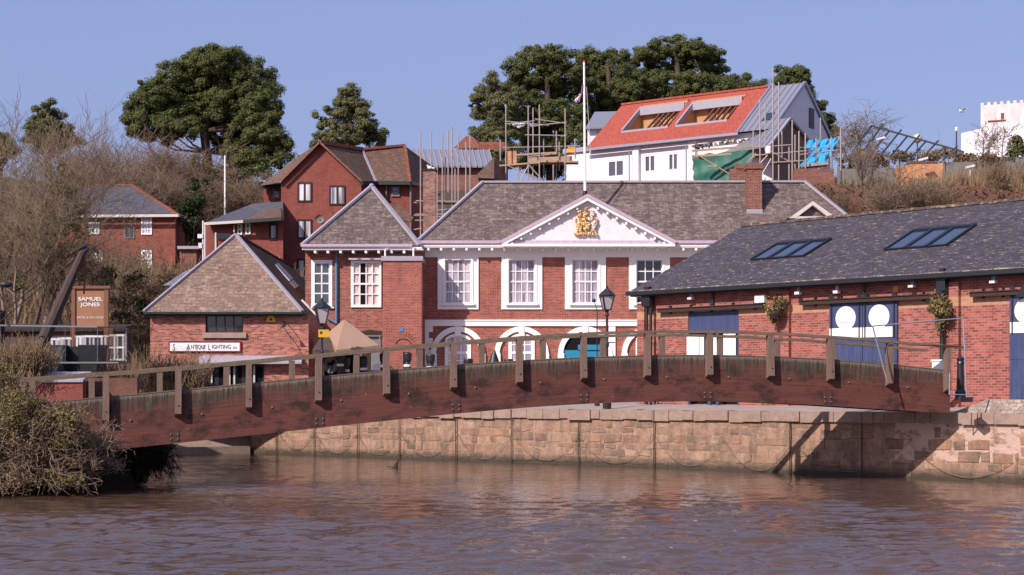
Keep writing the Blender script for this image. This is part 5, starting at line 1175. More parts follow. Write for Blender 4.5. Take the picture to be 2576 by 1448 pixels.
# slip: signal post
SPf = Fr(PX(511, 90), 90, 8.0); mb = MB(); mb.tube((0, 0, 0), (0, 0, PZ(556, 90) - 8), .05, n=6); mb.box(-.3, 0, -.1, .1, PZ(600, 90) - 8, PZ(590, 90) - 8); mb.box(-.25, -.05, -.1, .1, PZ(625, 90) - 8, PZ(612, 90) - 8)
solo('utility_post', mb, m['white_d'], 'slim pale post with small boxes at the left end of the low slate roofed house', 'pole', SPf)
mb = MB(); fr = Fr(PX(543, 88), 88, 7.2); mb.m = 0; mb.tube((0, 0, 0), (0, 0, PZ(586, 88) - 7.2), .06, n=6); mb.m = 1; mb.box(.05, .75, -.1, .1, PZ(602, 88) - 7.2, PZ(588, 88) - 7.2)
solo('sign_post', mb, [m['ivory'], m['black']], 'pale post with a small black sign above the left slope of the shop roof', 'sign', fr)
fr = Fr(PX(566, 118), 118, 12); mb = MB(); mb.tube((0, 0, 0), (0, 0, PZ(392, 118) - 12), .085, .06, 8); solo('white_pole', mb, m['white'], 'tall thin white pole in front of the bare trees left of the gabled brick house', 'pole', fr)

# ------------------------------------------------------------------ houses on the slope
class H:
    """house whose parts are polygons placed by distance"""
    def __init__(s, name, label, u, v, D, cat='house'):
        s.fr = Fr(*P(u, v, D)); s.e = thing(name, label, cat, s.fr)
    def q(s, *pts): return [P(*p) - s.fr.o for p in pts]
    def part(s, name, polys, mat, parent=None):
        mb = MB()
        for k, p in enumerate(polys): mb.face(s.q(*p))
        return mb.build(name, mat, parent or s.e)
    def slab(s, name, poly, mat, th=(0, 0, -.12), parent=None):
        a = s.q(*poly); mb = MB(); mb.solid(a, [p + Vector(th) for p in a]); return mb.build(name, mat, parent or s.e, fix=True)
    def win(s, u0, v0, u1, v1, D, nx, nz, fm, pm, **k):
        fr = Fr(s.fr.o.x, D, s.fr.o.z); r = fr.rect(u0, v0, u1, v1); off = D - s.fr.o.y
        return sash(s.e, r[0], r[1], r[2], r[3], off, nx, nz, fm, pm, **k)
# villa on the left
A1 = H('brick_villa', 'red brick villa with grey hipped slate roof behind the bare trees at the left', 330, 700, 110)
A1.part('wall', [((150, 720, 110), (441, 720, 110), (441, 541, 110), (150, 541, 110)), ((441, 720, 110), (466, 700, 116), (466, 546, 116), (441, 541, 110)), ((150, 541, 110), (150, 541, 121), (150, 720, 121), (150, 720, 110))], m['brick_bg2'])
rf = A1.part('roof', [((140, 543, 109.5), (449, 541, 109.5), (331, 466, 114), (214, 466, 114)), ((449, 541, 109.5), (470, 546, 118), (331, 466, 114))], m['slate_bg'])
mb = MB(); q = A1.q((449, 541, 109.4), (331, 466, 113.9), (214, 466, 113.9)); mb.bar(q[0], q[1], .2, .12); mb.bar(q[1], q[2], .2, .12); mb.build('ridge_tiles', m['tile_old'], rf, fix=True)
mb = MB(); q = A1.q((140, 545, 109.3), (449, 543, 109.3), (470, 549, 117.8)); mb.bar(q[0], q[1], .15, .18); mb.bar(q[1], q[2], .12, .14); mb.build('gutter', m['ivory'], A1.e, fix=True)
for u0, v0, u1, v1 in ((355, 543, 382, 591), (355, 630, 382, 675), (222, 560, 250, 590), (222, 630, 258, 663)): A1.win(u0, v0, u1, v1, 109.93, 3, 4, m['white'], m['p_white'], fw=.1, bw=.06, meet=2, depth=.06, rec=.05)
A1.win(312, 565, 338, 600, 109.93, 2, 1, m['greycl'], m['p_dark'], fw=.08, bw=.05, depth=.06, rec=.05)
mb = MB(); q = A1.q((452, 548, 112.5), (452, 700, 112.5)); mb.tube(q[0], q[1], .06, n=6); mb.build('downpipe', m['greycl'], A1.e)
A2 = H('porch_block', 'small dark flat roofed block at the right side of the grey roofed villa', 478, 690, 108, 'building')
q = A2.fr.rect(452, 628, 494, 690); mb = MB(); mb.box(q[0], q[1], 0, 3, 0, q[3]); mb.build('wall', m['brick_dk'], A2.e); mb = MB(); mb.box(q[0] - .1, q[1] + .25, -.3, 3.2, q[3] + .001, q[3] + .2); mb.build('flat_roof', m['lead'], A2.e)
# low slate roofed house left of the gabled one
B1 = H('low_brick_house', 'two storey brick house with low grey slate roof between villa and gabled house', 600, 640, 97)
B1.part('wall', [((527, 680, 97), (712, 680, 97), (712, 556, 97), (527, 561, 97)), ((527, 561, 97), (518, 560, 103), (518, 680, 103), (527, 680, 97))], m['brick_bg'])
B1.slab('roof', [(513, 562, 96.4), (712, 549, 96.4), (712, 508, 100), (640, 512, 101), (608, 524, 101)], m['slate_bg'])
B1.slab('hipped_roof', [(612, 556, 96.2), (708, 548, 96.0), (706, 522, 98.5), (666, 529, 98.5)], m['tile_bg'])
mb = MB(); q = B1.q((513, 564, 96.1), (612, 558, 96.1), (709, 551, 95.9)); mb.bar(q[0], q[1], .14, .16); mb.build('gutter', m['ivory'], B1.e, fix=True); mb = MB(); mb.bar(q[1], q[2], .16, .2); mb.box(q[2].x - .05, q[2].x + .1, q[2].y, q[2].y + .2, q[2].z - .1, q[2].z + .5); mb.build('dark_gutter', m['dkgreen'], B1.e, fix=True)
for u0, v0, u1, v1 in ((597, 563, 609, 592), (617, 562, 630, 591)): B1.win(u0, v0, u1, v1, 96.93, 1, 2, m['white'], m['p_dark'], fw=.09, bw=.08, depth=.06, rec=.05)
B1.win(677, 563, 698, 604, 96.93, 1, 1, m['wood_dk'], m['p_white'], fw=.12, depth=.06, rec=.05)
mb = MB(); q = B1.q((516, 562, 96.3), (516, 660, 96.3), (589, 566, 96.8), (589, 612, 96.8)); mb.tube(q[0], q[1], .06, n=6); mb.tube(q[2], q[3], .05, n=6); mb.build('downpipe', m['ivory'], B1.e)
mb = MB(); q = B1.q((668, 650, 96.5), (704, 648, 96.5), (704, 664, 96.5), (676, 664, 96.5)); mb.solid(q, [p + Vector((0, .6, 0)) for p in q]); mb.build('porch_canopy', m['white_d'], B1.e, fix=True)
# gabled house
G = H('gabled_house', 'tall red brick house with a pointed gable and brown tiled roofs in the centre left', 800, 720, 100)
G.part('wall', [((707, 720, 100), (909, 720, 100), (909, 456, 100), (806, 362, 100), (707, 454, 100)), ((707, 454, 100), (707, 454, 110), (707, 720, 110), (707, 720, 100)), ((909, 720, 100), (946, 720, 103), (946, 456, 103), (909, 456, 100)),
               ((925, 720, 102.5), (1031, 720, 102.5), (1031, 455, 102.5), (925, 455, 102.5)), ((1031, 720, 102.5), (1095, 720, 112), (1095, 468, 112), (1031, 455, 102.5)), ((664, 720, 103), (710, 720, 103), (710, 470, 103), (664, 470, 103))], m['brick_bg'])
rf = G.part('roof', [((804, 359, 99.7), (911, 377, 103.5), (947, 458, 102.2), (911, 459, 99.7)), ((911, 376, 103.6), (1018, 367, 104.6), (1031, 459, 102), (947, 459, 102)), ((1018, 367, 104.6), (1095, 424, 112), (1100, 470, 112), (1031, 459, 102)),
                 ((806, 358, 99.7), (700, 460, 99.7), (651, 469, 102.5), (762, 386, 106)), ((806, 358, 99.6), (911, 376, 103.6), (911, 376, 106), (762, 386, 107))], m['tile_bg'])
mb = MB(); q = G.q((804, 358, 99.6), (911, 376, 103.4), (1018, 366, 104.5), (1031, 459, 101.9), (947, 459, 102), (705, 457, 99.6), (912, 459, 99.6))
mb.bar(q[0], q[1], .22, .22); mb.bar(q[1], q[2], .2, .15); mb.bar(q[2], q[3], .2, .14); mb.build('ridge_tiles', m['tile_old'], rf, fix=True); mb = MB(); mb.bar(q[1], q[4], .14, .1); mb.build('lead_valley', m['lead'], rf, fix=True)
mb = MB(); mb.bar(q[0], q[5], .1, .12); mb.bar(q[0], q[6], .1, .12); mb.build('verge', m['brick_dk'], rf, fix=True)
mb = MB(); q = G.q((909, 461, 99.5), (947, 461, 102), (1033, 461, 101.8), (1100, 473, 111.8), (651, 472, 102.3), (706, 468, 102.3)); mb.bar(q[0], q[1], .2, .24); mb.bar(q[1], q[2], .2, .24); mb.bar(q[2], q[3], .15, .2); mb.build('gutter', m['dkgreen'], G.e, fix=True); mb = MB(); mb.bar(q[4], q[5], .2, .24); mb.build('gutter', m['dkgreen'], G.e, fix=True)
for u0, v0, u1, v1, D, pm in ((748, 459, 784, 508, 99.93, 'p_white'), (828, 467, 868, 516, 99.93, 'p_white'), (748, 552, 784, 601, 99.93, 'p_white'), (748, 652, 784, 700, 99.93, 'p_white')):
    G.win(u0, v0, u1, v1, D, 2, 1, m['wood_dk'], m[pm], fw=.085, bw=.10, depth=.06, rec=.05)
G.win(685, 474, 705, 500, 102.9, 1, 2, m['greycl'], m['p_blue'], fw=.1, bw=.05, depth=.06, rec=.05); G.win(984, 468, 1005, 495, 102.4, 1, 2, m['greycl'], m['p_blue'], fw=.1, bw=.05, depth=.06, rec=.05)
mb = MB(); q = G.q((1033, 462, 102.2), (1033, 600, 102.2), (972, 462, 102.3), (972, 500, 102.3)); mb.tube(q[0], q[1], .06, n=6); mb.tube(q[2], q[3], .05, n=6); mb.build('downpipe', m['grey'], G.e)
G.slab('bay_roof', [(980, 512, 99.5), (1000, 512, 100), (1040, 548, 97.5), (1035, 556, 97.3), (985, 552, 97)], m['tile_bg'])
mb = MB(); q = G.q((804, 552, 99.6))[0]; mb.lathe([(0, 0), (.14, .02), (.25, .09), (.27, .12)], (0, 0, 0), 16); mb.v = [(q.x + x * 1.05, q.y - z + .1, q.z + y) for x, y, z in mb.v]; mb.tube(q, q + Vector((.12, .35, -.35)), .03, n=6); mb.build('satellite_dish', m['greycl'], G.e)
# buildings behind the gabled house
C1 = H('metal_roofed_building', 'long building with a grey standing seam metal roof behind the scaffolding', 1140, 470, 118, 'building')
C1.part('wall', [((1040, 480, 118), (1240, 480, 118), (1240, 416, 118), (1040, 416, 118)), ((1240, 480, 118), (1250, 480, 126), (1250, 416, 126), (1240, 416, 118))], m['brick_dk'])
rf = C1.slab('roof', [(1040, 418, 117.5), (1242, 418, 117.5), (1232, 378, 122), (1030, 375, 122)], m['metal_roof']); mb = MB()
for k in range(15): a, b = C1.q((1045 + k * 14, 417.8, 117.4), (1034 + k * 14, 376, 121.9)); mb.bar(a, b, .05, .08)
mb.build('seams', m['lead'], rf, fix=True)
C2 = H('red_roofed_house', 'far house with an old red hipped roof beside the big pines', 1172, 385, 135); C2.part('wall', [((1150, 400, 135), (1205, 400, 135), (1205, 372, 135), (1150, 372, 135))], m['brick_bg2']); C2.part('roof', [((1140, 374, 134.5), (1214, 374, 134.5), (1190, 345, 138), (1172, 343, 138)), ((1214, 374, 134.5), (1230, 374, 142), (1190, 345, 138))], m['tile_old'])
C3 = H('tiled_gable_house', 'small house with a brown tiled roof corner rising behind the Custom house roof', 1230, 460, 102)
C3.part('roof', [((1192, 448, 101), (1243, 450, 101), (1243, 400, 104), (1238, 401, 104)), ((1243, 450, 101), (1275, 452, 106), (1272, 410, 107), (1243, 400, 104))], m['tile_bg']); C3.part('wall', [((1200, 480, 101.5), (1243, 480, 101.5), (1243, 449, 101.5), (1200, 447, 101.5)), ((1243, 480, 101.5), (1278, 480, 106), (1278, 420, 106), (1243, 420, 101.5))], m['brick_dk'])
C4 = H('distant_shed', 'far pinkish low block showing above the red roofed house beside the pines', 1170, 380, 128, 'building'); C4.part('wall', [((1205, 378, 128), (1270, 378, 128), (1270, 364, 128), (1205, 364, 128)), ((1205, 364, 128), (1270, 364, 128), (1268, 358, 131), (1207, 358, 131))], m['tile_old'])
# tall chimney between the roofs
TC = Fr(PX(1080, 84), 84, 8.5); tc = thing('tall_chimney', 'tall weathered brick chimney stack between the two slate roofs', 'chimney', TC); q = TC.rect(1064, 430, 1096, 600); mb = MB(); mb.box(q[0], q[1], 0, .75, 0, q[3]); mb.build('stack', m['brick_stack'], tc)
mb = MB(); mb.box(q[0] - .05, q[1] + .05, -.05, .8, q[3] + .001, q[3] + .1); mb.build('cap', m['wood_dk'], tc); mb = MB(); mb.ball((0, .3, q[3] + .2), .1, 8, (1.2, .8, .9)); mb.ball((-.1, .3, q[3] + .3), .055, 6); mb.bar((.08, .3, q[3] + .2), (.26, .3, q[3] + .17), .06)
solo('gull', mb, m['white'], 'white gull resting on the tall chimney stack', 'bird', TC)

# ------------------------------------------------------------------ white house with red roof
WH = Fr(5.56, 120, 16.4, -35.5); wh2 = thing('white_house', 'white rendered house with bright red tiled roof and two big open roof recesses', 'house', WH)
ez = 21.05 - WH.o.z; eo = 0.0; hh = 5.24; rz = 25.1 - WH.o.z
nrm = Vector((1, 0, 0)).cross(Vector((0, hh, rz - ez)))
def onr(u, v): return WH.rp(u, v, (0, 0, ez), nrm)
sl = math.hypot(hh, rz - ez); upv = Vector((0, hh / sl, (rz - ez) / sl))
def rc(u, v): p = onr(u, v); return p.x, (p.y) / upv.y
x0 = 0.0; x1 = onr(1855, 334).x; holes_ = []
for bl, br, tl, tr in (((1561, 334), (1681, 320), (1618, 271), (1728, 261)), ((1696, 318), (1826, 305), (1752, 257), (1876, 246))):
    a, b, c_, d = rc(*bl), rc(*br), rc(*tl), rc(*tr); holes_.append(((a[0] + c_[0]) / 2, (b[0] + d[0]) / 2, (a[1] + b[1]) / 2, (c_[1] + d[1]) / 2))
fn = lambda s, t: Vector((s, 0, ez)) + upv * t
mb = MB(); mb.holes(x0, x1, 0, sl, holes_, fn, .12, (0, .4, -.9)); mb.face([(x1, 2 * hh, ez), (x0, 2 * hh, ez), (x0, hh, rz), (x1, hh, rz)]); rf = mb.build('roof', m['tile_red'], wh2)
mb = MB(); mb.bar((x0, hh, rz + .04), (x1, hh, rz + .04), .3, .14); mb.build('ridge_tiles', m['tile_red'], rf, fix=True)
xe = x1 + WH.rp(2023, 222, (0, hh, 0), (0, 1, 0)).x * 0 ; xr = WH.rp(2023, 223, (0, hh, 0), (0, 1, 0)).x
mb = MB(); g1 = fn(x1 + .3, -.3)
mb.face([fn(x1 + .02, 0), fn(xr, 0), fn(xr, sl), fn(x1 + .02, sl)]); mb.face([(xr, 2 * hh, ez), (x1, 2 * hh, ez), (x1, hh, rz), (xr, hh, rz)]); mr = mb.build('metal_roof', m['metal_roof'], wh2)
mb = MB(); k = x1 + .35
while k < xr: mb.bar(fn(k, 0) + Vector((0, 0, .03)), fn(k, sl) + Vector((0, 0, .03)), .05, .06); k += .5
mb.bar(fn(x1, -.1) + Vector((0, 0, .05)), fn(x1, sl) + Vector((0, 0, .05)), .16, .12); mb.bar(fn(xr + .05, -.1), fn(xr + .05, sl), .2, .22); mb.bar((xr + .05, hh, rz), (xr + .05, 2 * hh + .2, ez - .1), .2, .22); mb.build('seams', m['galv'], mr, fix=True)
mb = MB(); mb.m = 0; 
for h in holes_:
    a0, a1, t0, t1 = h; P0 = fn(a0, t0); P1 = fn(a1, t1); 
    mb.m = 0; mb.face([(a0 + .01, P0.y + 2.9, P0.z - .2), (a1 - .01, P0.y + 2.9, P0.z - .2), (a1 - .01, P0.y + 2.9, P1.z + .2), (a0 + .01, P0.y + 2.9, P1.z + .2)])      # timber back wall
    mb.face([(a0 - .05, P0.y, P0.z - .2), (a1 + .05, P0.y, P0.z - .2), (a1 + .05, P0.y + 3, P0.z - .2), (a0 - .05, P0.y + 3, P0.z - .2)])
    mb.face([(a0 - .01, P0.y, P0.z - .2), (a0 - .01, P0.y + 3, P0.z - .2), (a0 - .01, P0.y + 3, P1.z + .3), (a0 - .01, P1.y + .3, P1.z + .3)])
    mb.face([(a1 + .01, P0.y, P0.z - .2), (a1 + .01, P0.y + 3, P0.z - .2), (a1 + .01, P0.y + 3, P1.z + .3), (a1 + .01, P1.y + .3, P1.z + .3)])
mb.build('recess_lining', m['ply'], rf)
mb = MB()
for h in holes_:
    a0, a1, t0, t1 = h; P0, P1 = fn(a0, t0), fn(a1, t1)
    for k in range(6): xx = a0 + (a1 - a0) * (.45 + k * .11); mb.bar((xx, P0.y + .6, P0.z + .1), (xx, P1.y + 1.0, P1.z + .25), .09, .16)
    mb.box(a0 + (a1 - a0) * .28, a0 + (a1 - a0) * .42, P0.y + 2.8, P0.y + 2.89, P0.z - .2, P0.z + 1.5)
mb.build('rafters', m['brown2'], rf, fix=True)
mb = MB()
for h in holes_:
    a0, a1, t0, t1 = h; f1 = lambda s, t, k: fn(s, t) - Vector((0, upv.z, -upv.y)) * -k
    q0 = fn(a0, t1); mb.box(a0 + .05, a1 - .05, q0.y - .42, q0.y - .3, q0.z - .62, q0.z + .0); mb.bar(fn(a0 + .04, t0), fn(a0 + .04, t1), .14, .34); mb.bar(fn(a0, t0 + .02), fn(a1, t0 + .02), .2, .14)
mb.build('recess_fascia', m['lead'], rf, fix=True)
mb = MB(); mb.bar((x0 - .1, -.1, ez - .12), (x1 + .1, -.1, ez - .12), .16, .18); mb.build('gutter', m['galv'], wh2, fix=True)
wy = .55; vz = lambda u, v, n=wy: WH.uv(u, v, n)
ww = [(1528, 403, 1570, 446), (1620, 390, 1649, 434), (1680, 385, 1706, 430)]; hs = [WH.rect(*w, wy) for w in ww]
mb = MB(); mb.holes(x0 - .01, xr, -3, ez - .02, hs, lambda x, z: Vector((x, wy, z)), .15); mb.face([(xr, wy, -3), (xr, 2 * hh - .3, -3), (xr, 2 * hh - .3, ez), (xr, hh, rz - .12), (xr, wy, ez + .3)]); mb.face([(x0, wy, -3), (x0, wy, ez), (x0, hh, rz - .1), (x0, 2 * hh, ez), (x0, 2 * hh, -3)]); mb.build('wall', m['render'], wh2)
for i, h in enumerate(hs): sash(wh2, h[0], h[1], h[2], h[3], wy + .02, 2, 1, m['white_d'], m['p_blue'], fw=.12, bw=.12, depth=.1, rec=.08, sill=None)
mb = MB()
for u0, u1 in ((1597, 1612), (1738, 1754)): a, b = vz(u0, 400)[0], vz(u1, 400)[0]; mb.box(a, b, wy - .35, wy - .002, -3, ez - .25)
mb.build('pier', m['render'], wh2)
q = WH.rp(2040, 292, (xr, 0, 0), (1, 0, 0)); mb = MB(); mb.box(xr + .001, xr + .06, q.y - .35, q.y + .45, q.z - .9, q.z + .55); mb.build('gable_window', m['black'], wh2)
mb = MB(); a, b = rc(1918, 305), rc(1950, 285); p = [fn(a[0], a[1]), fn(b[0], a[1]), fn(b[0], b[1]), fn(a[0], b[1])]; mb.solid([v + Vector((0, -.06, .06)) for v in p], [v for v in p]); mb.build('roof_window', m['p_sky'], mr, fix=True)
mb = MB()
for u in (1590, 1733): x = vz(u, 400)[0]; mb.tube((x, wy - .4, ez - .1), (x, wy - .4, -3), .05, n=6)
mb.build('downpipe', m['galv'], wh2)
# flat wing at its left and small block behind
q = WH.rect(1425, 385, 1474, 460, .8); mb = MB(); mb.m = 0; mb.box(q[0], -.02, .8, 5, -3, q[3]); mb.m = 1; mb.box(q[0] - .2, -.0, .6, 5.2, q[3] + .001, q[3] + .35); mb.build('flat_wing', [m['render'], m['lead']], wh2)
W2_ = H('white_back_house', 'small white house with a grey metal roof peeping out left of the red roof', 1500, 400, 132); W2_.part('wall', [((1478, 420, 132), (1560, 420, 132), (1560, 318, 132), (1478, 320, 132))], m['render']); W2_.slab('roof', [(1473, 322, 131.5), (1570, 318, 131.5), (1580, 280, 136), (1496, 282, 136)], m['metal_roof'])
W2_.win(1502, 332, 1514, 350, 131.9, 1, 1, m['lead'], m['p_blue'], fw=.08, depth=.06, rec=.04)
# front wing with plywood gable
X1 = H('gable_extension', 'unfinished gabled extension clad in plywood in front of the white house', 1985, 440, 110, 'building')
X1.part('gable_wall', [((1942, 470, 108), (2032, 470, 112), (2032, 350, 112), (1988, 302, 110), (1942, 362, 108))], m['plydk'])
X1.slab('metal_roof', [(1938, 366, 107.6), (1988, 298, 109.8), (1888, 305, 116.5), (1818, 384, 114)], m['metal_roof'], (0, 0, -.1)); X1.slab('right_roof', [(1988, 298, 109.8), (2036, 352, 112), (2038, 350, 114), (1990, 297, 113)], m['lead'], (0, 0, -.1))
mb = MB()
for k in range(9): t = k / 9; a, b = X1.q((1938 - 115 * t, 366 + 17 * t, 107.5 + 6.4 * t), (1988 - 98 * t, 298 + 7 * t, 109.7 + 6.7 * t)); mb.bar(a, b, .06, .09)
mb.build('seams', m['galv'], X1.e, fix=True)
mb = MB(); a = X1.q((1936, 368, 107.4), (1988, 299, 109.6), (2036, 354, 111.8)); mb.bar(a[0], a[1], .14, .16); mb.bar(a[1], a[2], .14, .16); mb.build('verge', m['lead'], X1.e, fix=True)

# ------------------------------------------------------------------ tarpaulins
def cloth(name, quad, nx, nz, amp, mat, label, cat, seed, holes=False):
    tl, tr, br, bl = [P(*q) for q in quad]; fr = Fr(*((bl + br) / 2)); mb = MB(); g = np.random.default_rng(seed); ph = g.random(8) * 6
    def pt(i, j):
        a, b = i / nx, j / nz; p = (tl * (1 - a) + tr * a) * (1 - b) + (bl * (1 - a) + br * a) * b
        f = math.sin(a * 17 + ph[0] + b * 3) + .7 * math.sin(a * 31 + ph[1] - b * 5) + .8 * math.sin(a * 7 + b * 9 + ph[2]); e = math.sin(b * 12 + ph[3] + a * 4) * .5
        ed = .05 * math.sin(a * 23 + ph[4]) * (1 if j in (0, nz) else 0) + (.04 * math.sin(b * 19 + ph[5]) if i in (0, nx) else 0)
        return p - fr.o + Vector((ed, -(f * .5 + e) * amp, ed))
    for i in range(nx):
        for j in range(nz): mb.face([pt(i, j + 1), pt(i + 1, j + 1), pt(i + 1, j), pt(i, j)])
    return solo(name, mb, mat, label, cat, fr, smooth=True), fr
gt, gf = cloth('tarpaulin', [(1742, 392, 106), (1897, 376, 104), (1880, 462, 104), (1745, 462, 106)], 40, 14, .07, m['tarpg'], 'wide dark green tarpaulin screening the scaffold in front of the white house', 'tarpaulin', 1)
fr = Fr(*P(1810, 455, 103.5)); mb = MB()
for a, b in (((1755, 390), (1842, 443)), ((1862, 430), (1902, 386)), ((1780, 419), (1805, 419))): a, b = P(*a, 103.6) - fr.o, P(*b, 103.4) - fr.o; mb.bar(a, b, .12, .06)
for a, b in (((1740, 380), (1900, 368)), ((1740, 394), (1840, 388))): a, b = P(*a, 103.8) - fr.o, P(*b, 103.8) - fr.o; mb.bar(a, b, .1, .14)
solo('timber_braces', mb, m['board'], 'sawn timber battens nailed across the green tarpaulin', 'batten', fr, fix=True)
cloth('tarpaulin', [(2030, 354, 106), (2068, 352, 106), (2060, 388, 105), (2028, 372, 105)], 12, 8, .12, m['tarpb'], 'upper left fold of bright blue tarpaulin beside the plywood gable', 'tarpaulin', 2)
cloth('tarpaulin', [(2062, 352, 105.8), (2112, 347, 105.8), (2090, 382, 104.6), (2040, 388, 104.6)], 18, 8, .14, m['tarpb'], 'bright blue tarpaulin draped over the top of the right scaffold', 'tarpaulin', 3)
cloth('tarpaulin', [(2044, 386, 104.5), (2096, 376, 104.5), (2076, 420, 103), (2010, 418, 103)], 18, 10, .14, m['tarpb'], 'lowest sheet of bright blue tarpaulin above the orange scaffold boards', 'tarpaulin', 4)
fr = Fr(*P(1780, 458, 104)); mb = MB(); g = random.Random(3)
for k in range(26):
    u = 1745 + k * 5.5; v = 372 - k * .8 + g.uniform(-5, 3); p = P(u, v, 105) - fr.o; s = g.uniform(.05, .18); mb.m = g.choice((0, 0, 1, 2, 3)); mb.bar(p - Vector((s, 0, 0)), p + Vector((s, .3, g.uniform(-.05, .1))), s, s * g.uniform(.6, 1.4))
solo('building_materials', mb, [m['white'], m['board'], m['greycl'], m['dkgreen']], 'clutter of pale building materials heaped along the top of the green tarpaulin', 'materials', fr, kind='stuff', fix=True)

# ------------------------------------------------------------------ scaffolds
def scaffold(label, poles, rails, boards, D, base_v, u_ref, r=.045):
    fr = Fr(*P(u_ref, base_v, D)); t = thing('scaffold', label, 'scaffold', fr)
    for k, (u, v0, v1, dd) in enumerate(poles):
        a, b = P(u, v0, D + dd) - fr.o, P(u, v1, D + dd) - fr.o; mb = MB(); mb.tube(b, a, r, n=6); mb.build('pole', m['scaf'], t)
    for (u0, v0, u1, v1, d0, d1) in rails:
        a, b = P(u0, v0, D + d0) - fr.o, P(u1, v1, D + d1) - fr.o; mb = MB(); mb.tube(a, b, r * .9, n=6); mb.build('tube', m['scaf'], t)
    for (u0, v0, u1, v1, dd, w, th) in boards:
        a, b = P(u0, v0, D + dd) - fr.o, P(u1, v1, D + dd) - fr.o; mb = MB(); mb.bar(a, b, w, th); mb.build('board', m['board'], t, fix=True)
    return t, fr
scaffold('tall bare scaffold poles standing behind the brick chimney stack', [(1058, 335, 620, 0), (1085, 330, 620, 3), (1100, 420, 600, 0), (1113, 337, 590, 0), (1127.6, 329, 590, 2), (1137.5, 319, 590, 4), (1153, 338, 590, 0), (1172, 358, 540, 2), (1182.7, 342, 560, 0), (1090, 440, 610, 1), (1120, 395, 560, 4), (1145, 425, 560, 5)],
         [(1046, 506, 1160, 508, 0, 0), (1044, 540, 1150, 540, 0, 0), (1044, 555, 1110, 556, 0, 0), (1100, 530, 1190, 520, 2, 2)], [(1042, 512, 1155, 512, .5, .8, .06), (1042, 544, 1070, 544, 1, .8, .06), (1098, 548, 1112, 548, 1, .8, .06), (1042, 580, 1062, 576, 1, .8, .06)], 92, 600, 1120, .042)
t, fr = scaffold('open scaffold tower with timber platforms in front of the big pines', [(1272.7, 263, 470, 0), (1329, 266, 470, 0), (1341, 272, 470, 3), (1357, 264, 470, 0), (1421.8, 274, 470, 0), (1399.8, 330, 470, 3), (1258.7, 352, 470, 2), (1446.8, 349, 400, 3), (1304, 420, 470, 0), (1392, 415, 470, 0), (1368, 350, 470, 4), (1407, 355, 430, 4)],
         [(1270, 313, 1345, 305, 0, 0), (1270, 306, 1380, 316, 3, 3), (1340, 318, 1425, 308, 0, 0), (1345, 300, 1425, 312, 3, 3), (1272, 415, 1360, 455, 0, 0), (1310, 455, 1330, 415, 0, 0), (1330, 415, 1370, 460, 0, 0), (1265, 372, 1460, 368, 2, 2), (1320, 340, 1425, 342, 3, 3), (1330, 395, 1400, 388, 1, 1)],
         [(1256, 420, 1358, 412, .5, 1.0, .10), (1335, 409, 1455, 410, 2, 1.0, .12), (1296, 392, 1400, 386, 3, .6, .12), (1330, 404, 1440, 400, 2.6, .1, .35)], 104, 470, 1350)
mb = MB(); p = P(1288, 396, 104.5) - fr.o; mb.box(p.x - .3, p.x + .3, p.y, p.y + .5, p.z - .45, p.z + .4); solo('brick_pallet', mb, m['brick_buff'], 'small stack of orange bricks on the scaffold tower platform', 'bricks', fr)
mb = MB(); g = random.Random(8)
for k in range(7): p = P(1296 + k * 3, 316 + g.uniform(-3, 3), 104.2) - fr.o; mb.ball(p, .12 + .05 * g.random(), 7, (1.2, .6, .9))
solo('white_sheet', mb, m['white_d'], 'white plastic sheet bunched on the upper rails of the scaffold tower', 'sheet', fr)
fb2 = Fr(*P(1436, 384, 112)); mb = MB(); mb.m = 0; mb.box(-.26, .26, 0, .4, 0, .22); mb.m = 1; mb.box(-.2, .28, .05, .4, .221, .42); solo('orange_crate', mb, [m['yellow'], m['orange']], 'orange and yellow crate on the flat roof left of the flagpole', 'crate', fb2)
scaffold('scaffold poles and platforms around the plywood gable at the right', [(1912, 253, 460, 0), (1925, 255, 380, 2), (1944.5, 174, 470, 0), (1959, 207, 460, 3), (1993, 303, 470, 0), (2000, 340, 470, 2), (1967, 330, 400, 2), (2010, 330, 470, -1), (2026, 336, 470, 0), (2053, 348, 470, 1), (2064, 297, 360, 6), (2091, 345, 470, 0), (2115, 318, 430, 3), (1895, 330, 395, 2), (1985, 370, 470, 3), (2078, 380, 440, 2)],
         [(1900, 392, 2030, 380, 0, 0), (1895, 372, 1990, 365, 0, 0), (2010, 390, 2110, 378, 0, 0), (2010, 372, 2092, 372, 1, 1), (1905, 420, 1932, 390, 0, 0), (1906, 458, 1940, 400, 0, 0), (1925, 372, 1990, 410, 1, 1), (2055, 425, 2095, 430, 0, 0), (1940, 410, 2030, 404, 0, 0)],
         [(1897, 394, 1944, 392, .5, .9, .12), (2018, 420, 2080, 414, .5, .9, .16), (1940, 412, 2010, 408, 1, .8, .08)], 101, 465, 2000)
fr = Fr(*P(1876, 388, 101)); mb = MB(); mb.lathe([(0, 0), (.16, 0), (.19, .05), (.19, .4), (.12, .5), (0, .5)], n=10); mb.v = [(x + (PX(1933, 101) - PX(1876, 101)), y, z) for x, y, z in mb.v]; solo('white_drum', mb, m['white'], 'small white drum on the scaffold platform above the brick chimney', 'drum', fr)

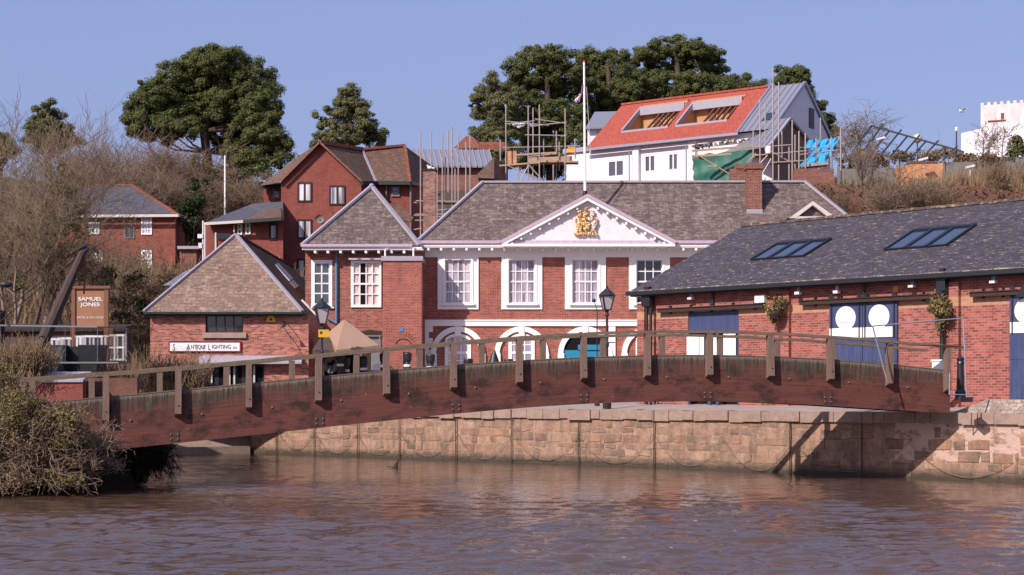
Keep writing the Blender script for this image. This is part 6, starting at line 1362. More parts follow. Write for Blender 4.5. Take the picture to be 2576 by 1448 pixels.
# ------------------------------------------------------------------ far right: embankment, cladding, greenhouse frame, white tower
SW = Fr(16, 95.4, 2.4); mb = MB(); z1 = PZ(478, 95.4) - 2.4; N_ = 60; g = random.Random(4)
for k in range(N_):
    xa, xb = k * 1.1, (k + 1) * 1.1
    mb.face([(xa, 0, 0), (xb, 0, 0), (xb, .1 * math.sin(xb), z1 - .0 + .25 * math.sin(xb * .7)), (xa, .1 * math.sin(xa), z1 + .25 * math.sin(xa * .7))]); mb.face([(xa, .1 * math.sin(xa), z1 + .25 * math.sin(xa * .7)), (xb, .1 * math.sin(xb), z1 + .25 * math.sin(xb * .7)), (xb, 1.2, z1), (xa, 1.2, z1)])
solo('sandstone_cliff', mb, m['sandst'], 'tall red sandstone retaining wall behind the warehouse, hung with brambles', 'wall', SW)
DW = Fr(*P(2010, 470, 99)); mb = MB(); q = DW.rect(2000, 425, 2098, 470); mb.box(q[0], q[1], 0, 1, -1, q[3]); solo('dark_wall', mb, m['brick_dk'], 'dark low brick wall below the blue tarpaulins', 'wall', DW)
for i, (u0, v0, u1, v1, D, lab) in enumerate(((2110, 425, 2290, 470, 112, 'long low pinkish wall below the bare sycamore on the right slope'), (2372, 408, 2450, 470, 112, 'grey boarded wall right of the orange brick hut'), (2450, 395, 2580, 440, 118, 'pale grey retaining wall beneath the white stables at the right edge'))):
    fr = Fr(PX(u0, D), D, PZ(v1, D)); mb = MB(); w, h = (u1 - u0) / F * D, (v1 - v0) / F * D; mb.box(0, w, 0, .4, -2, h)
    for k in range(int(w / 2.2) + 1): mb.box(k * 2.2 - .12, k * 2.2 + .12, -.1, -.002, -1, h + .1)
    solo('retaining_wall', mb, m['greycl'], lab, 'wall', fr)
BH = Fr(PX(2330, 108), 108, PZ(462, 108)); mb = MB(); q = BH.rect(2292, 411, 2372, 455); mb.box(q[0], q[1], 0, 2.5, -1, q[3]); q2 = BH.rect(2268, 415, 2292, 430); mb.box(q2[0], q2[1] - .002, .2, 2, -1, q2[3])
hu = thing('brick_hut', 'orange brick hut without a roof on the slope at the right', 'hut', BH); mb.build('wall', m['brick_buff'], hu); mb = MB(); mb.box(q[0] - .05, q[1] - .35, -.05, 2.6, q[3] + .001, q[3] + .12); mb.build('wall_plate', m['brown2'], hu)
for u, v, D, lab in ((2322, 402, 107, 'white flood lamp on the orange hut'), (2440, 421, 105, 'white lamp head on a dark post at the right slope'), (2215, 350, 116, 'white roof light panel below the dark frame')):
    fr = Fr(PX(u, D), D, PZ(v, D)); mb = MB(); mb.bar((-.3, 0, -.05), (.3, 0, .1), .3, .14); 
    if u == 2440: mb.tube((0, 0, -2.2), (0, 0, 0), .05, n=6)
    elif u == 2322: mb.tube((.1, .2, -.5), (.1, .2, 0), .05, n=6)
    solo('lamp', mb, m['white_d'], lab, 'lamp', fr, fix=True)
fr = Fr(PX(2308, 125), 125, PZ(400, 125)); t = thing('globe_lamp', 'cream globe lamp on a pole under the dark metal frame', 'lamp', fr); mb = MB(); mb.ball((0, 0, PZ(349, 125) - fr.o.z), .36, 14); mb.build('globe', plain('cream_globe', (.6, .5, .33), .4, .4, .05), t, smooth=True); mb = MB(); mb.tube((0, 0, -2), (0, 0, PZ(360, 125) - fr.o.z), .05, n=8); mb.build('pole', m['black'], t)
fr = Fr(PX(2406, 140), 140, 21); t = thing('tall_lamp_post', 'thin lamp post with a white head left of the white stables', 'lamp post', fr); mb = MB(); mb.tube((0, 0, 0), (0, 0, PZ(330, 140) - 21), .06, n=6); mb.build('pole', m['black'], t); mb = MB(); mb.lathe([(0, 0), (.1, .02), (.14, .3), (0, .42)], (0, 0, PZ(331, 140) - 21), 8); mb.build('head', m['white'], t)
# dark sloping frame
fr = Fr(*P(2300, 400, 122)); t = thing('greenhouse_frame', 'dark green sloping metal roof frame without glass on the hilltop', 'frame', fr); A_, B_ = P(2192, 317, 122) - fr.o, P(2424, 383, 118) - fr.o; mb = MB(); mb.bar(A_, B_, .14, .14); mb.build('ridge_beam', m['dkgreen'], t, fix=True)
C_, D_ = P(2150, 375, 118) - fr.o, P(2380, 425, 114) - fr.o
for k in range(11): s = k / 10; a, b = A_.lerp(B_, s), C_.lerp(D_, s); e = a + (a - b).normalized() * (.9 if k % 2 else 0); mb = MB(); mb.bar(e, b, .09, .1); mb.build('rafter', m['dkgreen'], t, fix=True)
mb = MB(); mb.bar(C_, D_, .1, .1)
for k in range(5): b = C_.lerp(D_, k / 4); mb.bar(b, b - Vector((0, 0, 3)), .1)
mb.build('posts', m['dkgreen'], t, fix=True); mb = MB(); ab = P(2365, 343, 118) - fr.o
# white stables and tower
ST = Fr(PX(2418, 150), 150, 20.5, -24); st_ = thing('white_stables', 'white rendered hilltop building with a stained crenellated tower at the right edge', 'building', ST)
def sr(u, v, n=0): return ST.uv(u, v, n)
zt = sr(2450, 328)[1]; xR = 13; zl = sr(2405, 331)[1]
hs = [ST.rect(2532, 357, 2546, 386), ST.rect(2482, 360, 2492, 386)]
zt = sr(2520, 300)[1]; mb = MB(); mb.holes(0, xR, -3, sr(2418, 336)[1], [hs[1], hs[0]], depth=.2); zl = sr(2418, 336)[1]; mb.face([(0, 0, zl), (xR, 0, zl), (xR, 0, zl + 1.5), (3.5, 0, zl + .6)]); mb.face([(0, 0, -3), (0, 0, zl), (0, 6, zl), (0, 6, -3)]); mb.build('wall', m['render'], st_)
for h in hs: sash(st_, h[0], h[1], h[2], h[3], .05, 1, 3, m['white_d'], m['p_dark'], fw=.06, bw=.04, meet=1)
M_ = Mat('stained_render', .9, .15); uv = M_.uv((1.6, .5, 1)); nn = M_.noise(uv, 1.3, 5, .7); zz_ = M_.sep(M_.uv((1, 1, 1), 'Object'))[2]
f = M_.math('ADD', M_.math('MULTIPLY', M_.noise(M_.uv((2.5, .15, 1)), 1, 3, .6), .6), M_.math('MULTIPLY', M_.math('ADD', zz_, -9.8), .22)); M_.col(M_.mix(M_.ramp(f, .42, .62), M_.mix(M_.ramp(nn, .35, .7), (.74, .67, .65), (.60, .46, .43)), (.38, .17, .12))); m['stained'] = M_.m
n0 = 3.2; x0_ = sr(2467, 300, n0)[0]; zt2 = sr(2472, 266, n0)[1]; mb = MB(); mb.box(x0_, 16, n0, n0 + 7, 0, zt2); k = x0_
while k < 16: mb.box(k, k + .3, n0, n0 + .3, zt2 + .001, zt2 + .26); k += .6
mb.build('tower', m['stained'], st_)
mb = MB(); q = ST.rect(2485, 303, 2530, 306, n0); mb.box(q[0], q[1], n0 - .1, n0 - .002, q[2], q[3]); q = ST.rect(2518, 285, 2526, 300, n0); mb.box(q[0], q[1], n0 - .04, n0 - .003, q[2], q[3]); mb.build('tower_window', m['sandst'], st_)
# birds
def bird(u, v, D, mat, label):
    fr = Fr(PX(u, D), D, PZ(v, D), 30); t = thing('flying_bird', label, 'bird', fr); mb = MB(); mb.ball((0, 0, 0), .09, 8, (2.2, .9, .9)); mb.ball((-.2, 0, .02), .06, 6); mb.build('body', mat, t)
    for s in (-1, 1): w = MB(); w.solid([(-.08, s * .03, .02), (.1, s * .03, .02), (.12, s * .3, .2), (-.02, s * .3, .22)], [(-.08, s * .03, .035), (.1, s * .03, .035), (.12, s * .3, .21), (-.02, s * .3, .235)]); w.solid([(-.02, s * .3, .22), (.12, s * .3, .2), (.2, s * .62, .16)], [(-.02, s * .3, .232), (.12, s * .3, .21), (.2, s * .62, .17)]); w.build('wing', mat, t, fix=True)
bird(2419, 281, 120, m['white'], 'white gull flying in the sky left of the white tower'); bird(1185, 268, 110, m['black'], 'small dark bird flying left of the big pines')

# ------------------------------------------------------------------ vegetation
def tubes_np(segs):
    """segs: list of (p0,p1,r0,r1) -> three-sided tubes"""
    A = np.array([list(a) + list(b) + [r0, r1] for a, b, r0, r1 in segs]); p, q, r0, r1 = A[:, :3], A[:, 3:6], A[:, 6:7], A[:, 7:8]
    d = q - p; d /= np.linalg.norm(d, axis=1)[:, None] + 1e-9; ref = np.where(np.abs(d[:, 2:3]) < .9, [[0, 0, 1.]], [[1., 0, 0]]); x = np.cross(d, ref); x /= np.linalg.norm(x, axis=1)[:, None]; y = np.cross(d, x)
    vs = []
    for c_, r in ((p, r0), (q, r1)):
        for k in range(3): t = 2 * math.pi * k / 3; vs.append(c_ + (x * math.cos(t) + y * math.sin(t)) * r)
    V = np.stack(vs, 1).reshape(-1, 3); n = len(A); b = np.arange(n)[:, None] * 6
    Fc = np.concatenate([b + [0, 1, 4, 3], b + [1, 2, 5, 4], b + [2, 0, 3, 5]], 0); return V, Fc
g_minr = [.011]
def grow(out, p, d, L, r, lvl, kids, g, up=.15, spread=.7, wob=.16, taper=.55, lk=.62):
    n = 4 if lvl > 0 else 3; sl_ = L / n; q = p.copy(); pts = [q.copy()]
    for k in range(n):
        d = d + g.normal(size=3) * wob + np.array([0, 0, up * .3]); d /= np.linalg.norm(d); q2 = q + d * sl_
        ra, rb = r * (1 - (1 - taper) * k / n), r * (1 - (1 - taper) * (k + 1) / n); out.append((q.copy(), q2.copy(), ra, rb)); q = q2; pts.append((q.copy(), d.copy(), rb))
    if lvl == 0: return
    for k in range(kids[0]):
        t = .25 + .75 * (k + g.random()) / kids[0]; i = min(n - 1, int(t * n)); b, bd, br = pts[i + 1]
        a = g.normal(size=3); a -= bd * a.dot(bd); a /= np.linalg.norm(a); nd = bd * (1 - spread * .5) + a * spread + np.array([0, 0, up]); nd /= np.linalg.norm(nd)
        grow(out, b - bd * sl_ * g.random() * .6, nd, L * lk * (.7 + .6 * g.random()), max(br * .55, g_minr[0]), lvl - 1, kids[1:] or kids, g, up, spread, wob * 1.15, taper, lk)
def bare_tree(u, v, vtop, D, seed, label, cat='tree', mat='twig', lean=(0, 0), kids=(9, 6, 5, 4), r=.16, up=.2, spread=.75, tmat='bark', group='bare winter trees', stems=1, lk=.62, name='bare_tree', minr=None):
    g_minr[0] = max(.010, .00017 * D); g = np.random.default_rng(seed); base = P(u, v, D); fr = Fr(*base); H_ = (v - vtop) / F * D; t = thing(name, label, cat, fr, group); segs = []
    for s in range(stems):
        a = g.uniform(-1, 1, 2) * (.35 if stems > 1 else .05); d = np.array([lean[0] + a[0], lean[1] + a[1], 1.0]); d /= np.linalg.norm(d)
        grow(segs, np.array([g.uniform(-.3, .3) * (stems > 1), g.uniform(-.3, .3) * (stems > 1), -.5]), d, H_ * .68, r, len(kids), kids, g, up, spread, .10, .35, lk)
    big = [s for s in segs if s[2] > .035]; small = [s for s in segs if s[2] <= .035]
    zm = max(s[1][2] for s in segs); k = (H_) / zm
    for lst, nm, mt in ((big, 'trunk', tmat), (small, 'crown', mat)):
        if lst:
            V, Fc = tubes_np(lst); V = V * np.array([1, 1, k]); np_mesh(nm, V, Fc, m[mt], t)
    return t, fr, segs
def clumps(lobes, D, o, seed, per=1.0, crad=.55, nleaf=80, size=.2, shell=.5, dd=None, up=.5, asp=1.0, ysq=.8, soft=1.0):
    g = np.random.default_rng(seed); VV, FF, off, cen = [], [], 0, []
    for L in lobes:
        u, v, ru, rv = L[:4]; dy = L[4] if len(L) > 4 else g.uniform(-1, 1) * (dd or 2); c_ = np.array(P(u, v, D + dy)) - o; k = (D + dy) / F; R3 = np.array([ru * k, max(ru, rv) * k * ysq, rv * k]); cen.append(c_)
        n = max(3, int(per * (R3[0] * R3[2]) / (crad ** 2) * 4.2))
        d = g.normal(size=(n, 3)); d /= np.linalg.norm(d, axis=1)[:, None]; cc = c_ + d * R3 * (shell + (1 - shell) * g.random((n, 1)))
        for q, dn in zip(cc, d):
            m_ = int(nleaf * g.uniform(.6, 1.4)); e = g.normal(size=(m_, 3)); e /= np.linalg.norm(e, axis=1)[:, None]; cr_ = crad * g.uniform(.55, 1.25)
            p = q + e * cr_ * g.random((m_, 1)) ** .45 * np.array([1, 1, .72]); V, Fc = leaves(p, size, g, (e * .8 + dn * .25) * soft, up, asp); VV.append(V); FF.append(Fc + off); off += len(V)
    return np.concatenate(VV), np.concatenate(FF), cen
def pine(name, label, D, lobes, trunk, seed, mat='needle', per=1.0, crad=.55, size=.2, group=None, nleaf=80, dd=2.5, tr=.35, shell=.5):
    lobes = [(l[0], l[1], l[2] * 1.14, l[3] * 1.16) for l in lobes]; b = P(*trunk[0], D); fr = Fr(*b); t = thing(name, label, 'tree', fr, group); o = np.array(b)
    V, Fc, cen = clumps(lobes, D, o, seed, per * 1.55, crad, int(nleaf * 2.4), size * .62, shell, dd, soft=2.2); np_mesh('crown', V, Fc, m[mat], t)
    mb = MB(); pts = [P(*q, D) - b for q in trunk]; n = len(pts)
    for i, (p, q) in enumerate(zip(pts, pts[1:])): mb.tube(p, q, tr * (1 - .6 * i / n), tr * (1 - .6 * (i + 1) / n), 8)
    for c_ in cen:
        c_ = Vector(c_); j = min(range(n), key=lambda k: (pts[k] - c_).length + max(0, pts[k].z - c_.z + .6) * 3); s = pts[j]; mid = s.lerp(c_, .5) + Vector((0, 0, -.1 * (c_ - s).length)); mb.tube(s, mid, tr * .26, tr * .17, 6); mb.tube(mid, c_, tr * .17, tr * .06, 5)
    mb.build('trunk', m['bark'], t); return t
A_l = [(545, 160, 70, 44), (470, 225, 70, 44), (610, 220, 60, 44), (400, 270, 50, 36), (480, 290, 70, 36), (660, 240, 44, 40), (350, 305, 36, 26), (640, 290, 60, 30), (600, 330, 46, 20), (660, 340, 50, 22), (625, 370, 50, 20), (680, 350, 40, 20), (640, 400, 50, 20), (600, 440, 36, 18), (450, 325, 60, 22), (545, 150, 62, 34), (490, 170, 52, 34), (440, 190, 46, 32), (600, 168, 50, 38), (640, 200, 44, 44), (395, 232, 46, 34), (440, 240, 52, 36), (505, 225, 58, 42), (575, 240, 58, 44), (655, 262, 46, 34), (345, 275, 36, 28), (395, 290, 48, 34), (340, 305, 30, 20), (460, 300, 50, 34), (520, 300, 46, 30), (600, 305, 52, 34), (682, 282, 30, 26), (665, 325, 40, 22), (560, 345, 36, 18), (625, 352, 46, 20), (705, 362, 30, 15), (690, 400, 24, 12), (610, 395, 46, 20), (645, 425, 32, 12), (355, 335, 32, 14), (510, 440, 24, 20), (515, 478, 20, 16), (590, 375, 34, 16), (660, 385, 34, 16), (690, 375, 26, 16), (560, 260, 60, 40), (420, 300, 60, 34), (620, 410, 40, 16), (700, 412, 24, 10), (715, 380, 16, 12), (540, 200, 70, 40), (372, 255, 40, 30), (650, 305, 46, 26), (400, 345, 40, 18), (430, 335, 36, 16), (575, 425, 20, 12), (722, 355, 12, 12), (478, 262, 30, 24)]
pine('stone_pine', 'huge rounded dark pine with forked trunk, left of the gabled brick house', 150, A_l, [(528, 520), (524, 430), (520, 385), (512, 330), (540, 270), (548, 190)], 1, per=.95, crad=.62, size=.24, tr=.55, nleaf=95, dd=3)
B_l = [(880, 214, 9, 10), (872, 232, 20, 14), (892, 236, 14, 12), (856, 256, 24, 14), (885, 262, 28, 18), (912, 262, 18, 14), (838, 284, 26, 14), (872, 292, 36, 18), (912, 290, 26, 16), (830, 312, 30, 14), (870, 322, 40, 18), (918, 320, 30, 16), (812, 338, 26, 13), (850, 350, 40, 18), (905, 352, 44, 18), (942, 340, 22, 15), (790, 362, 16, 10), (962, 348, 12, 12), (955, 366, 18, 10), (830, 372, 40, 12), (806, 318, 12, 9), (942, 310, 10, 10), (800, 290, 10, 10), (968, 332, 8, 10)]
pine('conifer', 'pointed conifer rising behind the ridge of the gabled brick house', 140, B_l, [(880, 420), (880, 350), (880, 290), (881, 215)], 2, mat='needle2', per=1.05, crad=.42, size=.2, dd=1.5, tr=.25, nleaf=60, shell=.3)
C1 = [(1238, 200, 20, 14), (1218, 228, 24, 14), (1250, 225, 28, 22), (1204, 248, 18, 10), (1232, 262, 34, 22), (1268, 262, 30, 28), (1212, 285, 24, 16), (1250, 300, 40, 26), (1285, 310, 34, 30), (1230, 328, 30, 18), (1210, 350, 26, 14), (1262, 345, 40, 24), (1225, 375, 30, 16), (1275, 380, 34, 22), (1300, 240, 20, 22), (1196, 325, 10, 8), (1185, 340, 8, 8), (1225, 400, 24, 14), (1262, 405, 36, 18)]
pine('pine_tree', 'pale green feathery pine at the left edge of the big pine group', 158, C1, [(1262, 470), (1265, 380), (1262, 300), (1250, 215)], 3, mat='needle2', per=1.0, crad=.5, size=.22, dd=2, tr=.35, group='pines behind the scaffold tower', nleaf=70)
C2 = [(1345, 140, 42, 22), (1300, 172, 32, 24), (1390, 138, 40, 22), (1340, 180, 48, 30), (1400, 180, 46, 34), (1440, 160, 36, 32), (1310, 215, 36, 28), (1370, 230, 52, 34), (1430, 228, 44, 34), (1320, 262, 44, 30), (1385, 285, 52, 34), (1440, 285, 40, 34), (1330, 315, 44, 30), (1395, 335, 50, 30), (1450, 340, 36, 34), (1345, 365, 46, 28), (1410, 385, 46, 30), (1300, 300, 30, 26), (1455, 400, 30, 30), (1340, 405, 36, 18), (1380, 425, 50, 22)]
pine('pine_tree', 'broad dark pine standing left of the flagpole behind the scaffold tower', 165, C2, [(1385, 480), (1385, 400), (1380, 300), (1375, 200)], 4, per=.9, crad=.62, size=.26, tr=.5, group='pines behind the scaffold tower', nleaf=85, dd=3)
C3 = [(1490, 150, 38, 26), (1530, 148, 36, 22), (1560, 140, 24, 20), (1500, 195, 44, 32), (1555, 190, 46, 34), (1490, 240, 40, 34), (1545, 240, 50, 34), (1600, 215, 38, 34), (1520, 285, 46, 30), (1590, 260, 50, 26), (1490, 290, 30, 30), (1500, 330, 36, 28), (1470, 200, 26, 30)]
pine('pine_tree', 'dark pine standing directly right of the flagpole', 170, C3, [(1530, 470), (1530, 360), (1535, 260), (1530, 170)], 5, per=.9, crad=.62, size=.26, tr=.45, group='pines behind the scaffold tower', nleaf=85, dd=3)
C4 = [(1690, 115, 46, 20), (1640, 132, 38, 24), (1740, 120, 42, 22), (1785, 135, 34, 24), (1620, 165, 34, 28), (1680, 160, 54, 32), (1745, 165, 52, 34), (1800, 172, 30, 36), (1640, 205, 44, 30), (1700, 210, 54, 32), (1765, 212, 50, 28), (1835, 205, 26, 18), (1815, 225, 34, 20), (1660, 240, 60, 24), (1730, 240, 60, 24), (1868, 200, 20, 14), (1870, 222, 24, 14), (1800, 245, 50, 18)]
pine('pine_tree', 'tallest dark pine rising above the bright red roof', 172, C4, [(1720, 400), (1715, 300), (1710, 220), (1700, 140)], 6, per=.9, crad=.62, size=.26, tr=.5, group='pines behind the scaffold tower', nleaf=85, dd=3)
C5 = [(1985, 180, 30, 14), (2010, 190, 28, 20), (1975, 205, 24, 16), (2025, 215, 22, 20), (2000, 222, 34, 18), (2035, 245, 18, 16), (2050, 275, 14, 14), (2068, 268, 10, 12), (2062, 300, 16, 14), (2085, 300, 12, 12), (2078, 325, 20, 14), (2095, 335, 14, 16), (2100, 322, 8, 8), (2070, 350, 20, 14), (1920, 212, 12, 6), (1900, 214, 8, 6), (2045, 310, 14, 24), (2050, 340, 14, 20), (1965, 190, 10, 10)]
pine('pine_tree', 'narrow dark pine behind the right gable of the white house', 160, C5, [(2045, 470), (2042, 340), (2030, 260), (2005, 195)], 7, per=1.1, crad=.5, size=.24, tr=.35, nleaf=75, dd=1.5, group='pines behind the scaffold tower')
D1 = [(122, 262, 14, 10), (112, 280, 22, 14), (138, 292, 22, 12), (98, 302, 24, 14), (125, 312, 34, 16), (165, 330, 22, 14), (85, 326, 24, 12), (115, 340, 44, 16), (172, 352, 26, 12), (75, 350, 20, 12), (195, 358, 14, 8), (120, 368, 50, 14)]
pine('conifer', 'dark ragged conifer behind the bare trees at the far left', 140, D1, [(120, 520), (120, 400), (121, 320), (122, 262)], 8, per=1.0, crad=.5, size=.24, tr=.3, nleaf=60, dd=1.5)
pine('conifer', 'dark conifer tip at the left edge of the picture', 140, [(4, 345, 14, 12), (10, 365, 24, 14), (-20, 360, 30, 20), (0, 390, 40, 20), (30, 380, 12, 10)], [(0, 520), (0, 430), (2, 350)], 9, per=1.0, crad=.5, size=.24, tr=.3, nleaf=60, dd=1.5)
# bare trees
T = bare_tree
T(300, 700, 345, 128, 11, 'reddish bare tree above the grey roof of the villa, its left side', mat='twigred', kids=(11, 8, 6, 4), r=.2, tmat='bark', stems=2)
T(375, 700, 310, 124, 12, 'bare tree with pale twin trunk right of the villa roof', mat='twigred', kids=(11, 8, 6, 4), r=.2, tmat='palebark', stems=2)
T(450, 690, 325, 126, 13, 'reddish bare tree touching the left side of the huge pine', mat='twigred', kids=(11, 8, 6, 4), r=.2, tmat='bark', stems=2)
T(340, 700, 335, 122, 19, 'reddish bare tree between the villa roof and the huge pine', mat='twigred', kids=(11, 8, 6, 4), r=.2, stems=2)
T(490, 660, 380, 122, 20, 'dark low bare tree under the trunk of the huge pine', mat='twig', kids=(10, 8, 6, 4), r=.18, stems=2)
T(240, 690, 365, 130, 14, 'thin bare tree on the skyline left of the villa roof', mat='twigred', kids=(10, 7, 5, 4), r=.2)
T(425, 660, 395, 118, 15, 'short tangled bare tree just behind the right end of the villa roof', mat='twig', kids=(10, 6, 5, 4), r=.16, tmat='palebark')
T(608, 560, 400, 121, 16, 'bare tree with pale stem right of the thin white pole', mat='twig', kids=(9, 6, 5, 3), r=.16, tmat='palebark')
T(655, 560, 425, 125, 17, 'low bare tree between the white pole and the gabled house', mat='twigred', kids=(9, 6, 5, 3), r=.14)
T(575, 570, 440, 119, 18, 'small bare tree left of the thin white pole', mat='twigred', kids=(8, 6, 5, 3), r=.12)
T(40, 800, 215, 78, 21, 'tall leaning bare tree rising highest above the crane', mat='twig', kids=(10, 6, 4, 4), r=.15, lean=(.16, 0), up=.34, spread=.55, tmat='palebark')
T(-10, 800, 190, 76, 22, 'bare tree cut by the left edge of the picture', mat='twig', kids=(10, 6, 5, 3), r=.18, lean=(.02, 0), up=.3, spread=.6)
T(110, 810, 300, 74, 23, 'pale stemmed bare tree leaning right over the crane jib', mat='twig', kids=(10, 6, 5, 3), r=.14, lean=(.25, 0), up=.25, spread=.7, tmat='palebark')
T(150, 800, 440, 72, 24, 'bare shrubby tree behind the pub sign', mat='twig', kids=(9, 6, 4, 3), r=.10, stems=2, lean=(.1, 0))
T(30, 810, 400, 70, 25, 'dense many stemmed bare tree behind the lower part of the crane jib', mat='twig', kids=(8, 5, 4, 4), r=.10, stems=3, lean=(.15, 0), tmat='palebark')
T(90, 800, 260, 80, 26, 'slender bare tree between the two tallest trees at the left', mat='twig', kids=(9, 6, 4, 3), r=.13, lean=(.08, 0), up=.4, spread=.5)
T(235, 760, 560, 88, 27, 'thin bare sapling crossing the front of the villa', mat='twig', kids=(9, 6, 4, 3), r=.08, lean=(.3, 0))
T(2218, 560, 395, 92.8, 31, 'grey bare sycamore with two stems on the slope behind the warehouse', mat='twig', kids=(7, 6, 5, 4), r=.17, stems=2, tmat='palebark', spread=.8)
T(2165, 420, 248, 130, 32, 'windswept thin larch on the skyline right of the blue tarpaulin', mat='twig', kids=(16, 7, 5), r=.14, up=-.05, spread=.9, lean=(-.02, 0))
T(2140, 400, 290, 128, 33, 'small leafless larch leaning left beside the windswept one', mat='twig', kids=(12, 6, 5), r=.09, up=.0, spread=.9, lean=(-.25, 0))
T(2520, 400, 290, 121, 34, 'small bare tree before the white stables', mat='twig', kids=(8, 6, 4), r=.07)
T(2468, 405, 300, 123, 35, 'spindly bare tree at the left corner of the white stables', mat='twig', kids=(8, 6, 4), r=.07)
T(2365, 560, 440, 94, 36, 'tangled bare bush right of the grey sycamore on the slope', mat='twigred', kids=(9, 6, 5), r=.07, stems=4, name='bare_bush')
T(2290, 570, 470, 93.5, 37, 'tangled bare bush between the sycamore and the orange hut', mat='twigred', kids=(9, 6, 5), r=.07, stems=4, name='bare_bush')
T(2120, 570, 450, 93.5, 38, 'tangled bare bush beside the right end of the Custom house roof', mat='twigred', kids=(9, 6, 5), r=.06, stems=4, name='bare_bush')
T(2175, 480, 350, 110, 39, 'thin pale bare saplings under the windswept larch', mat='palebark', kids=(6, 5, 4), r=.06, stems=4, up=.4, spread=.4, name='bare_bush')
T(2500, 530, 400, 97, 40, 'upright reddish bare bush at the right edge behind the warehouse ridge', mat='twigred', kids=(9, 6, 5), r=.06, stems=6, up=.5, spread=.4, name='bare_bush')
T(2420, 540, 420, 98, 41, 'upright tan bare bush right of the orange hut', mat='twigred', kids=(9, 6, 5), r=.06, stems=6, up=.5, spread=.4, name='bare_bush')
g_minr[0] = .011
def shrub(name, label, D, lobes, seed, mat, base, per=.8, crad=.45, nleaf=60, size=.13, dd=1.5, group=None, shell=.2, twigs=0, tm='twig', cat='shrub'):
    b = P(*base, D); t = thing(name, label, cat, Fr(*b), group); V, Fc, cen = clumps(lobes, D, np.array(b), seed, per, crad, nleaf, size, shell, dd, .3); np_mesh('foliage', V, Fc, m[mat], t)
    g = np.random.default_rng(seed + 5); segs = []
    for c_ in cen:
        for k in range(1 + twigs): 
            e = c_ + g.normal(size=3) * .4; s = np.array([c_[0] * .5, c_[1] * .5, -.3]); mid = (s + e) / 2 + g.normal(size=3) * .25; segs += [(s, mid, .03, .02), (mid, e, .02, .01)]
            for j in range(4): f = mid + (e - mid) * g.random(); segs.append((f, f + g.normal(size=3) * .5 + [0, 0, .3], .013, .006))
    V, Fc = tubes_np(segs); np_mesh('stems', V, Fc, m[tm], t); return t
shrub('ivy_tree', 'olive green ivy covered tree left of the villa', 73, [(165, 430, 40, 40), (150, 480, 50, 40), (185, 520, 44, 40), (120, 540, 50, 40), (170, 580, 50, 40), (95, 600, 50, 36), (150, 640, 54, 36), (200, 620, 40, 36), (110, 660, 46, 30), (60, 640, 40, 36), (75, 560, 40, 40), (200, 680, 44, 30), (30, 700, 50, 40)], 51, 'olive', (140, 760), per=.62, crad=.34, nleaf=46, size=.11, dd=2.5, cat='tree')
shrub('bank_scrub', 'brown scrub on the bank between the pub sign and the villa', 82, [(250, 700, 60, 30), (330, 720, 60, 30), (300, 760, 60, 36), (380, 740, 40, 30), (350, 800, 50, 40), (300, 830, 50, 40), (420, 700, 40, 20), (345, 870, 30, 40), (200, 720, 50, 30), (230, 680, 40, 20)], 52, 'scrub', (320, 900), per=.8, crad=.5, nleaf=60, size=.13, dd=2.5, twigs=4, tm='twigred')
shrub('ivy_shrub', 'dark green ivy patches on the bank left of the lighting shop', 77, [(280, 690, 34, 18), (345, 700, 30, 14), (300, 800, 26, 22), (345, 870, 20, 40), (360, 770, 24, 30), (240, 790, 24, 20)], 53, 'ivy', (330, 900), per=.9, crad=.4, nleaf=60, size=.12, dd=1, twigs=0)
shrub('evergreen_shrub', 'dark evergreen growth around the foot of the huge pine', 126, [(500, 430, 34, 20), (540, 440, 30, 22), (470, 470, 30, 20), (520, 480, 34, 24), (590, 470, 30, 18), (490, 400, 20, 16)], 59, 'needle', (510, 560), per=1, crad=.5, nleaf=70, size=.16)
shrub('evergreen_shrub', 'green ivy mass on the slope below the left end of the villa roof', 84, [(215, 640, 36, 22), (190, 700, 44, 28), (260, 720, 40, 22), (130, 720, 40, 30), (310, 760, 34, 18), (395, 770, 20, 30)], 60, 'ivy', (220, 860), per=.8, crad=.4, nleaf=50, size=.12)
shrub('evergreen_shrub', 'dark evergreen shrub between the villa and the low slate roofed house', 112, [(480, 560, 24, 40), (490, 600, 20, 30), (470, 520, 24, 30), (495, 510, 18, 40), (500, 470, 30, 24)], 54, 'ivy', (485, 680), per=1, crad=.5, nleaf=70, size=.18)
shrub('evergreen_shrub', 'dark evergreen bush at the right edge before the white stables', 110, [(2560, 355, 22, 20), (2572, 375, 24, 24), (2550, 385, 20, 16)], 55, 'needle', (2560, 420), per=1.1, crad=.45, nleaf=70, size=.16)
shrub('evergreen_shrub', 'green bushes under the sloping dark frame', 113, [(2380, 385, 30, 12), (2345, 392, 26, 12), (2430, 398, 30, 8), (2480, 395, 20, 8), (2150, 440, 40, 24), (2130, 410, 26, 24)], 56, 'scrub', (2380, 420), per=1, crad=.4, nleaf=60, size=.14, twigs=2)
shrub('hedge', 'dark brown and green hedge crossing the slope above the orange hut', 116, [(2200, 400, 50, 20), (2270, 395, 50, 20), (2340, 398, 50, 16), (2420, 400, 50, 14), (2500, 395, 40, 12), (2170, 385, 30, 14)], 57, 'scrub', (2330, 430), per=1, crad=.5, nleaf=55, size=.15, twigs=6, tm='twigred')
shrub('distant_bush', 'blue green bush beside the left roof slope of the gabled house', 130, [(690, 405, 40, 16), (720, 400, 30, 14), (650, 425, 30, 18), (675, 440, 30, 14)], 58, 'needle', (690, 470), per=1, crad=.5, nleaf=60, size=.2)
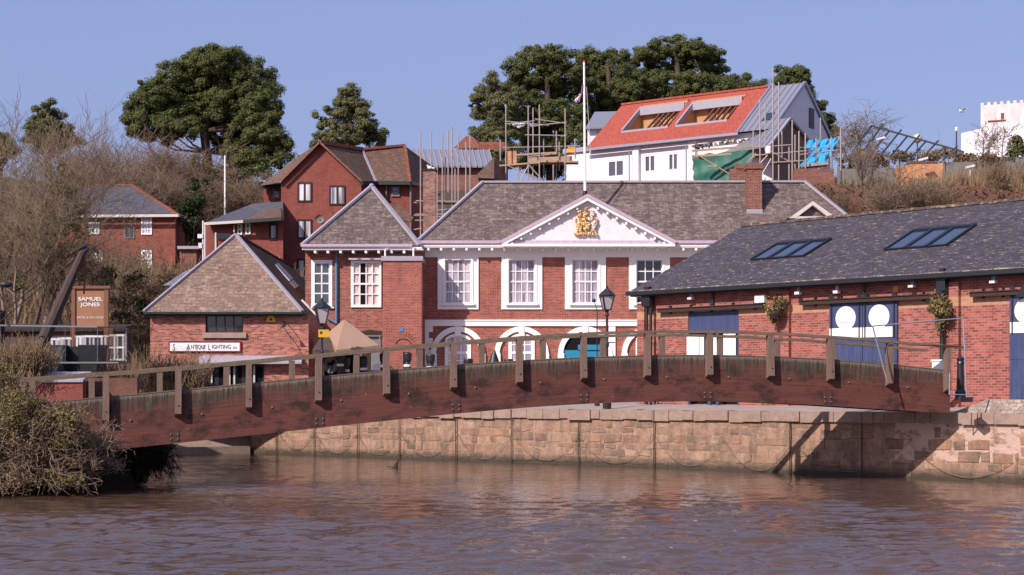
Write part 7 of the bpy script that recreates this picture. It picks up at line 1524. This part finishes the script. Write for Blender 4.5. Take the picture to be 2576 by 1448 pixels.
# stems over the pot
fr = Fr(*(pt.location)); g = np.random.default_rng(5); segs = []
for k in range(16): 
    d = np.array([g.uniform(-.5, .5), g.uniform(-.4, .4), 1.0]); d /= np.linalg.norm(d); grow(segs, np.array([g.uniform(-.1, .1), g.uniform(-.1, .1), .45]), d, .95, .014, 1, (5,), g, .1, .7, .2)
V, Fc = tubes_np(segs); np_mesh('branches', V, Fc, m['twig'], pt)
# scrub over the slopes
def blades(name, n, xr, yr, hr, wr, seed, mat, dens=None, lean=.35):
    g = np.random.default_rng(seed); x = g.uniform(*xr, n); y = g.uniform(*yr, n); z = hill(x, y)
    if dens: k = dens(x, y, g); x, y, z = x[k], y[k], z[k]
    n = len(x); h = g.uniform(*hr, n) * (.5 + g.random(n)); w = g.uniform(*wr, n); a = g.uniform(0, math.pi, n); ln = g.normal(size=(n, 2)) * lean
    p = np.stack([x, y, z - .1], -1); dx = np.stack([np.cos(a) * w, np.sin(a) * w, 0 * a], -1); t = p + np.stack([ln[:, 0] * h, ln[:, 1] * h, h], -1)
    V = np.stack([p - dx, p + dx, t + dx * .3, t - dx * .3], 1).reshape(-1, 3); Fc = np.arange(4 * n).reshape(-1, 4); return np_mesh(name, V, Fc, mat, kind='stuff')
blades('hillside_undergrowth', 42000, (-46, -8), (72, 135), (.35, 1.1), (.02, .05), 61, m['scrub'], lambda x, y, g: (y < 98) | (x < -20))
blades('reddish_brambles', 38000, (12, 50), (96.3, 118), (.25, .75), (.015, .04), 62, m['scrub'])
blades('dry_grass', 42000, (24, 50), (96.3, 106), (.6, 1.4), (.015, .035), 63, m['drygrass'], lambda x, y, g: (x > 27.5 + g.normal(size=len(x)) * 1.2) & (y < 103), .12)
# brambles hanging over the sandstone wall
g = np.random.default_rng(64); n = 16000; x = 16 + g.random(n) * 24; z = 2.6 + 12.5 * g.random(n) ** .6; nn_ = np.sin(x * 1.3) * np.sin(z * 1.1 + x * .4) + g.normal(size=n) * .6; k = nn_ > -.2; x, z = x[k], z[k]; n = len(x)
p = np.stack([x, 95.25 - g.random(n) * .5, z], -1); V, Fc = leaves(p, .16, g, None, 0); np_mesh('wall_creeper', V, Fc, m['scrub'], kind='stuff')
segs = []
for k in range(420):
    x0_ = 16 + g.random() * 24; z0_ = 4 + g.random() * 10.5; s = np.array([x0_, 95.2, z0_]); d = np.array([g.normal() * .7, -.25 * g.random(), g.normal() * .9]); grow(segs, s, d / np.linalg.norm(d), 1.6, .018, 1, (3,), g, -.1, .8, .25)
V, Fc = tubes_np(segs); np_mesh('bramble_stems', V, Fc, m['twigred'], kind='stuff')
# left bank: foreground bush over the bridge end, dry stems behind the railing, overhanging sprays
FL = [(-10, 925, 50, 24), (-20, 975, 70, 40), (50, 1000, 60, 24), (30, 1050, 70, 50), (120, 1045, 60, 40), (-40, 1080, 60, 60), (175, 1050, 50, 40), (200, 1085, 34, 34), (60, 1110, 80, 44), (150, 1120, 60, 40),  (0, 1160, 90, 50), (100, 1170, 80, 40), (175, 1165, 50, 34), (40, 1205, 90, 30), (140, 1200, 80, 28), (-60, 1200, 60, 40), (190, 1205, 34, 16)]
b = P(80, 1235, 40); bush = thing('riverside_bush', 'large tangled olive and brown bush covering the left end of the footbridge', 'shrub', Fr(*b)); V, Fc, cen = clumps(FL, 40.2, np.array(b), 71, 1.15, .24, 42, .058, .1, .8, .3, 1.0); V[:, 2] = np.maximum(V[:, 2], .03 - b.z + .02); np_mesh('leaves', V, Fc, m['olive'], bush)
V, Fc, _ = clumps(FL, 40.2, np.array(b), 72, 1.0, .26, 42, .056, .1, .8, .3, 1.0); V[:, 2] = np.maximum(V[:, 2], .03 - b.z + .02); np_mesh('dead_leaves', V, Fc, m['scrub'], bush); V, Fc, _ = clumps(FL, 40.2, np.array(b), 79, 1.0, .28, 40, .045, .1, .8, .3, 1.0); V[:, 2] = np.maximum(V[:, 2], .05 - b.z); np_mesh('pale_leaves', V, Fc, m['drygrass'], bush)
g = np.random.default_rng(73); segs = []
for k in range(430):
    x0_ = g.uniform(-3.6, 1.45); y0_ = g.uniform(.0, 1.4); d = np.array([g.normal() * .35 + .12, -.25 + g.normal() * .2, 1.0]); d /= np.linalg.norm(d); grow(segs, np.array([x0_, y0_, -.05 + g.random() * 1.0]), d, g.uniform(.5, 1.5) * (1 if x0_ < 0 else .55), .009, 2, (5, 4), g, .05, .7, .2)
V, Fc = tubes_np(segs); np_mesh('stems', V, Fc, m['twig'], bush)
segs = []; 
for k in range(130):
    x0_ = g.uniform(-3.8, 1.2); d = np.array([g.normal() * .6, -.6, g.uniform(-.1, .6)]); d /= np.linalg.norm(d); grow(segs, np.array([x0_, g.uniform(-.2, .6), g.uniform(.05, .5)]), d, g.uniform(.4, .9), .014, 1, (4,), g, -.1, .8, .25)
V, Fc = tubes_np(segs); V[:, 2] = np.maximum(V[:, 2], -.1); np_mesh('dead_branches', V, Fc, m['twig'], bush)
# dark sprays hanging under the bridge
b = P(360, 1150, 44.9); sp = thing('overhanging_shrub', 'dark shrub in the shade beneath the left end of the footbridge, dipping in the water', 'shrub', Fr(*b))
V, Fc, _ = clumps([(270, 1165, 50, 36), (320, 1150, 50, 34), (370, 1140, 50, 26), (300, 1195, 50, 24), (350, 1180, 36, 20), (405, 1135, 34, 18), (250, 1190, 40, 30), (335, 1200, 40, 18), (285, 1210, 50, 16), (380, 1160, 30, 20), (345, 1150, 60, 30), (260, 1150, 40, 20), (300, 1180, 60, 34), (330, 1170, 50, 34), (410, 1125, 30, 12), (380, 1130, 40, 14)], 44.9, np.array(b), 75, 2.6, .3, 70, .10, .1, .5, 0, ysq=.35); V[:, 2] = np.maximum(V[:, 2], .04 - b.z); np_mesh('leaves', V, Fc, m['ivy'], sp)
segs = []
for k in range(70):
    s = np.array(P(g.uniform(330, 425), g.uniform(1120, 1140), 44.7 + g.uniform(-.5, .8))) - np.array(b); d = np.array([g.normal() * .5 + .2, 0, -1.0]); d /= np.linalg.norm(d); grow(segs, s, d, g.uniform(.3, .85), .014, 1, (4,), g, -.2, .6, .2)
V, Fc = tubes_np(segs); V[:, 2] = np.maximum(V[:, 2], .02 - b.z); np_mesh('twigs', V, Fc, m['wood_dk'], sp)
# dry stems between railing and shop
for (u0, u1, v0, v1, D, n, lab, seed) in ((235, 345, 985, 905, 53, 200, 'dry upright stems behind the railing left of the second post', 81), (340, 505, 975, 895, 57, 420, 'dense dry reeds and green leaves behind the railing beside the mossy wall', 82), (120, 235, 1000, 955, 50, 160, 'sparse dry stems before the red terrace wall', 83), (0, 110, 925, 860, 47, 420, 'pale feathery dry grass in front of the crane foot', 84)):
    g = np.random.default_rng(seed); b = P((u0 + u1) / 2, v0, D); t = thing('dry_reeds', lab, 'reeds', Fr(*b)); segs = []; H_ = (v0 - v1) / F * D
    for k in range(n):
        x = (g.uniform(u0, u1) - (u0 + u1) / 2) / F * D; d = np.array([g.normal() * .22, g.normal() * .2, 1.0]); d /= np.linalg.norm(d); grow(segs, np.array([x, g.uniform(-.6, 1.2), -.3]), d, (H_ + .3) * g.uniform(.4, .85), .014, 1, (2,), g, .1, .4, .12)
    V, Fc = tubes_np(segs); np_mesh('stems', V, Fc, m['drygrass'] , t)
    V, Fc, _ = clumps([((u0 + u1) / 2 + (u1 - u0) * (k - 2) / 5, v0 + (v1 - v0) * .35, (u1 - u0) / 8, abs(v0 - v1) * .35) for k in range(5)], D, np.array(b), seed, .8, .25, 40, .07, .2, .6); np_mesh('leaves', V, Fc, m['ivy' if seed == 82 else 'scrub'], t)
# thin growths on the hand rail and on the quay edge
g = np.random.default_rng(90); n = 900; s = g.uniform(8, 15, n); p = np.stack([s, g.uniform(-.02, .2, n), np.array([pz('bot', a) for a in s]) - .03 * g.random(n)], -1);
